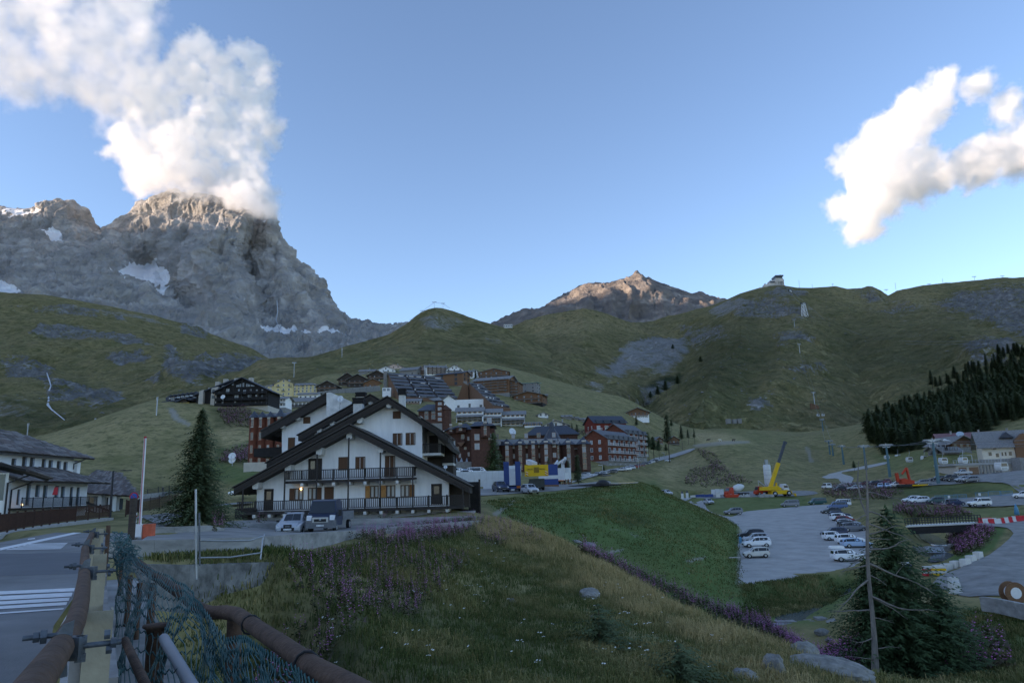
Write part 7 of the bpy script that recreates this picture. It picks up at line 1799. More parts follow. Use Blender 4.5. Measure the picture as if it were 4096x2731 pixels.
#  LIFTS, STATION, CRANE
m_teal=mat('teal_lift_steel',(.06,.13,.15),.5,.12,2);m_wsteel=mat('white_lattice_steel',(.62,.63,.62),.6);m_cable=mat('steel_rope',(.20,.21,.22),.5,metal=.5)
def lift_tower(cf,xt,yt,xb,yb,wa,Y,label,m=None,r=.55):
 top,base=Vector(P(*cf(xt,yt),Y)),Vector(P(*cf(xb,yb),Y));h=top.z-base.z
 t=thing('lift_tower',label,'lift tower',base,0,'gondola lift towers');m=m or m_teal
 b=MB();b.tube([(0,0,-1.5),(0,0,h*.94)],[r,r*.62],10);b.build('mast',m,t)
 w=px2m(wa/2.614,Y)/2
 b=MB();b.beam((-w*.9,0,h),(w*.9,0,h),.35,.4);b.beam((-w*.55,0,h*.94-.2),(w*.55,0,h*.94-.2),.35,.35)
 for s in(-1,1):b.beam((s*w*.55,0,h*.94-.2),(s*w,0,h+.1),.2,.2);b.beam((s*.25,0,h*.94),(s*w*.5,0,h),.15,.15)
 b.beam((0,0,h*.9),(0,0,h+.5),.3,.3);b.build('crossarm',m_grey,t)
 for s in(-1,1):
  q=MB();q.beam((s*w*.8,-1.6,h-.15),(s*w*.8,1.6,h-.15),.14,.25)
  for k in range(6):q.lathe([(.22,-.05),(.22,.05)],10,(0,0,0));n_=20;q.v[-n_:]=[(s*w*.8+z,-1.4+k*.56+y,h-.35+x)for x,y,z in q.v[-n_:]]
  q.build('sheave_bank',m_grey,t)
 return[Vector((base.x+s*w*.8,base.y,top.z-.3))for s in(-1,1)]
TW=[lift_tower(c8,*q)for q in((1372,285,1450,745,190,205,'nearest teal lift tower with wide crossarms beside the upper park'),(898,335,940,656,130,262,'second nearest lift tower on the meadow'),(650,345,690,560,110,300,'dark lift tower just right of the dead trunk tip'),(440,345,455,510,62,365,'slim lift tower left of the dead trunk'),(338,328,345,425,60,420,'lift tower, right one of the close pair'),(300,292,312,415,84,440,'lift tower, left one of the close pair'),(240,68,242,185,48,600,'lift tower part way up the green slope'))]
def r4(x,y):return(2700+x/1.65,950+y/1.65)
for q in((920,1020,922,1100,30,760,'lift tower with a timber snow guard on the slope'),(828,700,828,790,24,1150,'lift tower high on the slope below the rock band'),(775,540,792,605,26,1500,'lift tower on the shoulder by the white pylon'),(705,385,715,420,22,2050,'highest lift tower below the summit station')):TW.append(lift_tower(r4,q[0],q[1],q[2],q[3],q[4]*2.614/1.65,q[5],q[6],m_grey))
t=thing('snow_guard','small timber snow guard at the foot of the lift tower','snow guard',P(*r4(928,1130),750));b=MB();b.add([(-4.5,0,0),(4.5,1,0),(4.5,1,3.5),(-4.5,0,6.5),(-4.5,3,0),(4.5,4,0),(4.5,4,3.5),(-4.5,3,6.5)],[(0,1,2,3),(7,6,5,4),(0,4,5,1),(1,5,6,2),(2,6,7,3),(3,7,4,0)]);b.build('boarding',m_bwood,t)
def rope(pts,r,label,name='cable',sag=.02,grp=None):
 b=MB()
 for a,c in zip(pts[:-1],pts[1:]):
  L_=(c-a).length;b.tube([a.lerp(c,k/10)-Vector((0,0,sag*L_*4*(k/10)*(1-k/10)))for k in range(11)],r,4,cap=False)
 return tag(b.build(name,m_cable),label,'cable',grp)
start=[Vector(P(4200,1770,135)),Vector(P(4300,1745,135))]
rope([start[0]]+[w[0]for w in TW],.05,'left-hand hauling rope of the gondola lift',sag=.008);rope([start[1]]+[w[1]for w in TW],.05,'right-hand hauling rope of the gondola lift',sag=.008)
m_gwin=mat('gondola_window',(.06,.065,.07),.15,spec=.6)
def cabin_proto():
 t=thing('gondola_cabin','x','gondola',(0,0,0),0,'white gondola cabins on the lift line')
 b=MB();w=1.06;prof=[(-.7,0),(.7,0),(.98,.35),(w,.9),(.98,1.55),(.78,1.95),(-.78,1.95),(-.98,1.55),(-w,.9),(-.98,.35)]
 b.prism(prof,-.95,.95);b.build('shell',m_wht,t)
 b=MB();b.add([(-.80,-.975,.98),(.80,-.975,.98),(.70,-.975,1.72),(-.70,-.975,1.72)],[(0,1,2,3)])
 for s in(-1,1):b.add([(s*1.045,-.8,.95),(s*1.045,.8,.95),(s*.95,.8,1.66),(s*.95,-.8,1.66)],[(0,1,2,3)])
 b.build('window',m_gwin,t)
 b=MB();b.box(-.62,.62,-1.06,-.951,.25,.75);b.build('ski_rack',m_grey,t)
 b=MB();b.tube([(0,0,1.95),(0,0,2.6),(.32,0,3.1),(.36,0,4.2),(.1,0,4.5)],.06,6);b.build('hanger',m_grey,t)
 return t
cp=cabin_proto();first=True
CAB=[(2112,505,605,95,'biggest white gondola cabin, right before the stone terrace wall'),(1708,455,530,70,'white gondola cabin hanging before the brown garage doors'),(1500,462,535,70,'white gondola cabin hanging right of the nearest lift tower'),(1305,447,503,57,'white gondola cabin hanging just left of the nearest lift tower'),(1147,458,517,57,'white gondola cabin hanging over the meadow between the two nearest towers'),(1027,430,480,45,'white gondola cabin hanging before the grey track at the wood'),(910,435,488,45,'white gondola cabin hanging in front of the second tower'),(845,435,475,38,'white gondola cabin hanging just left of the second tower'),(735,442,485,38,'lower of two white cabins right of the dark tower'),(698,400,440,35,'upper of two white cabins right of the dark tower'),(608,410,447,34,'upper white cabin left of the dark tower'),(590,432,468,28,'lower white cabin left of the dark tower'),(513,435,470,28,'lower white cabin between the slim tower and the dead trunk'),(505,392,425,25,'upper white cabin between the slim tower and the dead trunk'),(430,385,425,24,'white cabin in front of the slim tower'),(368,382,410,24,'lower white cabin right of the close pair of towers'),(370,343,370,22,'upper white cabin right of the close pair of towers'),(312,347,373,22,'white cabin between the close pair of towers'),(312,257,285,20,'white cabin just above the close pair of towers'),(253,238,262,18,'white cabin below the tower part way up the slope')]
CAB=[(c8,x,y0,y1,w,165*95/w,lab)for x,y0,y1,w,lab in CAB]
for k,(x,y)in enumerate(((240,28),(192,30))):CAB.append((c8,x,y-11,y+11,16,740,('right' if k==0 else 'left')+' one of the cabin pair above the tower part way up'))
small=[(945,1172),(978,1170),(907,1040),(938,1040),(878,940),(906,938),(850,835),(878,838),(823,733),(848,733),(798,635),(822,638),(765,560),(785,565),(740,545),(798,570),(727,480),(740,482),(700,395),(715,410)]
for x,y in small:
 CAB.append((r4,x,y-6,y+6,None,640+(1170-y)*1.9,'tiny white gondola cabin high on the lift line up the slope'))
for cf,x,y0,y1,w,Y,lab in CAB:
 p=Vector(P(*cf(x,y1),Y))
 t=cp if first else copy_tree(cp);first=False;t.name='gondola_cabin';t.location=p;t['label']=lab;t.rotation_euler=(0,0,R(rnd.uniform(-6,12)))
 t['group']='tiny gondola cabins high on the slope' if w is None else 'white gondola cabins on the lift line'
# lattice pylons of the aerial tramway
def pylon(xt,yt,xb,yb,wb,wt,Y,label):
 top,base=Vector(P(*r4(xt,yt),Y)),Vector(P(*r4(xb,yb),Y));h=top.z-base.z;w0=px2m(wb/1.65,Y)/2;w1=px2m(wt/1.65,Y)/2;dx=top.x-base.x
 t=thing('lattice_pylon',label,'pylon',base,.2);b=MB();r_=px2m(1.6,Y)
 def c(q,s1,s2):w=w0+(w1-w0)*q;return Vector((dx*q+s1*w,s2*w,h*q))
 for s1 in(-1,1):
  for s2 in(-1,1):b.beam(c(0,s1,s2),c(1,s1,s2),r_,r_)
 b.build('legs',m_wsteel,t);b=MB()
 n=6
 for k in range(n):
  q0,q1=k/n,(k+1)/n
  for s in(-1,1):b.beam(c(q0,-1,s),c(q1,1,s),r_*.7,r_*.7);b.beam(c(q0,1,s),c(q1,-1,s),r_*.7,r_*.7);b.beam(c(q0,s,-1),c(q1,s,1),r_*.7,r_*.7);b.beam(c(q1,-1,s),c(q1,1,s),r_*.7,r_*.7)
 b.build('bracing',m_wsteel,t);b=MB();b.beam((dx-w0*1.1,0,h),(dx+w0*1.1,0,h),r_*2,r_*3);b.build('crossarm',m_iron,t)
 return[Vector((top.x-w0*.9,top.y,top.z)),Vector((top.x+w0*.9,top.y,top.z))]
pA=pylon(846,435,866,584,42,16,1750,'tall white lattice pylon on the shoulder of the right slope');pB=pylon(758,350,766,408,24,12,2150,'shorter white lattice pylon below the summit station')
st=[Vector(P(*r4(700,300),2480)),Vector(P(*r4(716,302),2480))]
for k,(lab,ye,Ye,r_)in enumerate((('upper suspension rope of the tramway crossing the right slope',668,700,.28),('lower suspension rope of the tramway crossing the right slope',692,680,.28))):
 e=Vector(P(*r4(2500,ye),Ye));a=pA[1-k]if k==0 else pA[0]
 b=MB();b.tube([st[k],pB[1-k],pA[1-k]],r_,4)
 mid=[(1000,555),(1250,650),(1400,676),(1660,688),(2000,682),(2304,668)]if k==0 else[(900,520),(1000,590),(1150,650),(1300,684),(1500,702),(1780,706),(2050,694),(2304,684)]
 P_=[pA[1-k]]+[Vector(P(*r4(x,y),1750-(x-846)/1500*1000))for x,y in mid];b.tube(P_,[r_*(1-.55*q/len(P_))for q in range(len(P_))],4);tag(b.build('cable',m_cable),lab,'cable')
# summit station
m_st=mat('station_concrete',(.52,.50,.47),.9,.15,.1)
o_=Vector(P(*r4(690,322),2500));t=thing('cable_car_station','pale concrete tramway station on the ridge top','station',o_);k_=px2m(1/1.65,2500)
def sb(x0,x1,y0,y1,d0,d1,nm,m=m_st):
 b=MB();b.box((x0-690)*k_,(x1-690)*k_,d0,d1,(322-y1)*k_,(322-y0)*k_);b.build(nm,m,t)
sb(668,722,278,330,4,40,'hall');sb(670,716,252,262,0,40,'upper_floor',m_glass);sb(672,720,262,278,2,40,'upper_wall');sb(668,722,244,252,-4,42,'roof',m_slate);sb(634,668,276,330,8,40,'wing');sb(634,666,282,292,6,7.9,'window',m_glass);sb(596,634,300,335,10,36,'low_wing');sb(560,596,318,340,14,34,'terrace_wall');sb(600,608,292,300,14,24,'dormer');sb(640,652,270,276,12,26,'dormer');sb(724,730,268,285,8,20,'platform')
for x in(676,692,708,719):sb(x-2,x+2,290,330,-3,3.9,'pillar')
sb(668,722,286,290,-3,3.9,'ledge');sb(709,712,234,244,10,13,'mast',m_iron);sb(674,676,238,244,10,12,'mast',m_iron);sb(656,660,326,345,2,7.9,'window',m_glass)
# lift pylons on the skyline
def tpole(cf,x,y0,y1,wa,Y,label,m=m_grey):
 a,c=Vector(P(*cf(x,y1),Y)),Vector(P(*cf(x,y0),Y));h=c.z-a.z;t=thing('lift_pole',label,'lift pole',a);r_=max(.25,px2m(1.3,Y)/2)
 b=MB();b.tube([(0,0,-3),(0,0,h)],r_,8);b.build('mast',m,t)
 if wa:
  w=px2m(wa,Y)/2;b=MB();b.beam((-w,0,h-r_),(w,0,h-r_),r_*2,r_*2);b.beam((-w,0,h+r_*1.5),(w,0,h+r_*1.5),r_,r_)
  for s in(-1,1):b.beam((s*w,0,h-r_*3),(s*w,0,h+r_*2),r_,r_)
  b.build('crossarm',m,t)
def rb(x,y):return(1500+x/1.568,1000+y/1.568)
for x,y0,y1,w,lab in((298,380,440,18,'chairlift pole on the left flank of the round hill'),(372,326,372,18,'left of two chairlift poles on the hilltop'),(427,334,368,15,'right of two chairlift poles on the hilltop')):tpole(rb,x,y0,y1,w,1390,lab)
for q,(x,y0,y1,w,Y,lab)in enumerate(((822,282,328,0,2600,'thin mast right of the summit station'),(907,308,330,0,2600,'short mast further along the ridge'),(1458,298,340,0,2650,'thin mast on the far ridge'),(1770,272,308,0,2650,'mast beside the ridge lift'),(1978,258,282,16,2650,'ridge lift pole with one cabin'),(2163,254,272,16,2650,'ridge lift pole furthest right'),(1678,306,316,14,2650,'low lift pole on the far ridge'),(1394,344,352,14,2650,'low lift pole in the dip of the ridge'),(1042,308,322,6,2600,'small antenna on the ridge knob'))):tpole(r4,x,y0,y1,w,Y,lab)
for x,y0,y1,w,Y,lab in((1693,148,285,46,640,'lift pole on the grass below the round hill'),(2258,-10,55,14,760,'lift pole above the yellow hotel'),(80,565,680,12,270,'grey pole at the left end of the black hotel')):tpole(c4,x,y0,y1,w/2.94*1,Y,lab)
tpole(c1,318,-10,132,5,300,'grey lift pole behind the stone slab roof');tpole(F,785,790,815,14,1000,'lift pole in the scree gap left of the round hill');tpole(F,218,962,975,5,420,'small grey pole on the knoll skyline')
b=MB();b.tube([Vector(P(*rb(x,y),1390))for x,y in((215,440),(298,384),(372,328),(427,336),(470,365))],.25,4);tag(b.build('cable',m_cable),'chairlift rope over the round hilltop','cable')
t=thing('lift_station','small white lift building on the saddle behind the round hill','station',P(*rb(835,488),1900));b=MB();k_=px2m(1/1.568,1900);b.box(-28*k_,28*k_,0,20,0,22*k_);b.build('hall',m_wht,t);b=MB();b.box(-29*k_,29*k_,-1,21,22*k_+.1,24*k_);b.build('roof',m_grey,t)
for q in range(5):b=MB();b.box((-24+q*11)*k_,(-18+q*11)*k_,-.3,-.02,8*k_,16*k_);b.build('window',m_glass,t)
# mobile crane, silo and building-site lorries
o_=px_place(c7,1120,745,228);k_=px2m(1/2.24,228)
t=thing('mobile_crane','yellow mobile crane with its boom raised beside the silo','crane',o_);t.rotation_euler=(0,0,R(8))
b=MB();b.prism([(-1.6,.7),(5.2,.7),(5.4,1.4),(3.6,2.0),(-1.6,1.8)],-1.4,1.4);b.build('chassis',m_yel,t);wheels(t,(-.6,4.2),1.35,.85)
b=MB();b.prism([(-4.6,2.0),(1.6,2.0),(2.0,2.6),(.6,3.3),(-4.4,3.1)],-1.3,1.3);b.build('superstructure',m_yel,t)
b=MB();b.prism([(2.6,1.9),(4.4,1.9),(4.2,3.5),(2.8,3.5)],-1.2,-.1);b.build('cab',m_wht,t);b=MB();b.box(2.8,4.1,-1.23,-1.201,2.6,3.4);b.build('cab_window',m_glass,t)
bx=lambda x,y:Vector(((x-1120)*k_,.2,(745-y)*k_))
b=MB();b.beam(bx(1075,690),bx(1185,458),.95,1.05);b.build('boom',m_yel,t);b=MB();b.beam(bx(1185,458),bx(1262,290),.7,.75);b.beam(bx(1262,290),bx(1272,275),.95,.95);b.build('boom_extension',mat('dark_boom_steel',(.05,.06,.075),.6),t)
b=MB();b.beam(bx(1140,700),bx(1146,628),.5,.5);b.build('ram',m_yel,t)
for x in(-2.2,5.9):
 b=MB();b.box(x-.25,x+.25,-2.2,2.2,.5,.8);b.box(x-.3,x+.3,-2.3,-2.0,-.05,.49);b.box(x-.3,x+.3,2.0,2.3,-.05,.49);b.build('outrigger',m_yel,t)
b=MB();b.beam(bx(1090,655),bx(1160,520),.02,.02);
o_=px_place(c7,1072,745,236);t=thing('silo','white cylindrical silo on legs at the building site','silo',o_);k_=px2m(1/2.24,236);r_=32*k_;Hs=(745-500)*k_;zb=(745-655)*k_
b=MB();b.lathe([(.3,zb-1.4),(r_,zb),(r_,Hs),(r_*.9,Hs+.3),(.3,Hs+.5)],20);b.build('tank',m_wht,t)
for f in(.25,.5,.75):b=MB();z=zb+(Hs-zb)*f;b.lathe([(r_+.01,z-.06),(r_+.08,z),(r_+.01,z+.06)],20);b.build('band',m_grey,t)
for s in range(4):b=MB();a=s*math.pi/2+.78;b.beam((math.cos(a)*r_*.9,math.sin(a)*r_*.9,-.1),(math.cos(a)*r_*.9,math.sin(a)*r_*.9,zb+.4),.2,.2);b.build('leg',m_grey,t)
b=MB()
for q in range(8):a=q*math.pi/4;b.beam((math.cos(a)*r_*.8,math.sin(a)*r_*.8,Hs+.3),(math.cos(a)*r_*.8,math.sin(a)*r_*.8,Hs+1.2),.06,.06)
b.box(-.45,.45,-.45,.45,Hs+.5,Hs+2.1);b.build('top_filter',m_grey,t)
b=MB();p0,p1=Vector(P(*c7(968,608),232))-o_,Vector(P(*c7(1052,672),232))-o_;b.beam(p0,p1,.3,.3);b.beam(p0,p0+Vector((0,0,-2.2)),.15,.15);b.build('conveyor',m_grey,t)
def lorry(cf,x,y,Y,rz,L_,label,mcab,kind):
 t=thing('lorry',label,'lorry',px_place(cf,x,y,Y),R(rz));cab(t,2.4,2.9,2.2,mcab)
 b=MB();b.box(-L_,-.1,-1.1,1.1,.8,1.1);b.build('chassis',m_trim,t);wheels(t,(1.2,-L_+1.0,-L_+2.4),1.05)
 if kind=='mixer':
  n=MB();n.lathe([(.5,0),(1.1,.9),(1.25,2.2),(.9,3.6),(.4,4.4)],12);b=MB();b.add([(-.5-z*.97,y_,2.25+x_+z*.18)for x_,y_,z in n.v],n.f,0,True);b.build('drum',m_wht,t)
 else:b=MB();b.box(-L_,-.2,-1.2,1.2,1.101,1.5);b.build('bed',m_redp if kind=='red' else m_grey,t)
lorry(c7,735,748,226,200,6,'red lorry with a white mixer drum at the building site',m_redp,'mixer');lorry(c7,1000,750,232,190,5,'red and white lorry behind the yellow crane',m_redp,'red');lorry(c7,1185,735,245,10,5,'white lorry behind the crane wheels',m_wht,'bed')
for cf,x0,x1,y,h,Y,m,name,lab,cat in((c7,664,795,766,.9,222,m_redp,'skip','orange-red skip in front of the red lorry','skip'),(c7,555,665,742,1.9,232,m_wht,'hoarding','white site hoarding left of the red lorry','fence'),(c7,985,1115,756,.9,224,m_conc,'concrete_block','grey concrete base blocks under the yellow crane','block'),(c7,415,570,766,.9,222,m_blue_t,'formwork','blue stacked formwork at the car park lane','formwork'),(c7,596,632,768,1.6,222,m_pconc,'site_cabin','small pale machine between the formwork and the red lorry','machine'),(c7,372,410,770,.6,222,m_pconc,'concrete_block','pale concrete block left of the blue formwork','block'),(c7,255,300,765,.7,224,m_pconc,'concrete_block','pale concrete block beside the two white signs','block'),(c7,800,900,752,.5,226,m_grey,'trailer','flat grey trailer right of the red lorry','trailer')):
 p=px_place(cf,(x0+x1)/2,y,Y);w=px2m((x1-x0)/2.24,Y);t=thing(name,lab,cat,p);b=MB()
 if name=='skip':b.prism([(-w/2+.5,0),(w/2-.5,0),(w/2,h),(-w/2,h)],-1,1)
 else:
  n_=max(2,int(w/1.3))
  for k in range(n_):b.box(-w/2+k*w/n_,-w/2+(k+.93)*w/n_,0,.5 if h>1 else 1.5,0,h*(1 if k%2 else.93));
  if name=='trailer':b.lathe([(.3,.0),(.3,.2)],10,(0,.5,-.3))
 b.build('body',m,t)
for x,lab in((292,'left of two white signs with a dark top at the lane'),(336,'right of two white signs with a dark top at the lane')):
 p=px_place(c7,x,768,223);t=thing('sign',lab,'sign',p);b=MB();b.box(-.4,.4,0,.08,.3,2.2);b.build('panel',m_wht,t);b=MB();b.prism([(-.35,2.2),(.35,2.2),(.2,2.9),(-.2,2.9)],.0,.08);b.build('cap',m_navy,t);b=MB();b.box(-.05,.05,.02,.06,-.2,.299);b.build('post',m_iron,t)
# red excavator in the upper park
t=thing('excavator','red excavator standing among the cars of the upper park','excavator',at(c8,1120,780));b=MB();b.box(-2.6,2.6,-1,1,.2,.8);b.build('track',m_trim,t);b=MB();b.prism([(-1.8,.9),(1.8,.9),(2.0,1.8),(-1.0,2.6),(-1.8,2.4)],-.9,.9);b.build('body',m_redp,t)
b=MB();b.beam((1.0,0,2),(.4,-.3,5.6),.5,.6);b.beam((.4,-.3,5.6),(-1.2,-.4,3.8),.4,.5);b.build('arm',m_redp,t);b=MB();b.beam((-2.4,0,1.6),(-2.6,0,4.2),.6,.8);b.build('mast',m_redp,t);b=MB();b.box(1.0,5.5,-1.4,-1.1,.3,.7);b.build('blade',m_yel,t)
#  FOREGROUND BRIDGE
def c2(x,y):return(x/2.613,2131+y/2.613)
def Q(u,v,Y):return Vector(ray(u,v)*Y)
m_rust=mat('rusty_pipe',(.095,.055,.038),.85,.4,9,.5,40)
m_ochre=mat('ochre_post_paint',(.30,.265,.195),.7,.18,6,.25,30)
m_kerb=mat('bridge_kerb_concrete',(.42,.41,.39),.95,.25,8,.8,30)
m_steelb=mat('blue_grey_clamp_steel',(.10,.115,.13),.6,.4,12,.4,40,metal=.5)
m_wire=mat('green_coated_wire',(.035,.11,.105),.6,.3,8)
m_wood2=mat('old_grey_board',(.22,.21,.20),.9,.3,6,.3,20)
AX=Vector((-.492,.870,0));NX=Vector((.870,.492,0))
def bp_(s,n,z):return AX*s+NX*n+Vector((0,0,z))
def bbox_(b,s0,s1,n0,n1,z0,z1,mi=0):
 v=[bp_(s,n,z)for z in(z0,z1)for n in(n0,n1)for s in(s0,s1)]
 b.add(v,[(0,1,3,2),(4,6,7,5),(0,4,5,1),(2,3,7,6),(0,2,6,4),(1,5,7,3)],mi)
b=MB()
for k in range(9):bbox_(b,-2+k*2,-.012+k*2,-.16,.13,-1.75,-1.34)
tag(b.build('kerb',m_kerb),kind='structure')
b=MB();bbox_(b,-2,17,.131,.78,-2.0,-1.52);tag(b.build('bridge_deck',m_conc2),kind='structure')
# pipe rail on the road side with its clamps
t=thing('pipe_rail','thick rusty pipe rail clamped to the ochre posts along the road','railing',(0,0,0))
pr=[Q(-160,3150,.72),Q(141,2731,1.15),Q(245,2583,1.62),Q(300,2490,2.05),Q(325,2400,2.6),Q(336,2310,3.5),Q(339,2250,4.4),Q(341,2192,5.6),Q(362,2150,7.2),Q(372,2125,8.8)]
b=MB();b.tube(pr,.026,14);b.build('pipe',m_rust,t)
def clamp(p,o,sc=1.0):
 ax=NX;up=Vector((0,0,1));f=AX
 def L_(a,c,d):return p+ax*(a*sc)+up*(c*sc)+f*(d*sc)
 b=MB();b.tube([L_(0,0,-.022),L_(0,0,.022)],.034*sc,14);b.build('collar',m_steelb,o)
 b=MB();b.tube([L_(-.135,.045,0),L_(.03,.045,0)],.010*sc,8);b.tube([L_(.03,-.005,-.02),L_(.215,-.005,-.02)],.011*sc,8);b.build('bolt',m_steelb,o)
 for a,c,d,r in((-.10,.045,0,.022),(-.075,.045,0,.03),(.175,-.005,-.02,.022),(.15,.03,-.02,.02),(.16,-.03,-.02,.018)):b=MB();b.tube([L_(a,c,d),L_(a+.022,c,d)],r*sc,6,smooth=False);b.build('nut',m_steelb,o)
 b=MB();b.beam(L_(.05,-.055,-.02),L_(.05,.035,-.02),.055*sc,.05*sc);b.beam(L_(.05,.02,-.02),L_(.09,.02,-.02),.03*sc,.03*sc);b.beam(L_(.05,-.05,-.02),L_(.09,-.05,-.02),.03*sc,.03*sc);b.beam(L_(.0,-.03,.02),L_(.01,-.12,.02),.05*sc,.04*sc)
 b.add([L_(-.03,.03,-.03),L_(.035,.02,-.03),L_(.04,.10,-.03),L_(.0,.085,-.03),L_(-.03,.03,-.022),L_(.035,.02,-.022),L_(.04,.10,-.022),L_(.0,.085,-.022)],[(0,1,2,3),(7,6,5,4),(0,4,5,1),(1,5,6,2),(2,6,7,3),(3,7,4,0)]);b.build('bracket',m_steelb,o)
for q,sc in((pr[2],1.0),(Q(336,2285,3.75),1.25),(pr[7],1.3),(Q(371,2135,8.0),1.3)):
 o=bpy.data.objects.new('clamp',None);COL.objects.link(o);o.parent=t;clamp(Vector(q),o,sc*.52)
labs=('nearest ochre steel post with an open top on the bridge kerb','second ochre post from the camera, beside a pale board','third ochre post along the bridge kerb','fourth ochre post along the bridge kerb','last ochre post before the rusty stake')
for k,(u,v,Y)in enumerate(((398,2437,2.3),(401,2214,4.7),(376,2155,6.7),(388,2128,8.2),(404,2113,9.6))):
 top=Q(u,v,Y);s_=.037
 t=thing('guard_post',labs[k],'post',(top.x,top.y,-1.5),math.atan2(-AX.x,AX.y)+.02,'ochre posts of the bridge rail');h=top.z+1.5
 b=MB();w=.006
 b.box(-s_,s_,-s_,-s_+w,0,h);b.box(-s_,-s_+w,-s_+w,s_,0,h);b.box(s_-w,s_,-s_+w,s_,0,h);b.build('profile',m_ochre,t)
 b=MB();b.box(-s_-.06,s_+.06,-s_-.06,s_+.06,0.16,.175);b.build('base_plate',m_rust,t)
 b=MB();b.box(-s_-.03,-s_-.001,-.02,.02,.25,h-.12);b.build('batten',m_wood2,t)
t=thing('boards','grey weathered boards leaning behind the ochre posts','boards',bp_(3,.08,-1.34))
for k in range(6):b=MB();bbox_(b,1.0+k*1.9,2.7+k*1.9,.07,.10,-1.34,-.62+.05*(k%2));o=b.build('board',m_wood2,t);o.location=-t.location
st_=Q(428,2196,9.0);t=tag(MB().tube([st_-Vector((0,0,.6)),Q(434,2100,9.0)],.025,8).build('stake',m_rust),'thin rusty stake sticking up at the end of the ochre posts','stake')
# outer hand rail of the bridge with its posts
OR=[Q(470,2170,15),Q(513,2219,11.6),Q(612,2296,8.3),Q(727,2376,6.7),Q(804,2437,5.8),Q(845,2449,5.5),Q(900,2447,5.4),Q(950,2456,5.2),Q(985,2480,4.9),Q(1027,2510,4.6),Q(1132,2580,4.0),Q(1254,2668,3.45),Q(1400,2742,3.1),Q(1600,2860,2.6)]
t=thing('handrail','rusty tubular handrail of the bridge curving out to the lower right','railing',(0,0,0))
b=MB();b.tube(OR,.048,14);b.build('pipe',m_rust,t)
for u,v,Y,d in((490,2200,12.5,.03),(520,2300,9.5,.035),(612,2330,8.0,.04),(560,2330,8.6,.03),(940,2475,5.3,.055),(1250,2700,3.4,.05)):
 p=Q(u,v,Y);b=MB();b.tube([p,p-Vector((0,0,1.6))],d,8);b.build('post',m_rust,t)
p=Q(628,2505,5.2);b=MB();b.lathe([(.06,-1.6),(.06,-.02),(.09,0),(.09,.015),(.02,.02)],14,p);b.build('capped_post',m_rust,t)
b=MB();b.tube([Q(655,2552,4.6),Q(760,2731,3.6),Q(860,2900,3.0)],.03,10);b.build('grey_pipe',mat('grey_plastic_pipe',(.24,.25,.27),.5,.1),t)
b=MB();b.tube([Q(500,2560,4.6),Q(600,2780,3.2)],.024,8);b.build('brace',m_rust,t)
for u,v,Y in((1010,2497,4.75),(1235,2655,3.52)):
 p=Q(u,v,Y);b=MB();b.tube([p+Vector((.052*math.cos(a*.6),.0,.056*math.sin(a*.6)))-Vector((.01*a,0,0))*.3 for a in range(11)],.007,5);b.build('tie_wire',m_trim,t)
# green wire mesh draped over it
def wire_mesh(label,top,bot,ns,nt,r,amp,seed,wav=.012):
 r_=np.random.RandomState(seed);b=MB()
 TP,BT=[Vector(p)for p in top],[Vector(p)for p in bot]
 def smp(A,f):f*=len(A)-1;i=min(int(f),len(A)-2);return A[i].lerp(A[i+1],f-i)
 ph=r_.rand(8)*6
 def S_(s,q):
  p=smp(TP,s).lerp(smp(BT,s),q)
  k=amp*min(1,q*2.5+.25)
  return p+Vector((math.sin(s*23+q*5+ph[0])+.6*math.sin(s*51+q*9+ph[1]),math.sin(s*19-q*7+ph[2])+.5*math.sin(s*43+ph[3]),.5*math.sin(s*37+q*6+ph[4])))*k*.6
 for i in range(ns):b.tube([S_(min(1,max(0,i/(ns-1)+.006*math.sin(q*2+i))),q/10)for q in range(11)],r,3,cap=False)
 for j in range(nt):
  n=ns*2
  b.tube([S_(k/n,j/(nt-1.0))+Vector((0,0,wav*(1 if k%2 else-1)))for k in range(n+1)],r*1.35,3,cap=False)
 return tag(b.build('wire_mesh',m_wire),label,'wire mesh')
up=Vector((0,0,.06))
wire_mesh('crumpled green wire mesh hanging from the curving rusty handrail',[Q(468,2150,12),Q(515,2190,10.8),Q(575,2262,8.8),Q(690,2340,6.9)+up,Q(770,2400,6.0)+up,Q(812,2440,5.5)],[Q(480,2420,9),Q(480,2560,6),Q(490,2700,4.2),Q(560,2830,3.6),Q(720,2870,3.2),Q(940,2850,3.2)],74,10,.0032,.07,3)
wire_mesh('torn end of the green mesh sticking up at the bridge parapet',[Q(448,2128,12),Q(480,2130,11.5),Q(512,2140,11),Q(522,2190,10.6)],[Q(470,2260,10),Q(490,2280,9.6),Q(505,2270,9.4),Q(530,2240,9.6)],26,8,.004,.14,9)
wire_mesh('green wire mesh tied under the handrail at the bottom edge',[Q(812,2440,5.4),Q(905,2560,4.2),Q(985,2552,4.0),Q(1060,2610,3.8),Q(1180,2680,3.4),Q(1330,2790,2.9)],[Q(900,2760,3.8),Q(960,2850,3.3),Q(1020,2880,3.2),Q(1100,2900,3.0),Q(1200,2930,2.9),Q(1330,2960,2.7)],46,6,.0032,.03,5,.018)
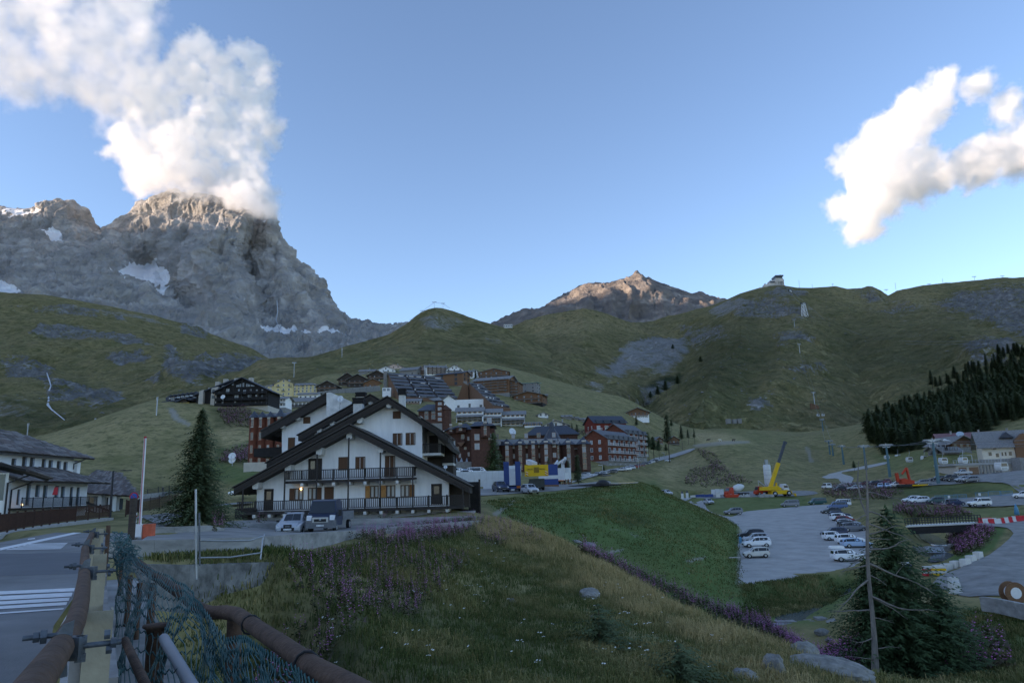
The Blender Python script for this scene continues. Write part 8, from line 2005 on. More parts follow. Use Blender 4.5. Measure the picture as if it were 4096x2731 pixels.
# galvanised pole and little gate of scaffold tube
t=thing('scaffold_pole','tall galvanised pole standing in front of the concrete parapet','pole',Q(788,2262,17.5));o_=Vector(t.location);b=MB();b.tube([(0,0,-.3),Q(783,1956,17.5)-o_],.027,8);b.build('pole',m_grey,t)
b=MB();b.tube([Q(799,2262,17.5)-o_,Q(797,2050,17.5)-o_],.022,8);b.build('second_tube',m_steelb,t)
t=thing('tube_barrier','bent galvanised tube barrier between the pole and the parapet end','railing',Q(800,2162,17.5));o_=Vector(t.location)
for pts in([(797,2160),(880,2163),(1000,2161),(1058,2142)],[(797,2230),(920,2228),(1045,2210)],[(1058,2135),(1050,2160),(1042,2235)]):b=MB();b.tube([Q(u,v,17.5+(u-797)/260*5)-o_ for u,v in pts],.022,8);b.build('tube',m_grey,t)
# barrier pole, signs, lamp
m_red=mat('sign_red',(.42,.02,.03),.5,.1);m_sblue=mat('sign_blue',(.02,.08,.30),.5,.1);m_wp=mat('sign_white',(.66,.66,.66),.55,.06)
Yb=33;base=Vector(P(*c1(1637,1322),Yb));tip=Vector(P(*c1(1709,152),Yb))-base
t=thing('barrier_pole','raised white road barrier arm with a red stripe','barrier',base);b=MB();b.beam((0,0,.3),tip,.075,.09);b.build('arm',m_wp,t);b=MB();b.beam(Vector((0,-.06,.3)),tip+Vector((0,-.055,0)),.018,.02);b.build('stripe',m_red,t);b=MB();b.beam(tip,tip+Vector((0,0,.08)),.09,.1);b.build('tip',m_red,t)
b=MB();b.box(-.17,.17,-.15,.15,-.1,.62);b.build('housing',m_wp,t);b=MB();b.box(.24,.64,-.2,.2,-.25,.62);b.build('motor_box',mat('orange_red_box',(.50,.10,.05),.6),t);b=MB();b.box(-.9,.2,-.3,.3,-.35,-.101);b.build('foot',m_conc,t)
def flat(cf,x0,x1,y0,y1,Y,o,nm,par,m,th=.02,off=0.0):
 a,c=Vector(P(*cf(x0,y1),Y))-o,Vector(P(*cf(x1,y0),Y))-o;b=MB();b.box(a.x,c.x,off,off+th,a.z,c.z);return b.build(nm,m,par)
o_=Vector(P(*c1(1567,1300),32));t=thing('no_parking_sign','round blue no-parking sign with a red rim and two white plates','sign',o_)
pole_=Vector(P(*c1(1580,800),32))-o_;b=MB();b.tube([(0,.05,-.1),pole_+Vector((0,.05,0))],.03,8);b.build('post',m_grey,t)
c=Vector(P(*c1(1576,841),32))-o_;r_=px2m(51/2.94,32)
for rr,m,y_,nm in((r_,m_red,0,'rim'),(r_*.76,m_sblue,-.012,'disc')):b=MB();n=MB();n.lathe([(rr,-.01),(rr,.0)],28);b.add([(c.x+x,y_+z,c.z+y)for x,y,z in n.v],n.f);b.build(nm,m,t)
b=MB();b.beam((c.x-r_*.6,-.03,c.z+r_*.6),(c.x+r_*.6,-.03,c.z-r_*.6),.012,r_*.26,0,(0,1,0));b.build('bar',m_red,t)
flat(c1,1529,1600,894,934,32,o_,'plate',t,m_wp);flat(c1,1529,1598,938,974,32,o_,'plate',t,m_wp);flat(c1,1552,1580,980,1030,32,o_,'arrow_plate',t,m_wp)
def at1(x,y):q=Vector(P(*c1(x,y),32))-o_;return(q.x,-.012,q.z)
text(t,'AREA PARK',at1(1534,922),.17,m_trim,fit=px2m(60/2.94,32));text(t,'0-24',at1(1546,965),.2,m_trim,fit=px2m(44/2.94,32));text(t,'\u2191',at1(1562,992),.2,m_trim);text(t,'\u2193',at1(1562,1012),.2,m_trim)
o_=Vector(P(*c1(1578,1310),31.5));t=thing('barrier_signal','pale signal panel with red arrows below the no-parking sign','signal',o_);flat(c1,1566,1603,1030,1170,31.5,o_,'panel',t,m_wp,.08);flat(c1,1574,1586,1170,1310,31.5,o_,'post',t,m_rust,.06,.02)
for y,s in((1052,1),(1085,-1)):q=Vector(P(*c1(1586,y),31.5))-o_;b=MB();b.add([(q.x-.12,-.004,q.z-.1*s),(q.x+.12,-.004,q.z-.1*s),(q.x,-.004,q.z+.12*s),(q.x-.12,-.001,q.z-.1*s),(q.x+.12,-.001,q.z-.1*s),(q.x,-.001,q.z+.12*s)],[(0,1,2),(5,4,3),(0,3,4,1),(1,4,5,2),(2,5,3,0)]);b.build('arrow',m_red,t)
q=Vector(P(*c1(1577,1160),31.5))-o_;text(t,'STOP',(q.x+.12,-.005,q.z),.14,m_trim).rotation_euler=(R(90),R(-90),0)
t=thing('wooden_post','dark wooden post stub at the foot of the signs','post',Vector(P(*c1(1540,1335),31)));b=MB();b.tube([(0,0,-.2),(0,0,1.75)],.15,9);b.build('stub',m_dwood,t)
a,c=Vector(P(*c1(1290,1122),62)),Vector(P(*c1(1332,538),62));t=thing('street_lamp','dark street lamp with a short arm beside the pavement','street lamp',a);b=MB();b.tube([(0,0,0),c-a],[.12,.07],8);b.build('post',m_iron,t);b=MB();b.beam(c-a,c-a+Vector((1.1,0,.05)),.06,.05);b.beam(c-a+Vector((.7,0,.02)),c-a+Vector((1.6,0,.0)),.25,.07);b.build('arm',m_iron,t)
o_=Vector(P(*c1(612,985),58));t=thing('warning_sign','back of a triangular road sign in front of the iron balcony','sign',o_);flat(c1,608,624,800,990,58,o_,'post',t,m_grey,.06);p0,p1,p2=[Vector(P(*c1(x,y),58))-o_ for x,y in((612,818),(634,818),(642,728))];b=MB();b.add([p0,p1,p2]+[p+Vector((.12,.3,0))for p in(p0,p1,p2)],[(0,1,2),(5,4,3),(0,3,4,1),(1,4,5,2),(2,5,3,0)]);b.build('plate',m_red,t)
for x,y0,y1,Y,lab in((902,742,815,200,'street lamp in front of the maroon turreted block'),(1672,728,800,245,'street lamp beside the parked white hatchback'),(2008,664,755,310,'street lamp by the red car on the village road'),(2254,612,690,400,'street lamp at the top of the village road')):
 a,c=Vector(P(*c6(x,y1),Y)),Vector(P(*c6(x,y0),Y));t=thing('street_lamp',lab,'street lamp',a);b=MB();b.tube([(0,0,-.5),(0,0,(c-a).z)],.10,6);b.build('post',m_grey,t);b=MB();b.beam((0,0,(c-a).z),(-1.4,0,(c-a).z+.1),.2,.15);b.build('head',m_wht,t)
# the walker on the lane
o_=Vector(P(*c1(1912,806),178));t=thing('person','person in a dark jacket walking along the lane wall','person',o_)
me=bpy.data.meshes.new('body');J=[((0,0,.95),.16),((0,0,1.25),.17),((0,0,1.48),.12),((0,-.02,1.56),.06),((0,-.03,1.68),.11),((-.1,0,.88),.1),((-.1,-.08,.48),.07),((-.1,.0,.05),.05),((.1,0,.88),.1),((.1,.12,.48),.07),((.1,.2,.06),.05),((-.2,0,1.42),.07),((-.27,-.05,1.12),.05),((-.24,-.14,.9),.04),((.2,0,1.42),.07),((.27,.06,1.12),.05),((.25,-.02,.88),.04)]
me.from_pydata([j[0]for j in J],[(0,1),(1,2),(2,3),(3,4),(0,5),(5,6),(6,7),(0,8),(8,9),(9,10),(2,11),(11,12),(12,13),(2,14),(14,15),(15,16)],[]);o=link('body',me,t);o.modifiers.new('skin','SKIN');
for k,j in enumerate(J):me.skin_vertices[0].data[k].radius=(j[1],j[1]*.8)
me.skin_vertices[0].data[0].use_root=True;o.modifiers.new('sub','SUBSURF').levels=1;me.materials.append(mat('dark_clothes',(.03,.035,.05),.9))
b=MB();b.lathe([(.02,-.11),(.09,-.08),(.115,.0),(.09,.09),(.02,.12)],10,(0,-.03,1.68));b.build('head',mat('skin',(.42,.28,.21),.7),t);b=MB();b.lathe([(.118,.01),(.10,.1),(.02,.135)],10,(0,-.015,1.69));b.build('hair',m_grey,t)
# cows on the ridge path
for x,y,rz,lab in((520,255,0,'dark cow on the ridge path, left of the group'),(748,256,20,'dark cow on the ridge path, right of the group'),(632,264,190,'pale cow lying between the two dark cows')):
 p=Vector(P(*c7(x,y),440));p.z=max(p.z,zat(p.x,p.y));t=thing('cow',lab,'cow',p,R(rz));me=bpy.data.meshes.new('body')
 J=[((.75,0,1.1),.30),((0,0,1.05),.36),((-.8,0,1.12),.28),((1.15,0,1.3),.17),((1.5,0,1.2),.13),((1.75,0,1.0),.09),((.65,.2,.6),.1),((.65,.2,.05),.07),((.65,-.2,.6),.1),((.65,-.2,.05),.07),((-.75,.2,.65),.12),((-.8,.2,.05),.07),((-.75,-.2,.65),.12),((-.8,-.2,.05),.07)]
 me.from_pydata([j[0]for j in J],[(1,0),(1,2),(0,3),(3,4),(4,5),(0,6),(6,7),(0,8),(8,9),(2,10),(10,11),(2,12),(12,13)],[]);o=link('body',me,t);o.modifiers.new('skin','SKIN')
 for k,j in enumerate(J):me.skin_vertices[0].data[k].radius=(j[1],j[1])
 me.skin_vertices[0].data[1].use_root=True;me.skin_vertices[0].data[0].use_root=False;me.materials.append(m_dwood if rz!=190 else m_cream)
# ---- pale house with terrace, chalet and long stone house on the right
Y=232;k_=px2m(1/2.614,Y)
o_=Vector(P(*c8(2130,640),Y));B=Bld('house','pale three-storey house with grey slab roof and timber gable at the right edge','house',o_+Vector((85*k_+8.6,12,(640-478)*k_)),R(-24),16.5,12)
B.walls((478-325)*k_,(478-325)*k_,'flat',m_cream,4);B.roof((478-325)*k_,(478-180)*k_,'side',m_slab,1.6,.3)
xo=lambda x:(x-2215)*k_
for x,y in((2012,340),(2080,355),(2200,340),(2030,420),(2095,437),(2215,425)):put(B.t,win_mesh(22*k_,34*k_,m_frame,m_glass),xo(x),-.02,(478-y-18)*k_)
for x in(2142,2172,2300):put(B.t,win_mesh(10*k_,34*k_,m_frame,m_glass),xo(x),-.02,(478-445)*k_)
b=MB();b.prism([(xo(2260),0),(xo(2420),0),(xo(2420),(478-290)*k_),(xo(2350),(478-215)*k_),(xo(2260),(478-290)*k_)],-1.6,4);b.build('timber_gable',m_owood,B.t)
for y in(470,385):B.balcony('front',(478-y)*k_,.32,.5,2.8,m_bwood)
b=MB();b.prism([(xo(2140),(478-255)*k_),(xo(2280),(478-255)*k_),(xo(2210),(478-190)*k_)],1.0,6);b.build('dormer',m_dslate,B.t)
xo=lambda x:(x-2130)*k_
t=thing('terrace_block','garage block with a railed terrace and two brown garage doors below the pale house','garage',o_);b=MB();b.box(xo(1655),xo(2480),0,11.5,-2,(640-545)*k_);b.build('wall',m_beige,t);b=MB();b.box(xo(1630),xo(2480),-.6,11.6,(640-544)*k_,(640-520)*k_);b.build('slab',m_conc,t)
for x0,x1 in((1678,1758),(1785,1880)):
 b=MB()
 for q in range(6):b.box(xo(x0),xo(x1),-.06-.02*(q%2),-.001,(q*13)*k_+.05,(q*13+12.4)*k_)
 b.build('garage_door',m_owood,t)
for q in range(7):
 b=MB();x=1890+q*34;b.box(xo(x),xo(x+16),-.35,-.001,-1,(640-546)*k_);b.build('pilaster',m_stonew,t)
for x in(1915,2200,2060):b=MB();b.box(xo(x),xo(x+16),-.05,.0,0,26*k_);b.build('door',m_bwood,t)
b=MB()
for x in range(1625,2330,33):b.box(xo(x)-.05,xo(x)+.05,-.5,-.4,(640-520)*k_+.001,(640-488)*k_)
b.box(xo(1620),xo(2330),-.49,-.41,(640-490)*k_,(640-487)*k_);b.box(xo(1620),xo(2330),-.48,-.42,(640-504)*k_,(640-502)*k_);b.build('railing',m_grey,t)
b=MB()
for x in(1745,1870):b.box(xo(x)-.08,xo(x)+.08,2,2.15,(640-520)*k_+.001,(640-440)*k_)
b.box(xo(1745),xo(1870),2,2.15,(640-440)*k_,(640-436)*k_);b.build('pergola',m_grey,t)
b=MB();b.prism([(xo(2210),-.5),(xo(2480),-.5),(xo(2480),4),(xo(2210),(640-480)*k_)],-5,-.8);b.build('ramp',m_stonew,t)
Bc=house(c8,1600,1790,388,300,248,268,'brown timber chalet with a wide gable and pale round sign',name='chalet',cat='chalet',rz=0,wall=m_bwood,nx=3,fl=1,D=14,over=2.6,group='houses on the right bank',base=m_stonew,base_h=1.0)
b=MB();n=MB();n.lathe([(1.0,0),(1.0,.08)],20);b.add([(x*1.6,-.1-z,y+6.2)for x,y,z in n.v],n.f);b.build('sign',mat('pale_blue_sign',(.35,.45,.55),.6),Bc.t)
house(c8,1430,1530,405,385,352,266,'low lean-to with grey roof left of the wide timber chalet',name='shed',cat='shed',gable='side',wall=m_stonew,nx=2,fl=1,D=6,over=1.2,group='houses on the right bank');house(c8,1510,1660,420,402,360,262,'low open shed with snow-grey roof in front of the timber chalet',name='shed',cat='shed',gable='side',wall=m_dwood,nx=3,fl=1,D=6,over=1.5,group='houses on the right bank')
house(c8,1545,2100,330,262,205,315,'long stone house with a maroon tiled roof behind the timber chalet',gable='side',rz=-22,wm=27,wall=m_beige,roof=m_maroon_r,nx=9,fl=1,D=13,chim=3,group='houses on the right bank')
t=thing('parasols','closed pale parasols beside the low shed','parasols',P(*c8(1440,365),262));
for q in range(3):b=MB();b.lathe([(2.2,2.2),(.1,3.2)],8,(q*3-3,0,0));b.tube([(q*3-3,0,0),(q*3-3,0,2.4)],.06,5);b.build('parasol',m_wht,t)
t=thing('stone_ruin','two low ruined stone huts on the green slope','ruin',P(*c7(735,68),640));k2=px2m(1/2.24,640)
for x0,x1,h_ in((690,725,14),(745,775,9),(790,822,13)):b=MB();b.box((x0-735)*k2,(x1-735)*k2,0,5,-3,h_*k2);b.build('wall',m_stonew,t)
# footbridge, barriers, blocks
pa,pb_=Vector(P(*c8(1060,1186),128)),Vector(P(*c8(1842,1150),124));t=thing('footbridge','dark steel bridge over the stream with black railings','bridge',pa);d=pb_-pa;b=MB();b.beam((0,0,0),d,3.4,.22);b.build('deck',m_pconc,t)
b=MB();b.beam(Vector((0,-1.6,-.72)),d+Vector((0,-1.6,-.72)),.3,1.2);b.build('girder',m_blackw,t)
n=26
for q in range(n+1):b=MB();p=d*(q/n)+Vector((0,-1.45,.23));b.box(p.x-.05,p.x+.05,p.y-.05,p.y+.05,p.z,p.z+1.15);b.build('post',m_iron,t)
for z in(.6,.95,1.4):b=MB();b.beam(d*0+Vector((0,-1.45,z)),d+Vector((0,-1.45,z)),.07,.12);b.build('rail',m_iron,t)
m_rbar=mat('red_barrier_plastic',(.48,.02,.03),.55);G2='red and white road barriers'
for q,(x,y,m,lab)in enumerate(((1942,1162,m_rbar,'red barrier element with a white top, first of the row beside the bridge'),(1982,1158,m_wht,'white barrier element, second of the row beside the bridge'),(2040,1156,m_rbar,'red barrier element between two white ones'),(2105,1152,m_wht,'white barrier element at the gap in the row'),(2180,1148,m_rbar,'red barrier element after the gap in the row'),(2245,1106,m_rbar,'small red barrier element in the rear row'),(2290,1106,m_wht,'white barrier element in the rear row'),(2205,1108,m_wht,'white barrier element at the left of the rear row'),(2326,1106,m_rbar,'red barrier element cut by the picture edge'),(2252,1164,m_pconc,'pale concrete block beside the barrier row'))):
 p=Vector(P(*c8(x,y),126));p.z=zat(p.x,p.y);t=thing('road_barrier',lab,'barrier',p,R(4),G2);b=MB();b.prism([(-.30,0),(.30,0),(.26,.15),(.14,.45),(.12,.95),(-.12,.95),(-.14,.45),(-.26,.15)],-1.3,1.3);n_=b.v;b.v=[(y_,x_,z_)for x_,y_,z_ in n_];b.f=[f[::-1]for f in b.f];b.build('shell',m,t)
 b=MB();b.cbox((1.33,0,.5),.05,.1,.5);b.build('coupling',m_trim,t)
for q,(x,y)in enumerate(((1316,642),(1384,632),(1454,606),(1530,592),(1576,562),(1634,535))):
 u,v=c9(x,y);p=ground_px(u,v+12,60);t=thing('concrete_block',('leftmost of six pale concrete blocks along the gravel road','second pale concrete block from the larch','third pale concrete block from the larch','fourth pale concrete block from the larch','fifth pale concrete block, just before the last','last pale concrete block beside the willowherb')[q],'block',p,R(20+q*3),'concrete blocks along the gravel road');b=MB();b.prism([(-.6,-.1),(.6,-.1),(.56,.85),(-.56,.85)],-.4,.4);b.build('block',m_pconc,t);b=MB();b.cbox((0,0,.88),.3,.1,.06);b.build('lifting_eye',m_grey,t)
m_bbar=mat('blue_crowd_barrier',(.06,.22,.34),.5)
for q,(x,y)in enumerate(((1905,884),(2040,870),(2160,868),(1680,905),(1585,910),(1480,916))):
 p=at(c8,x,y);t=thing('crowd_barrier',('blue crowd barrier with a white plate, left of the right-hand three','blue crowd barrier, middle of the right-hand three','blue crowd barrier, rightmost of all','blue crowd barrier, right of the left-hand three','blue crowd barrier with a plate, middle of the left-hand three','blue crowd barrier, leftmost of all')[q],'barrier',p,R(5),'blue crowd barriers');b=MB();w=1.7
 b.beam((-w,0,.15),(-w,0,1.15),.06,.06);b.beam((w,0,.15),(w,0,1.15),.06,.06);b.beam((-w,0,1.15),(w,0,1.15),.06,.06);b.beam((-w,0,.15),(w,0,.15),.06,.06);b.build('frame',m_bbar,t);b=MB()
 for k in range(14):b.beam((-w+.24*(k+1),0,.18),(-w+.24*(k+1),0,1.12),.03,.03)
 b.build('bars',m_bbar,t)
 if q in(0,4):b=MB();b.box(-.9,-.3,-.05,-.031,.4,1.0);b.build('plate',m_wht,t)
t=thing('spool','big wooden cable drum at the right edge','cable drum',ground_px(*c9(1950,925),30));b=MB();n=MB();n.lathe([(.95,0),(.95,.12)],24);b.add([(x,z,y+.9)for x,y,z in n.v],n.f);b.add([(x,z+.9,y+.9)for x,y,z in n.v],n.f);b.build('flange',m_owood,t);b=MB();n=MB();n.lathe([(.55,.125),(.55,.895)],18);b.add([(x,z,y+.9)for x,y,z in n.v],n.f);b.build('core',m_wp,t);b=MB();n=MB();n.lathe([(.5,-.02),(.5,-.001)],18);b.add([(x,z,y+.9)for x,y,z in n.v],n.f);b.build('hub',m_wp,t)
t=thing('road_wall','low concrete wall below the cable drum at the right edge','wall',Vector(P(*c9(1665,880),62)));o_=Vector(t.location);q=[Vector(P(*c9(x,y),d))-o_ for x,y,d in((1660,882,63),(1800,900,61),(1950,930,58),(2150,975,54))]
for a,c in zip(q[:-1],q[1:]):b=MB();b.beam(a-Vector((0,0,.5)),c-Vector((0,0,.5)),.4,1.2);b.build('wall_panel',m_conc2,t)
for x,y,m,w,lab in((1440,800,m_wht,.8,'white sacks stacked behind the larch'),(1450,845,m_pconc,.9,'pale concrete kerbs stacked behind the larch'),(1320,690,m_yel,1.4,'yellow and red materials heap behind the larch'),(1240,695,m_rbar,1.3,'red crates behind the larch'),(1060,668,m_blue_t,1.2,'blue and white tarpaulin seen through the larch')):
 p=ground_px(*c9(x,y),55);t=thing('material_stack',lab,'materials',p);
 for k in range(4):b=MB();b.prism([(-w*.5,k*.28),(w*.5,k*.28),(w*.46,k*.28+.26),(-w*.46,k*.28+.26)],-.5+.05*k,.5-.05*k);b.build('layer',m if k%2==0 else m_pconc,t)
t=tag(MB().prism([(-.05,0),(.05,0),(.05,1.6),(.45,1.5),(.5,.5),(.06,.45)],0,.04).build('flag',m_bbar,loc=at(c7,802,1198)),'small blue flag at the car park edge','flag')
for x,y,lab in((1905,1075,'furled parasol behind the barrier row'),):p=Vector(P(*c8(2275,1100),128));p.z=zat(p.x,p.y);t=thing('parasol',lab,'parasol',p);b=MB();b.lathe([(.45,1.0),(.3,2.2),(.04,3.0)],8);b.tube([(0,0,0),(0,0,1.2)],.05,6);b.build('canopy',m_bbar,t)
for cf,x,y,Y,r_,rz,lab in((c4,965,1290,150,.8,0,'upper of two white dishes left of the dark red block'),(c4,965,1335,150,.75,0,'lower of two white dishes left of the dark red block'),(c4,1558,700,380,2.0,20,'white dish on the bank below the low white houses'),(c6,822,452,320,1.8,30,'white dish on the bank behind the turreted block')):dish(None,P(*cf(x,y),Y),r_,rz=R(rz),label=lab)
t=thing('road_wall','long grey stone wall below the timber chalets','wall',P(*c5(0,395),480));o_=Vector(t.location);q=[Vector(P(*c5(x,y),485+x*.05))-o_ for x,y in((-60,408),(120,382),(330,362),(520,348))]
for a,c in zip(q[:-1],q[1:]):
 for j in range(3):b=MB();b.beam(a.lerp(c,j/3)-Vector((0,0,1)),a.lerp(c,(j+.97)/3)-Vector((0,0,1)),.6,4.2);b.build('wall_panel',m_stonew,t)
#  WATER, ROCKS, GRASS, FLOWERS
m_water=mat('stream_water',(.055,.075,.085),.12,.3,1.2,.6,3,spec=.6,stretch=(1,.4,1));m_foam=mat('white_water',(.42,.46,.50),.5,.4,5,stretch=(3,3,.6))
for k_,p_,q_ in STREAM:drape('stream',AREAS['water_'+k_],m_water,.04)
def falls(name,label,ua,ub,v0,v1,Y,n=26):
 b=MB();a,c=Vector(P(ua,v0,Y)),Vector(P(ub,v0,Y));h=a.z-Vector(P(ua,v1,Y)).z
 for k in range(n):
  p=a.lerp(c,k/n);q=a.lerp(c,(k+rnd.uniform(.3,.8))/n);l=h*rnd.uniform(.7,1.0)
  pts=[(f*f*.4,f)for f in(0,.3,.65,1)]
  vs=[]
  for o_,f in pts:vs+=[p+Vector((0,-.1-o_,-l*f)),q+Vector((0,-.1-o_,-l*f))]
  b.add(vs,[(i*2,i*2+1,i*2+3,i*2+2)for i in range(3)])
 b.add([a+Vector((0,-.3,-h)),c+Vector((0,-.3,-h)),c+Vector((0,-1.1,-h-.03)),a+Vector((0,-1.1,-h-.03))],[(0,1,2,3)])
 tag(b.build('waterfall',m_foam),kind='structure')
 t=thing('weir',label,'weir',a);b=MB();w=c.x-a.x
 for k in range(9):b.box(-1.5+k*(w+6)/9,-1.5+(k+.94)*(w+6)/9,.05,1.2,-h-1.5,.02-.12*(k%3==1)+(.25 if k>5 else 0))
 b.build('stone_block',m_stonew,t)
falls('waterfall','stone weir with water falling over it below the car park',3090,3215,2489,2541,73);falls('waterfall','low weir just below the dark steel bridge',3700,3772,2186,2206,119,14)
t=thing('wing_wall','slanting concrete wing wall right of the weir','wall',P(3315,2480,72));b=MB();b.add([(-.3,0,0),(.4,-.3,.3),(2.2,-5,-2.6),(1.2,-5,-3.2),(-.3,0,-4),(.4,-.3,-4),(2.2,-5,-5),(1.2,-5,-5)],[(0,1,2,3),(7,6,5,4),(0,4,5,1),(1,5,6,2),(2,6,7,3),(3,7,4,0)]);b.build('wall_panel',m_conc2,t)
def on_sheet(W,u,v):
 pu,pv=project(W.reshape(-1,3));k=int(np.argmin((pu-u)**2+(pv-v)**2));p=W.reshape(-1,3)[k];d=Vector(ray(u,v));return d*(p[1]*.993)
pts=[on_sheet(W2,*F(x,y))for x,y in((107,846),(108,858),(113,872),(117,886),(111,902),(112,918),(110,930),(118,940),(133,952),(148,964))]
b=MB();b.tube(pts,[1.0,1.0,1.3,1.0,1.6,1.5,1.9,1.1,.8,.6],5);tag(b.build('waterfall',m_foam),kind='structure')
b=MB();b.tube([on_sheet(W1,*F(x,y))for x,y in((636,690),(638,715),(634,735),(640,752))],[3,3,4,2],4);tag(b.build('waterfall',m_foam),kind='structure')
m_bould=mat('grey_boulder',(.20,.195,.18),.95,.4,2.5,.8,9);import bmesh
def boulder(p,sx,sy,sz,seed,label,rz=0.0):
 bm=bmesh.new();bmesh.ops.create_icosphere(bm,subdivisions=4,radius=1);V=np.array([v.co for v in bm.verts]);f=1+.32*fbm(V[:,0]*1.1+seed,V[:,1]*1.1,V[:,2]*1.1,4,seed)+.10*fbm(V[:,0]*4,V[:,1]*4,V[:,2]*4,3,seed,ridged=True)
 for v,q in zip(bm.verts,f):v.co=(v.co.x*q*sx,v.co.y*q*sy,v.co.z*q*sz)
 me=bpy.data.meshes.new('boulder');bm.to_mesh(me);bm.free();me.materials.append(m_bould)
 o=link('boulder',me);o.location=p;o.rotation_euler=(R(8),R(6),rz);return tag(o,label,'boulder')
for k,(u,v,sx,sy,sz,rz,lab)in enumerate(((2358,2385,.52,.5,.34,-.5,'pale rounded boulder on the dry crest of the slope'),(2372,2476,.22,.2,.14,0,'small white stone below the pale rounded boulder'),(3330,2700,1.5,.7,.42,-.45,'long grey rock at the lower right of the slope'),(3215,2625,.6,.5,.42,0,'rounded grey boulder at the top of the long rock'),(3095,2700,.3,.5,.55,.2,'upright grey boulder left of the long rock'),(2985,2722,.42,.4,.25,0,'flat grey boulder at the bottom edge'),(2308,2165,.55,.4,.2,0,'left pale stone on the green embankment'),(2356,2179,.75,.45,.28,0,'larger pale stone on the green embankment'),(2394,2222,.5,.4,.3,0,'pale stone at the head of the willowherb belt'),(2050,2412,.16,.14,.12,0,'small pale stone in the middle of the flowery slope'),(3290,2542,.7,.5,.4,0,'block lying in the pool under the weir'),(3320,2570,.4,.3,.2,0,'small stone in the lower pool'),(2400,2515,.2,.2,.12,0,'small stone beside the spreading juniper'))):
 p=ground_px(u,v,12);boulder(p+Vector((0,0,sz*.3)),sx,sy,sz,k+3,lab,rz)
t=thing('plank_bridge','pale planks laid over the ditch at the car park edge','planks',ground_px(2920,2234,60)+Vector((0,0,.15)))
for k in range(5):b=MB();b.box(-1.6+k*.62,-1.05+k*.62,-.4,.4,0,.08);b.build('plank',m_beige,t)
# ---- grass
def leafmat(name,c0,c1_,c2_=None):
 m=bpy.data.materials.new(name);m.use_nodes=True;nt=m.node_tree;b=nt.nodes['Principled BSDF'];b.inputs['Roughness'].default_value=.8;b.inputs['Specular IOR Level'].default_value=.1
 a=nt.nodes.new('ShaderNodeAttribute');a.attribute_name='tone';r=nt.nodes.new('ShaderNodeValToRGB');e=r.color_ramp.elements;e[0].color=(*c0,1);e[1].color=(*c1_,1)
 if c2_:x=e.new(.5);x.color=(*c2_,1)
 nt.links.new(a.outputs['Fac'],r.inputs[0]);nt.links.new(r.outputs[0],b.inputs['Base Color']);return m
m_blade=leafmat('grass_blades',(.066,.092,.026),(.46,.345,.165),(.20,.18,.070))
def grass(name,label,poly_px,n,hgt,wid,nb,dryf,seed,rmin=8,spread=.16,ymax=400):
 r_=np.random.RandomState(seed)
 pp=np.array([F(*q)for q in poly_px]);wh=hit(pp[:,0],np.minimum(pp[:,1],3400),rmin)[:,:2]
 lo,hi=wh.min(0),wh.max(0);X=r_.uniform(lo[0],hi[0],n*4);Yv=r_.uniform(lo[1],hi[1],n*4)
 k=(poly_mask(X,Yv,wh,.3)>r_.rand(n*4))&(Yv<ymax);X,Yv=X[k][:n],Yv[k][:n];n=len(X)
 pat=fbm(X/2.6,Yv/2.6,None,4,seed);tone=np.clip(dryf(X,Yv)+pat*.75+r_.normal(0,.13,n),0,1)
 k=r_.rand(n)>np.clip(pat*-1.2+.1,0,.6);X,Yv,tone,pat=X[k],Yv[k],tone[k],pat[k];n=len(X)
 Z=_bil(GZF,X,Yv);N=n*nb
 cx,cy_,cz=np.repeat(X,nb)+r_.normal(0,spread,N),np.repeat(Yv,nb)+r_.normal(0,spread,N),np.repeat(Z,nb)
 h=hgt*r_.uniform(.4,1.25,N)*np.repeat(.75+.5*np.clip(pat+.4,0,1),nb);a=r_.uniform(0,6.28,N);le=h*r_.uniform(.2,.9,N);w=wid*r_.uniform(.6,1.4,N)
 ca,sa=np.cos(a),np.sin(a);la=a+r_.uniform(-1,1,N)
 V=np.empty((N,5,3));dx,dy=np.cos(la)*le,np.sin(la)*le
 for i,(sx,q,z)in enumerate(((-1,0,-.06),(1,0,-.06),(.8,.4,.65),(-.8,.4,.65),(0,1,.95))):V[:,i,0]=cx+sx*w*-sa+dx*q;V[:,i,1]=cy_+sx*w*ca+dy*q;V[:,i,2]=cz+h*z-(le*.35 if i==4 else 0)
 b0=(np.arange(N)*5)[:,None];T=np.concatenate([b0+[0,1,2],b0+[0,2,3],b0+[3,2,4]],1).reshape(-1,3)
 tt=np.repeat(np.clip(np.repeat(tone,nb)+r_.normal(0,.1,N),0,1),5)
 return tag(link(name,tri_mesh(name,V.reshape(-1,3),T,{'tone':tt},[m_blade])),label,None,None,'stuff')
def crest_dry(X,Yv):
 u,v=project(np.stack([X,Yv,_bil(GZ,X,Yv)],-1));d=line_dist(u/S,v/S,[(1120,1205),(1290,1245),(1400,1305),(1500,1368),(1620,1422),(1790,1488),(1950,1560)]);return.17+.55*np.exp(-(d/75)**2)-.1*((u/S)<1000)
SLOPE=[(560,1440),(640,1285),(760,1262),(860,1246),(1000,1234),(1105,1214),(1180,1208),(1290,1246),(1400,1306),(1500,1366),(1620,1422),(1790,1487),(1900,1540),(2080,1640),(1800,1760),(1300,1760),(800,1700),(520,1620)]
grass('grass','rough flowering grass on the slope below the parapet',SLOPE,26000,.30,.011,8,crest_dry,1)
grass('grass','taller dry grass stems along the crest of the slope',[(1080,1206),(1180,1204),(1290,1243),(1400,1304),(1500,1364),(1620,1420),(1790,1485),(1900,1538),(2050,1610),(1900,1640),(1700,1530),(1480,1420),(1270,1300),(1120,1240)],9000,.55,.010,5,lambda X,Yv:.78+X*0,2)
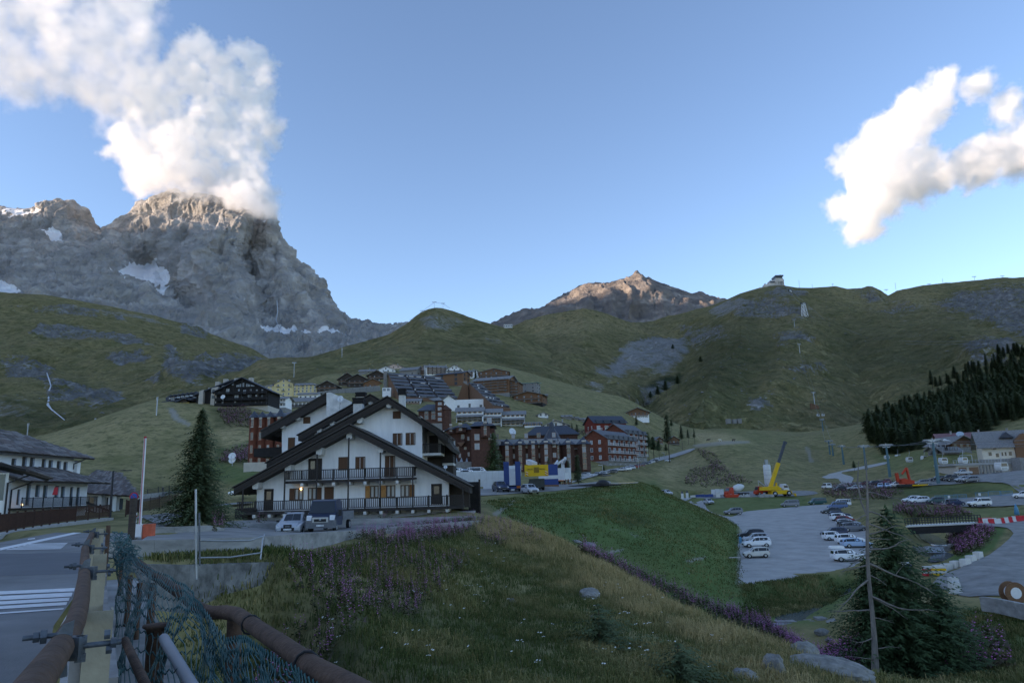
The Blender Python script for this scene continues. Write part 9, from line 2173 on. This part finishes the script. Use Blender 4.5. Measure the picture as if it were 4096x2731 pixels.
grass('grass','green grass of the embankment above the car park',[(1110,1150),(1200,1138),(1330,1122),(1500,1112),(1545,1140),(1690,1205),(1700,1345),(1660,1400),(1500,1350),(1340,1262),(1180,1198)],56000,.17,.05,2,lambda X,Yv:-.02+X*0,3,60,.35)
grass('grass','rough grass on the stream banks at the lower right',[(1700,1345),(1880,1320),(1960,1345),(1900,1390),(1770,1420),(1700,1410)],5000,.32,.03,4,lambda X,Yv:.18+X*0,4,60,.3);grass('grass','tall green weeds in the lower right corner',[(2080,1420),(2352,1400),(2480,1420),(2480,1620),(2000,1640),(2040,1500)],9000,.5,.022,4,lambda X,Yv:.14+X*0,5,30,.25)
grass('grass','weeds along the foot of the parapet and on the old abutment',[(360,1289),(640,1279),(645,1268),(560,1276),(350,1284)],350,.25,.014,6,lambda X,Yv:.1+X*0,6,14)
grass('grass','weeds in the hollow under the bridge rail',[(430,1400),(400,1300),(500,1262),(640,1262),(720,1275),(650,1420),(560,1568),(440,1600)],3200,.2,.014,6,lambda X,Yv:.15+X*0,7,7)
# ---- willowherb, white umbels
m_flow=leafmat('willowherb',(.060,.085,.028),(.66,.20,.48),(.22,.13,.13))
def spikes(label,polys,n,h0,seed,rmin,petals=16,sz=.05):
 r_=np.random.RandomState(seed);V=[];T=[];tn=[]
 for poly,share in polys:
  pp=np.array([F(*q)for q in poly]);m=0;tries=0;want=int(n*share)
  us=r_.uniform(pp[:,0].min(),pp[:,0].max(),want*8);vs=r_.uniform(pp[:,1].min(),pp[:,1].max(),want*8)
  k=poly_mask(us,vs,pp,6)*(.35+.8*np.clip(fbm(us/60,vs/40,None,3,seed)+.4,0,1))>r_.rand(len(us));us,vs=us[k][:want],vs[k][:want]
  for p in hit(us,vs,rmin):
   z0=float(_bil(GZF,p[0],p[1]));h=h0*r_.uniform(.6,1.25);b=len(V);a=r_.rand()*6;ca,sa=math.cos(a),math.sin(a);w=sz*.16;lx,ly=r_.normal(0,.08*h),r_.normal(0,.08*h)
   V+=[(p[0]-w*ca,p[1]-w*sa,z0-.1),(p[0]+w*ca,p[1]+w*sa,z0-.1),(p[0]+lx,p[1]+ly,z0+h)];T.append((b,b+1,b+2));tn+=[.1]*3
   for q in range(petals):
    f=.12+.86*q/petals;fl=f>.5;b=len(V);a=q*2.4+r_.rand();x,y,z=p[0]+lx*f,p[1]+ly*f,z0+h*f;s_=sz*(1.25-.55*f)*r_.uniform(.7,1.3)*(1 if fl else 1.9)
    V+=[(x,y,z),(x+math.cos(a)*s_,y+math.sin(a)*s_,z+(.2 if fl else-.2)*s_),(x+math.cos(a+.9)*s_,y+math.sin(a+.9)*s_,z+.5*s_)];T.append((b,b+1,b+2));tn+=[(.75+.25*r_.rand())if fl else r_.uniform(.0,.3)]*3
 return tag(link('wildflowers',tri_mesh('wildflowers',V,T,{'tone':tn},[m_flow])),label,None,None,'stuff')
spikes('pink willowherb on the slope below the parapet',[([(800,1240),(1000,1200),(1100,1190),(1130,1205),(1050,1240),(900,1268)],.65),([(680,1290),(1000,1260),(1080,1300),(960,1420),(600,1470),(580,1380)],.38),([(1080,1190),(1190,1200),(1260,1250),(1100,1260)],.12)],1000,.85,1,12,18,.05)
spikes('belt of pink willowherb along the foot of the dry crest',[([(1325,1262),(1360,1268),(1500,1335),(1640,1395),(1760,1430),(1860,1500),(1990,1545),(2000,1600),(1850,1530),(1780,1475),(1640,1420),(1500,1360),(1340,1285)],1)],2600,1.35,2,52,14,.10)
spikes('pink willowherb on the stream banks and car park banks',[([(2175,1225),(2240,1208),(2285,1215),(2270,1250),(2200,1275),(2180,1260)],.22),([(1880,1130),(2000,1120),(2080,1130),(2040,1150),(1930,1150)],.2),([(2060,1160),(2200,1165),(2240,1185),(2120,1190),(2050,1180)],.2),([(1900,1500),(2000,1480),(2010,1568),(1930,1568)],.12),([(2150,1440),(2300,1460),(2330,1568),(2150,1568)],.06),([(1900,1112),(2080,1105),(2100,1118),(1920,1126)],.2)],2400,1.5,3,50,8,.17)
spikes('pink willowherb thickets on the hillsides',[([(1590,1075),(1640,1070),(1700,1095),(1730,1110),(1620,1120),(1570,1110)],.3),([(1600,1030),(1640,1040),(1680,1090),(1640,1080)],.15),([(495,940),(560,935),(600,950),(580,985),(520,975)],.3),([(520,1030),(575,1020),(570,1060),(500,1065)],.15),([(1270,985),(1340,985),(1360,1000),(1290,1005)],.1)],1500,1.8,4,100,6,.26)
spikes('pink willowherb by the low wall and parked vehicles',[([(485,1190),(515,1190),(515,1222),(488,1222)],.5),([(590,1190),(615,1190),(615,1215),(592,1215)],.2),([(850,1180),(900,1176),(905,1195),(855,1200)],.3)],70,1.1,5,30,16,.06)
def umbels():
 r_=np.random.RandomState(3);b=MB();pp=np.array([F(*q)for q in SLOPE]);us=r_.uniform(1000,2900,1500);vs=r_.uniform(2150,2725,1500);k=(poly_mask(us,vs,pp,2)>.5)&(fbm(us/130,vs/90,None,3,9)>-.02)
 for p in hit(us[k][:150],vs[k][:150],8):
  z=zat(p[0],p[1]);h=r_.uniform(.22,.5);s_=r_.uniform(.014,.032)
  for q in range(3):x,y=p[0]+r_.normal(0,.04),p[1]+r_.normal(0,.04);b.add([(x+s_*math.cos(a),y+s_*math.sin(a)-.01,z+h+.5*s_*math.sin(a+1))for a in(0,1.26,2.5,3.77,5.0)],[(0,1,2,3,4)])
  b.beam((p[0],p[1],z),(p[0],p[1],z+h),.006,.006,1)
 tag(b.build('wildflowers',[mat('white_petals',(.62,.62,.56),.8),m_fir2]),'white umbel flowers scattered over the slope',None,None,'stuff')
umbels()
# ---- small stones strewn over the slopes (too many to count)
def stones():
 r_=np.random.RandomState(8);V=[];T=[]
 base=[(-1,0,0),(1,0,0),(0,-1,0),(0,1,0),(.2,.1,.38)];tri=[(0,2,4),(2,1,4),(1,3,4),(3,0,4)]
 for W_,n,s0,poly in((W5,420,3.2,[(1370,860),(1480,880),(1560,850),(1600,800),(1700,740),(1850,760),(1900,840),(1780,930),(1560,980),(1440,980)]),(W5,260,4,[(1650,700),(1900,690),(2150,700),(2300,760),(2200,820),(1900,780)]),(W2,200,4,[(0,900),(200,960),(500,880),(600,840),(300,780),(0,720)]),(W3,120,2,[(700,850),(900,800),(1100,800),(1250,860),(1000,840)])):
  Wf=W_.reshape(-1,3);pu,pv=project(Wf);k=np.nonzero(poly_mask(pu/S,pv/S,poly,15)>r_.rand(len(pu)))[0]
  for i in r_.choice(k,n):
   s_=s0*r_.uniform(.3,1.0)**2;b=len(V);rr=r_.uniform(.6,1.4,5);a=r_.rand()*3;V+=[(Wf[i][0]+(q[0]*math.cos(a)-q[1]*math.sin(a))*s_*rr[j],Wf[i][1]+(q[0]*math.sin(a)+q[1]*math.cos(a))*s_*rr[j],Wf[i][2]+q[2]*s_*rr[j]-.1*s_)for j,q in enumerate(base)];T+=[tuple(b+q for q in f)for f in tri]
 tag(link('stones',tri_mesh('stones',V,T,None,[m_bould])),'loose stones strewn over the hillsides',None,None,'stuff')
stones()
#  CLOUDS
def cloud(name,label,polys,Y,thick,rad,dens,vox,seed,soft=60.,nz=.0024,nam=150.,warp=420.):
 r_=np.random.RandomState(seed);pts=[]
 for poly,n in polys:
  pp=np.array([F(*q)for q in poly]);us=r_.uniform(pp[:,0].min(),pp[:,0].max(),n*6);vs=r_.uniform(pp[:,1].min(),pp[:,1].max(),n*6)
  k=poly_mask(us,vs,pp,1)>.5;us,vs=us[k][:n],vs[k][:n]
  dep=Y+r_.uniform(-1,1,len(us))*thick
  for u,v,y in zip(us,vs,dep):pts.append(P(u,v,y))
 pts=np.array(pts);lo,hi=pts.min(0)-rad*2.2,pts.max(0)+rad*2.2
 me=bpy.data.meshes.new(name);me.from_pydata(pts.tolist(),[],[]);o=link(name,me);tag(o,label,None,None,'stuff')
 ng=bpy.data.node_groups.new(name,'GeometryNodeTree');ng.interface.new_socket('Geometry',in_out='INPUT',socket_type='NodeSocketGeometry');ng.interface.new_socket('Geometry',in_out='OUTPUT',socket_type='NodeSocketGeometry');N=ng.nodes;L_=ng.links
 gi,go=N.new('NodeGroupInput'),N.new('NodeGroupOutput');pr_=N.new('GeometryNodeProximity');pr_.target_element='POINTS';pos=N.new('GeometryNodeInputPosition');L_.new(gi.outputs[0],pr_.inputs[0])
 wn_=N.new('ShaderNodeTexNoise');wn_.inputs['Scale'].default_value=nz*1.3;wn_.inputs['Detail'].default_value=6;wn_.inputs['Roughness'].default_value=.6;L_.new(pos.outputs[0],wn_.inputs['Vector'])
 vs_=N.new('ShaderNodeVectorMath');vs_.operation='SUBTRACT';L_.new(wn_.outputs[1],vs_.inputs[0]);vs_.inputs[1].default_value=(.5,.5,.5)
 vm_=N.new('ShaderNodeVectorMath');vm_.operation='MULTIPLY_ADD';L_.new(vs_.outputs[0],vm_.inputs[0]);vm_.inputs[1].default_value=(warp,)*3;L_.new(pos.outputs[0],vm_.inputs[2]);L_.new(vm_.outputs[0],pr_.inputs['Sample Position'])
 def noise(sc,det,ro=.6):x=N.new('ShaderNodeTexNoise');x.inputs['Scale'].default_value=sc;x.inputs['Detail'].default_value=det;x.inputs['Roughness'].default_value=ro;L_.new(pos.outputs[0],x.inputs['Vector']);return x.outputs[0]
 def mth(op,a,c,cl=False):
  x=N.new('ShaderNodeMath');x.operation=op;x.use_clamp=cl
  for i,q in enumerate((a,c)):
   if isinstance(q,(int,float)):x.inputs[i].default_value=q
   else:L_.new(q,x.inputs[i])
  return x.outputs[0]
 n1=mth('MULTIPLY',mth('SUBTRACT',noise(nz*2.4,8,.72),.5),nam*2.0)
 d=mth('SUBTRACT',rad,pr_.outputs['Distance']);d=mth('ADD',d,n1)
 den=mth('MULTIPLY',mth('DIVIDE',d,soft,True),dens)
 vc=N.new('GeometryNodeVolumeCube');L_.new(den,vc.inputs['Density']);vc.inputs['Min'].default_value=lo;vc.inputs['Max'].default_value=hi
 for i,a in enumerate('XYZ'):vc.inputs['Resolution '+a].default_value=max(8,int((hi-lo)[i]/vox))
 sm=N.new('GeometryNodeSetMaterial');L_.new(vc.outputs[0],sm.inputs[0])
 m=bpy.data.materials.new(name);m.use_nodes=True;nt=m.node_tree;nt.nodes.remove(nt.nodes['Principled BSDF']);pv=nt.nodes.new('ShaderNodeVolumePrincipled');pv.inputs['Color'].default_value=(1,1,1,1);pv.inputs['Density'].default_value=1.0;pv.inputs['Anisotropy'].default_value=.0
 nt.links.new(pv.outputs[0],nt.nodes['Material Output'].inputs['Volume']);sm.inputs['Material'].default_value=m;me.materials.append(m);L_.new(sm.outputs[0],go.inputs[0])
 md=o.modifiers.new('volume','NODES');md.node_group=ng
 return o
cloud('cloud','big bright cloud streaming off the hidden summit of the rock peak',[([(600,110),(625,140),(610,200),(620,270),(640,300),(600,370),(600,420),(625,480),(600,485),(550,470),(520,470),(480,440),(400,425),(330,450),(320,420),(300,380),(250,345),(245,310),(300,260),(300,190),(360,150),(420,110),(450,75),(475,90),(500,140),(560,110)],900),([(400,445),(480,440),(560,440),(625,485),(610,500),(540,482),(470,460)],90)],5000,240,72,.022,10,2,135.,.0036,125.)
cloud('cloud','soft grey-white upper part of the big cloud reaching out of the picture',[([(-260,-160),(330,-120),(360,60),(330,150),(280,240),(250,290),(180,230),(90,220),(-20,190),(-260,150)],420)],4900,300,125,.008,17,5,190.,.0022,200.,600.)
cloud('cloud','white cloud drifting above the right-hand ridge',[([(1925,370),(1975,325),(2050,265),(2090,228),(2150,210),(2180,225),(2160,270),(2110,330),(2070,400),(2060,450),(2040,490),(1990,510),(1960,450),(1975,400)],300),([(1960,520),(2000,500),(2030,515),(1960,540)],30),([(1910,478),(1940,470),(1950,485)],12),([(2130,400),(2180,370),(2260,330),(2330,295),(2420,310),(2430,380),(2300,400),(2230,425),(2150,425)],200),([(2090,430),(2150,400),(2140,440),(2100,455)],30),([(2060,380),(2140,340),(2130,410),(2060,450)],60),([(2155,195),(2185,170),(2180,200)],16),([(2225,200),(2255,185),(2250,220)],20),([(2290,260),(2310,225),(2335,220),(2320,265)],24),([(2400,260),(2350,300),(2330,305)],16)],5400,240,92,.018,10,8,130.,.0040,135.)
cloud('cloud','low skirt of cloud wrapping the right side of the summit',[([(480,438),(560,430),(625,470),(634,492),(600,494),(540,474),(490,456)],120)],4700,90,50,.02,11,12,80.,.0042,70.,200.)
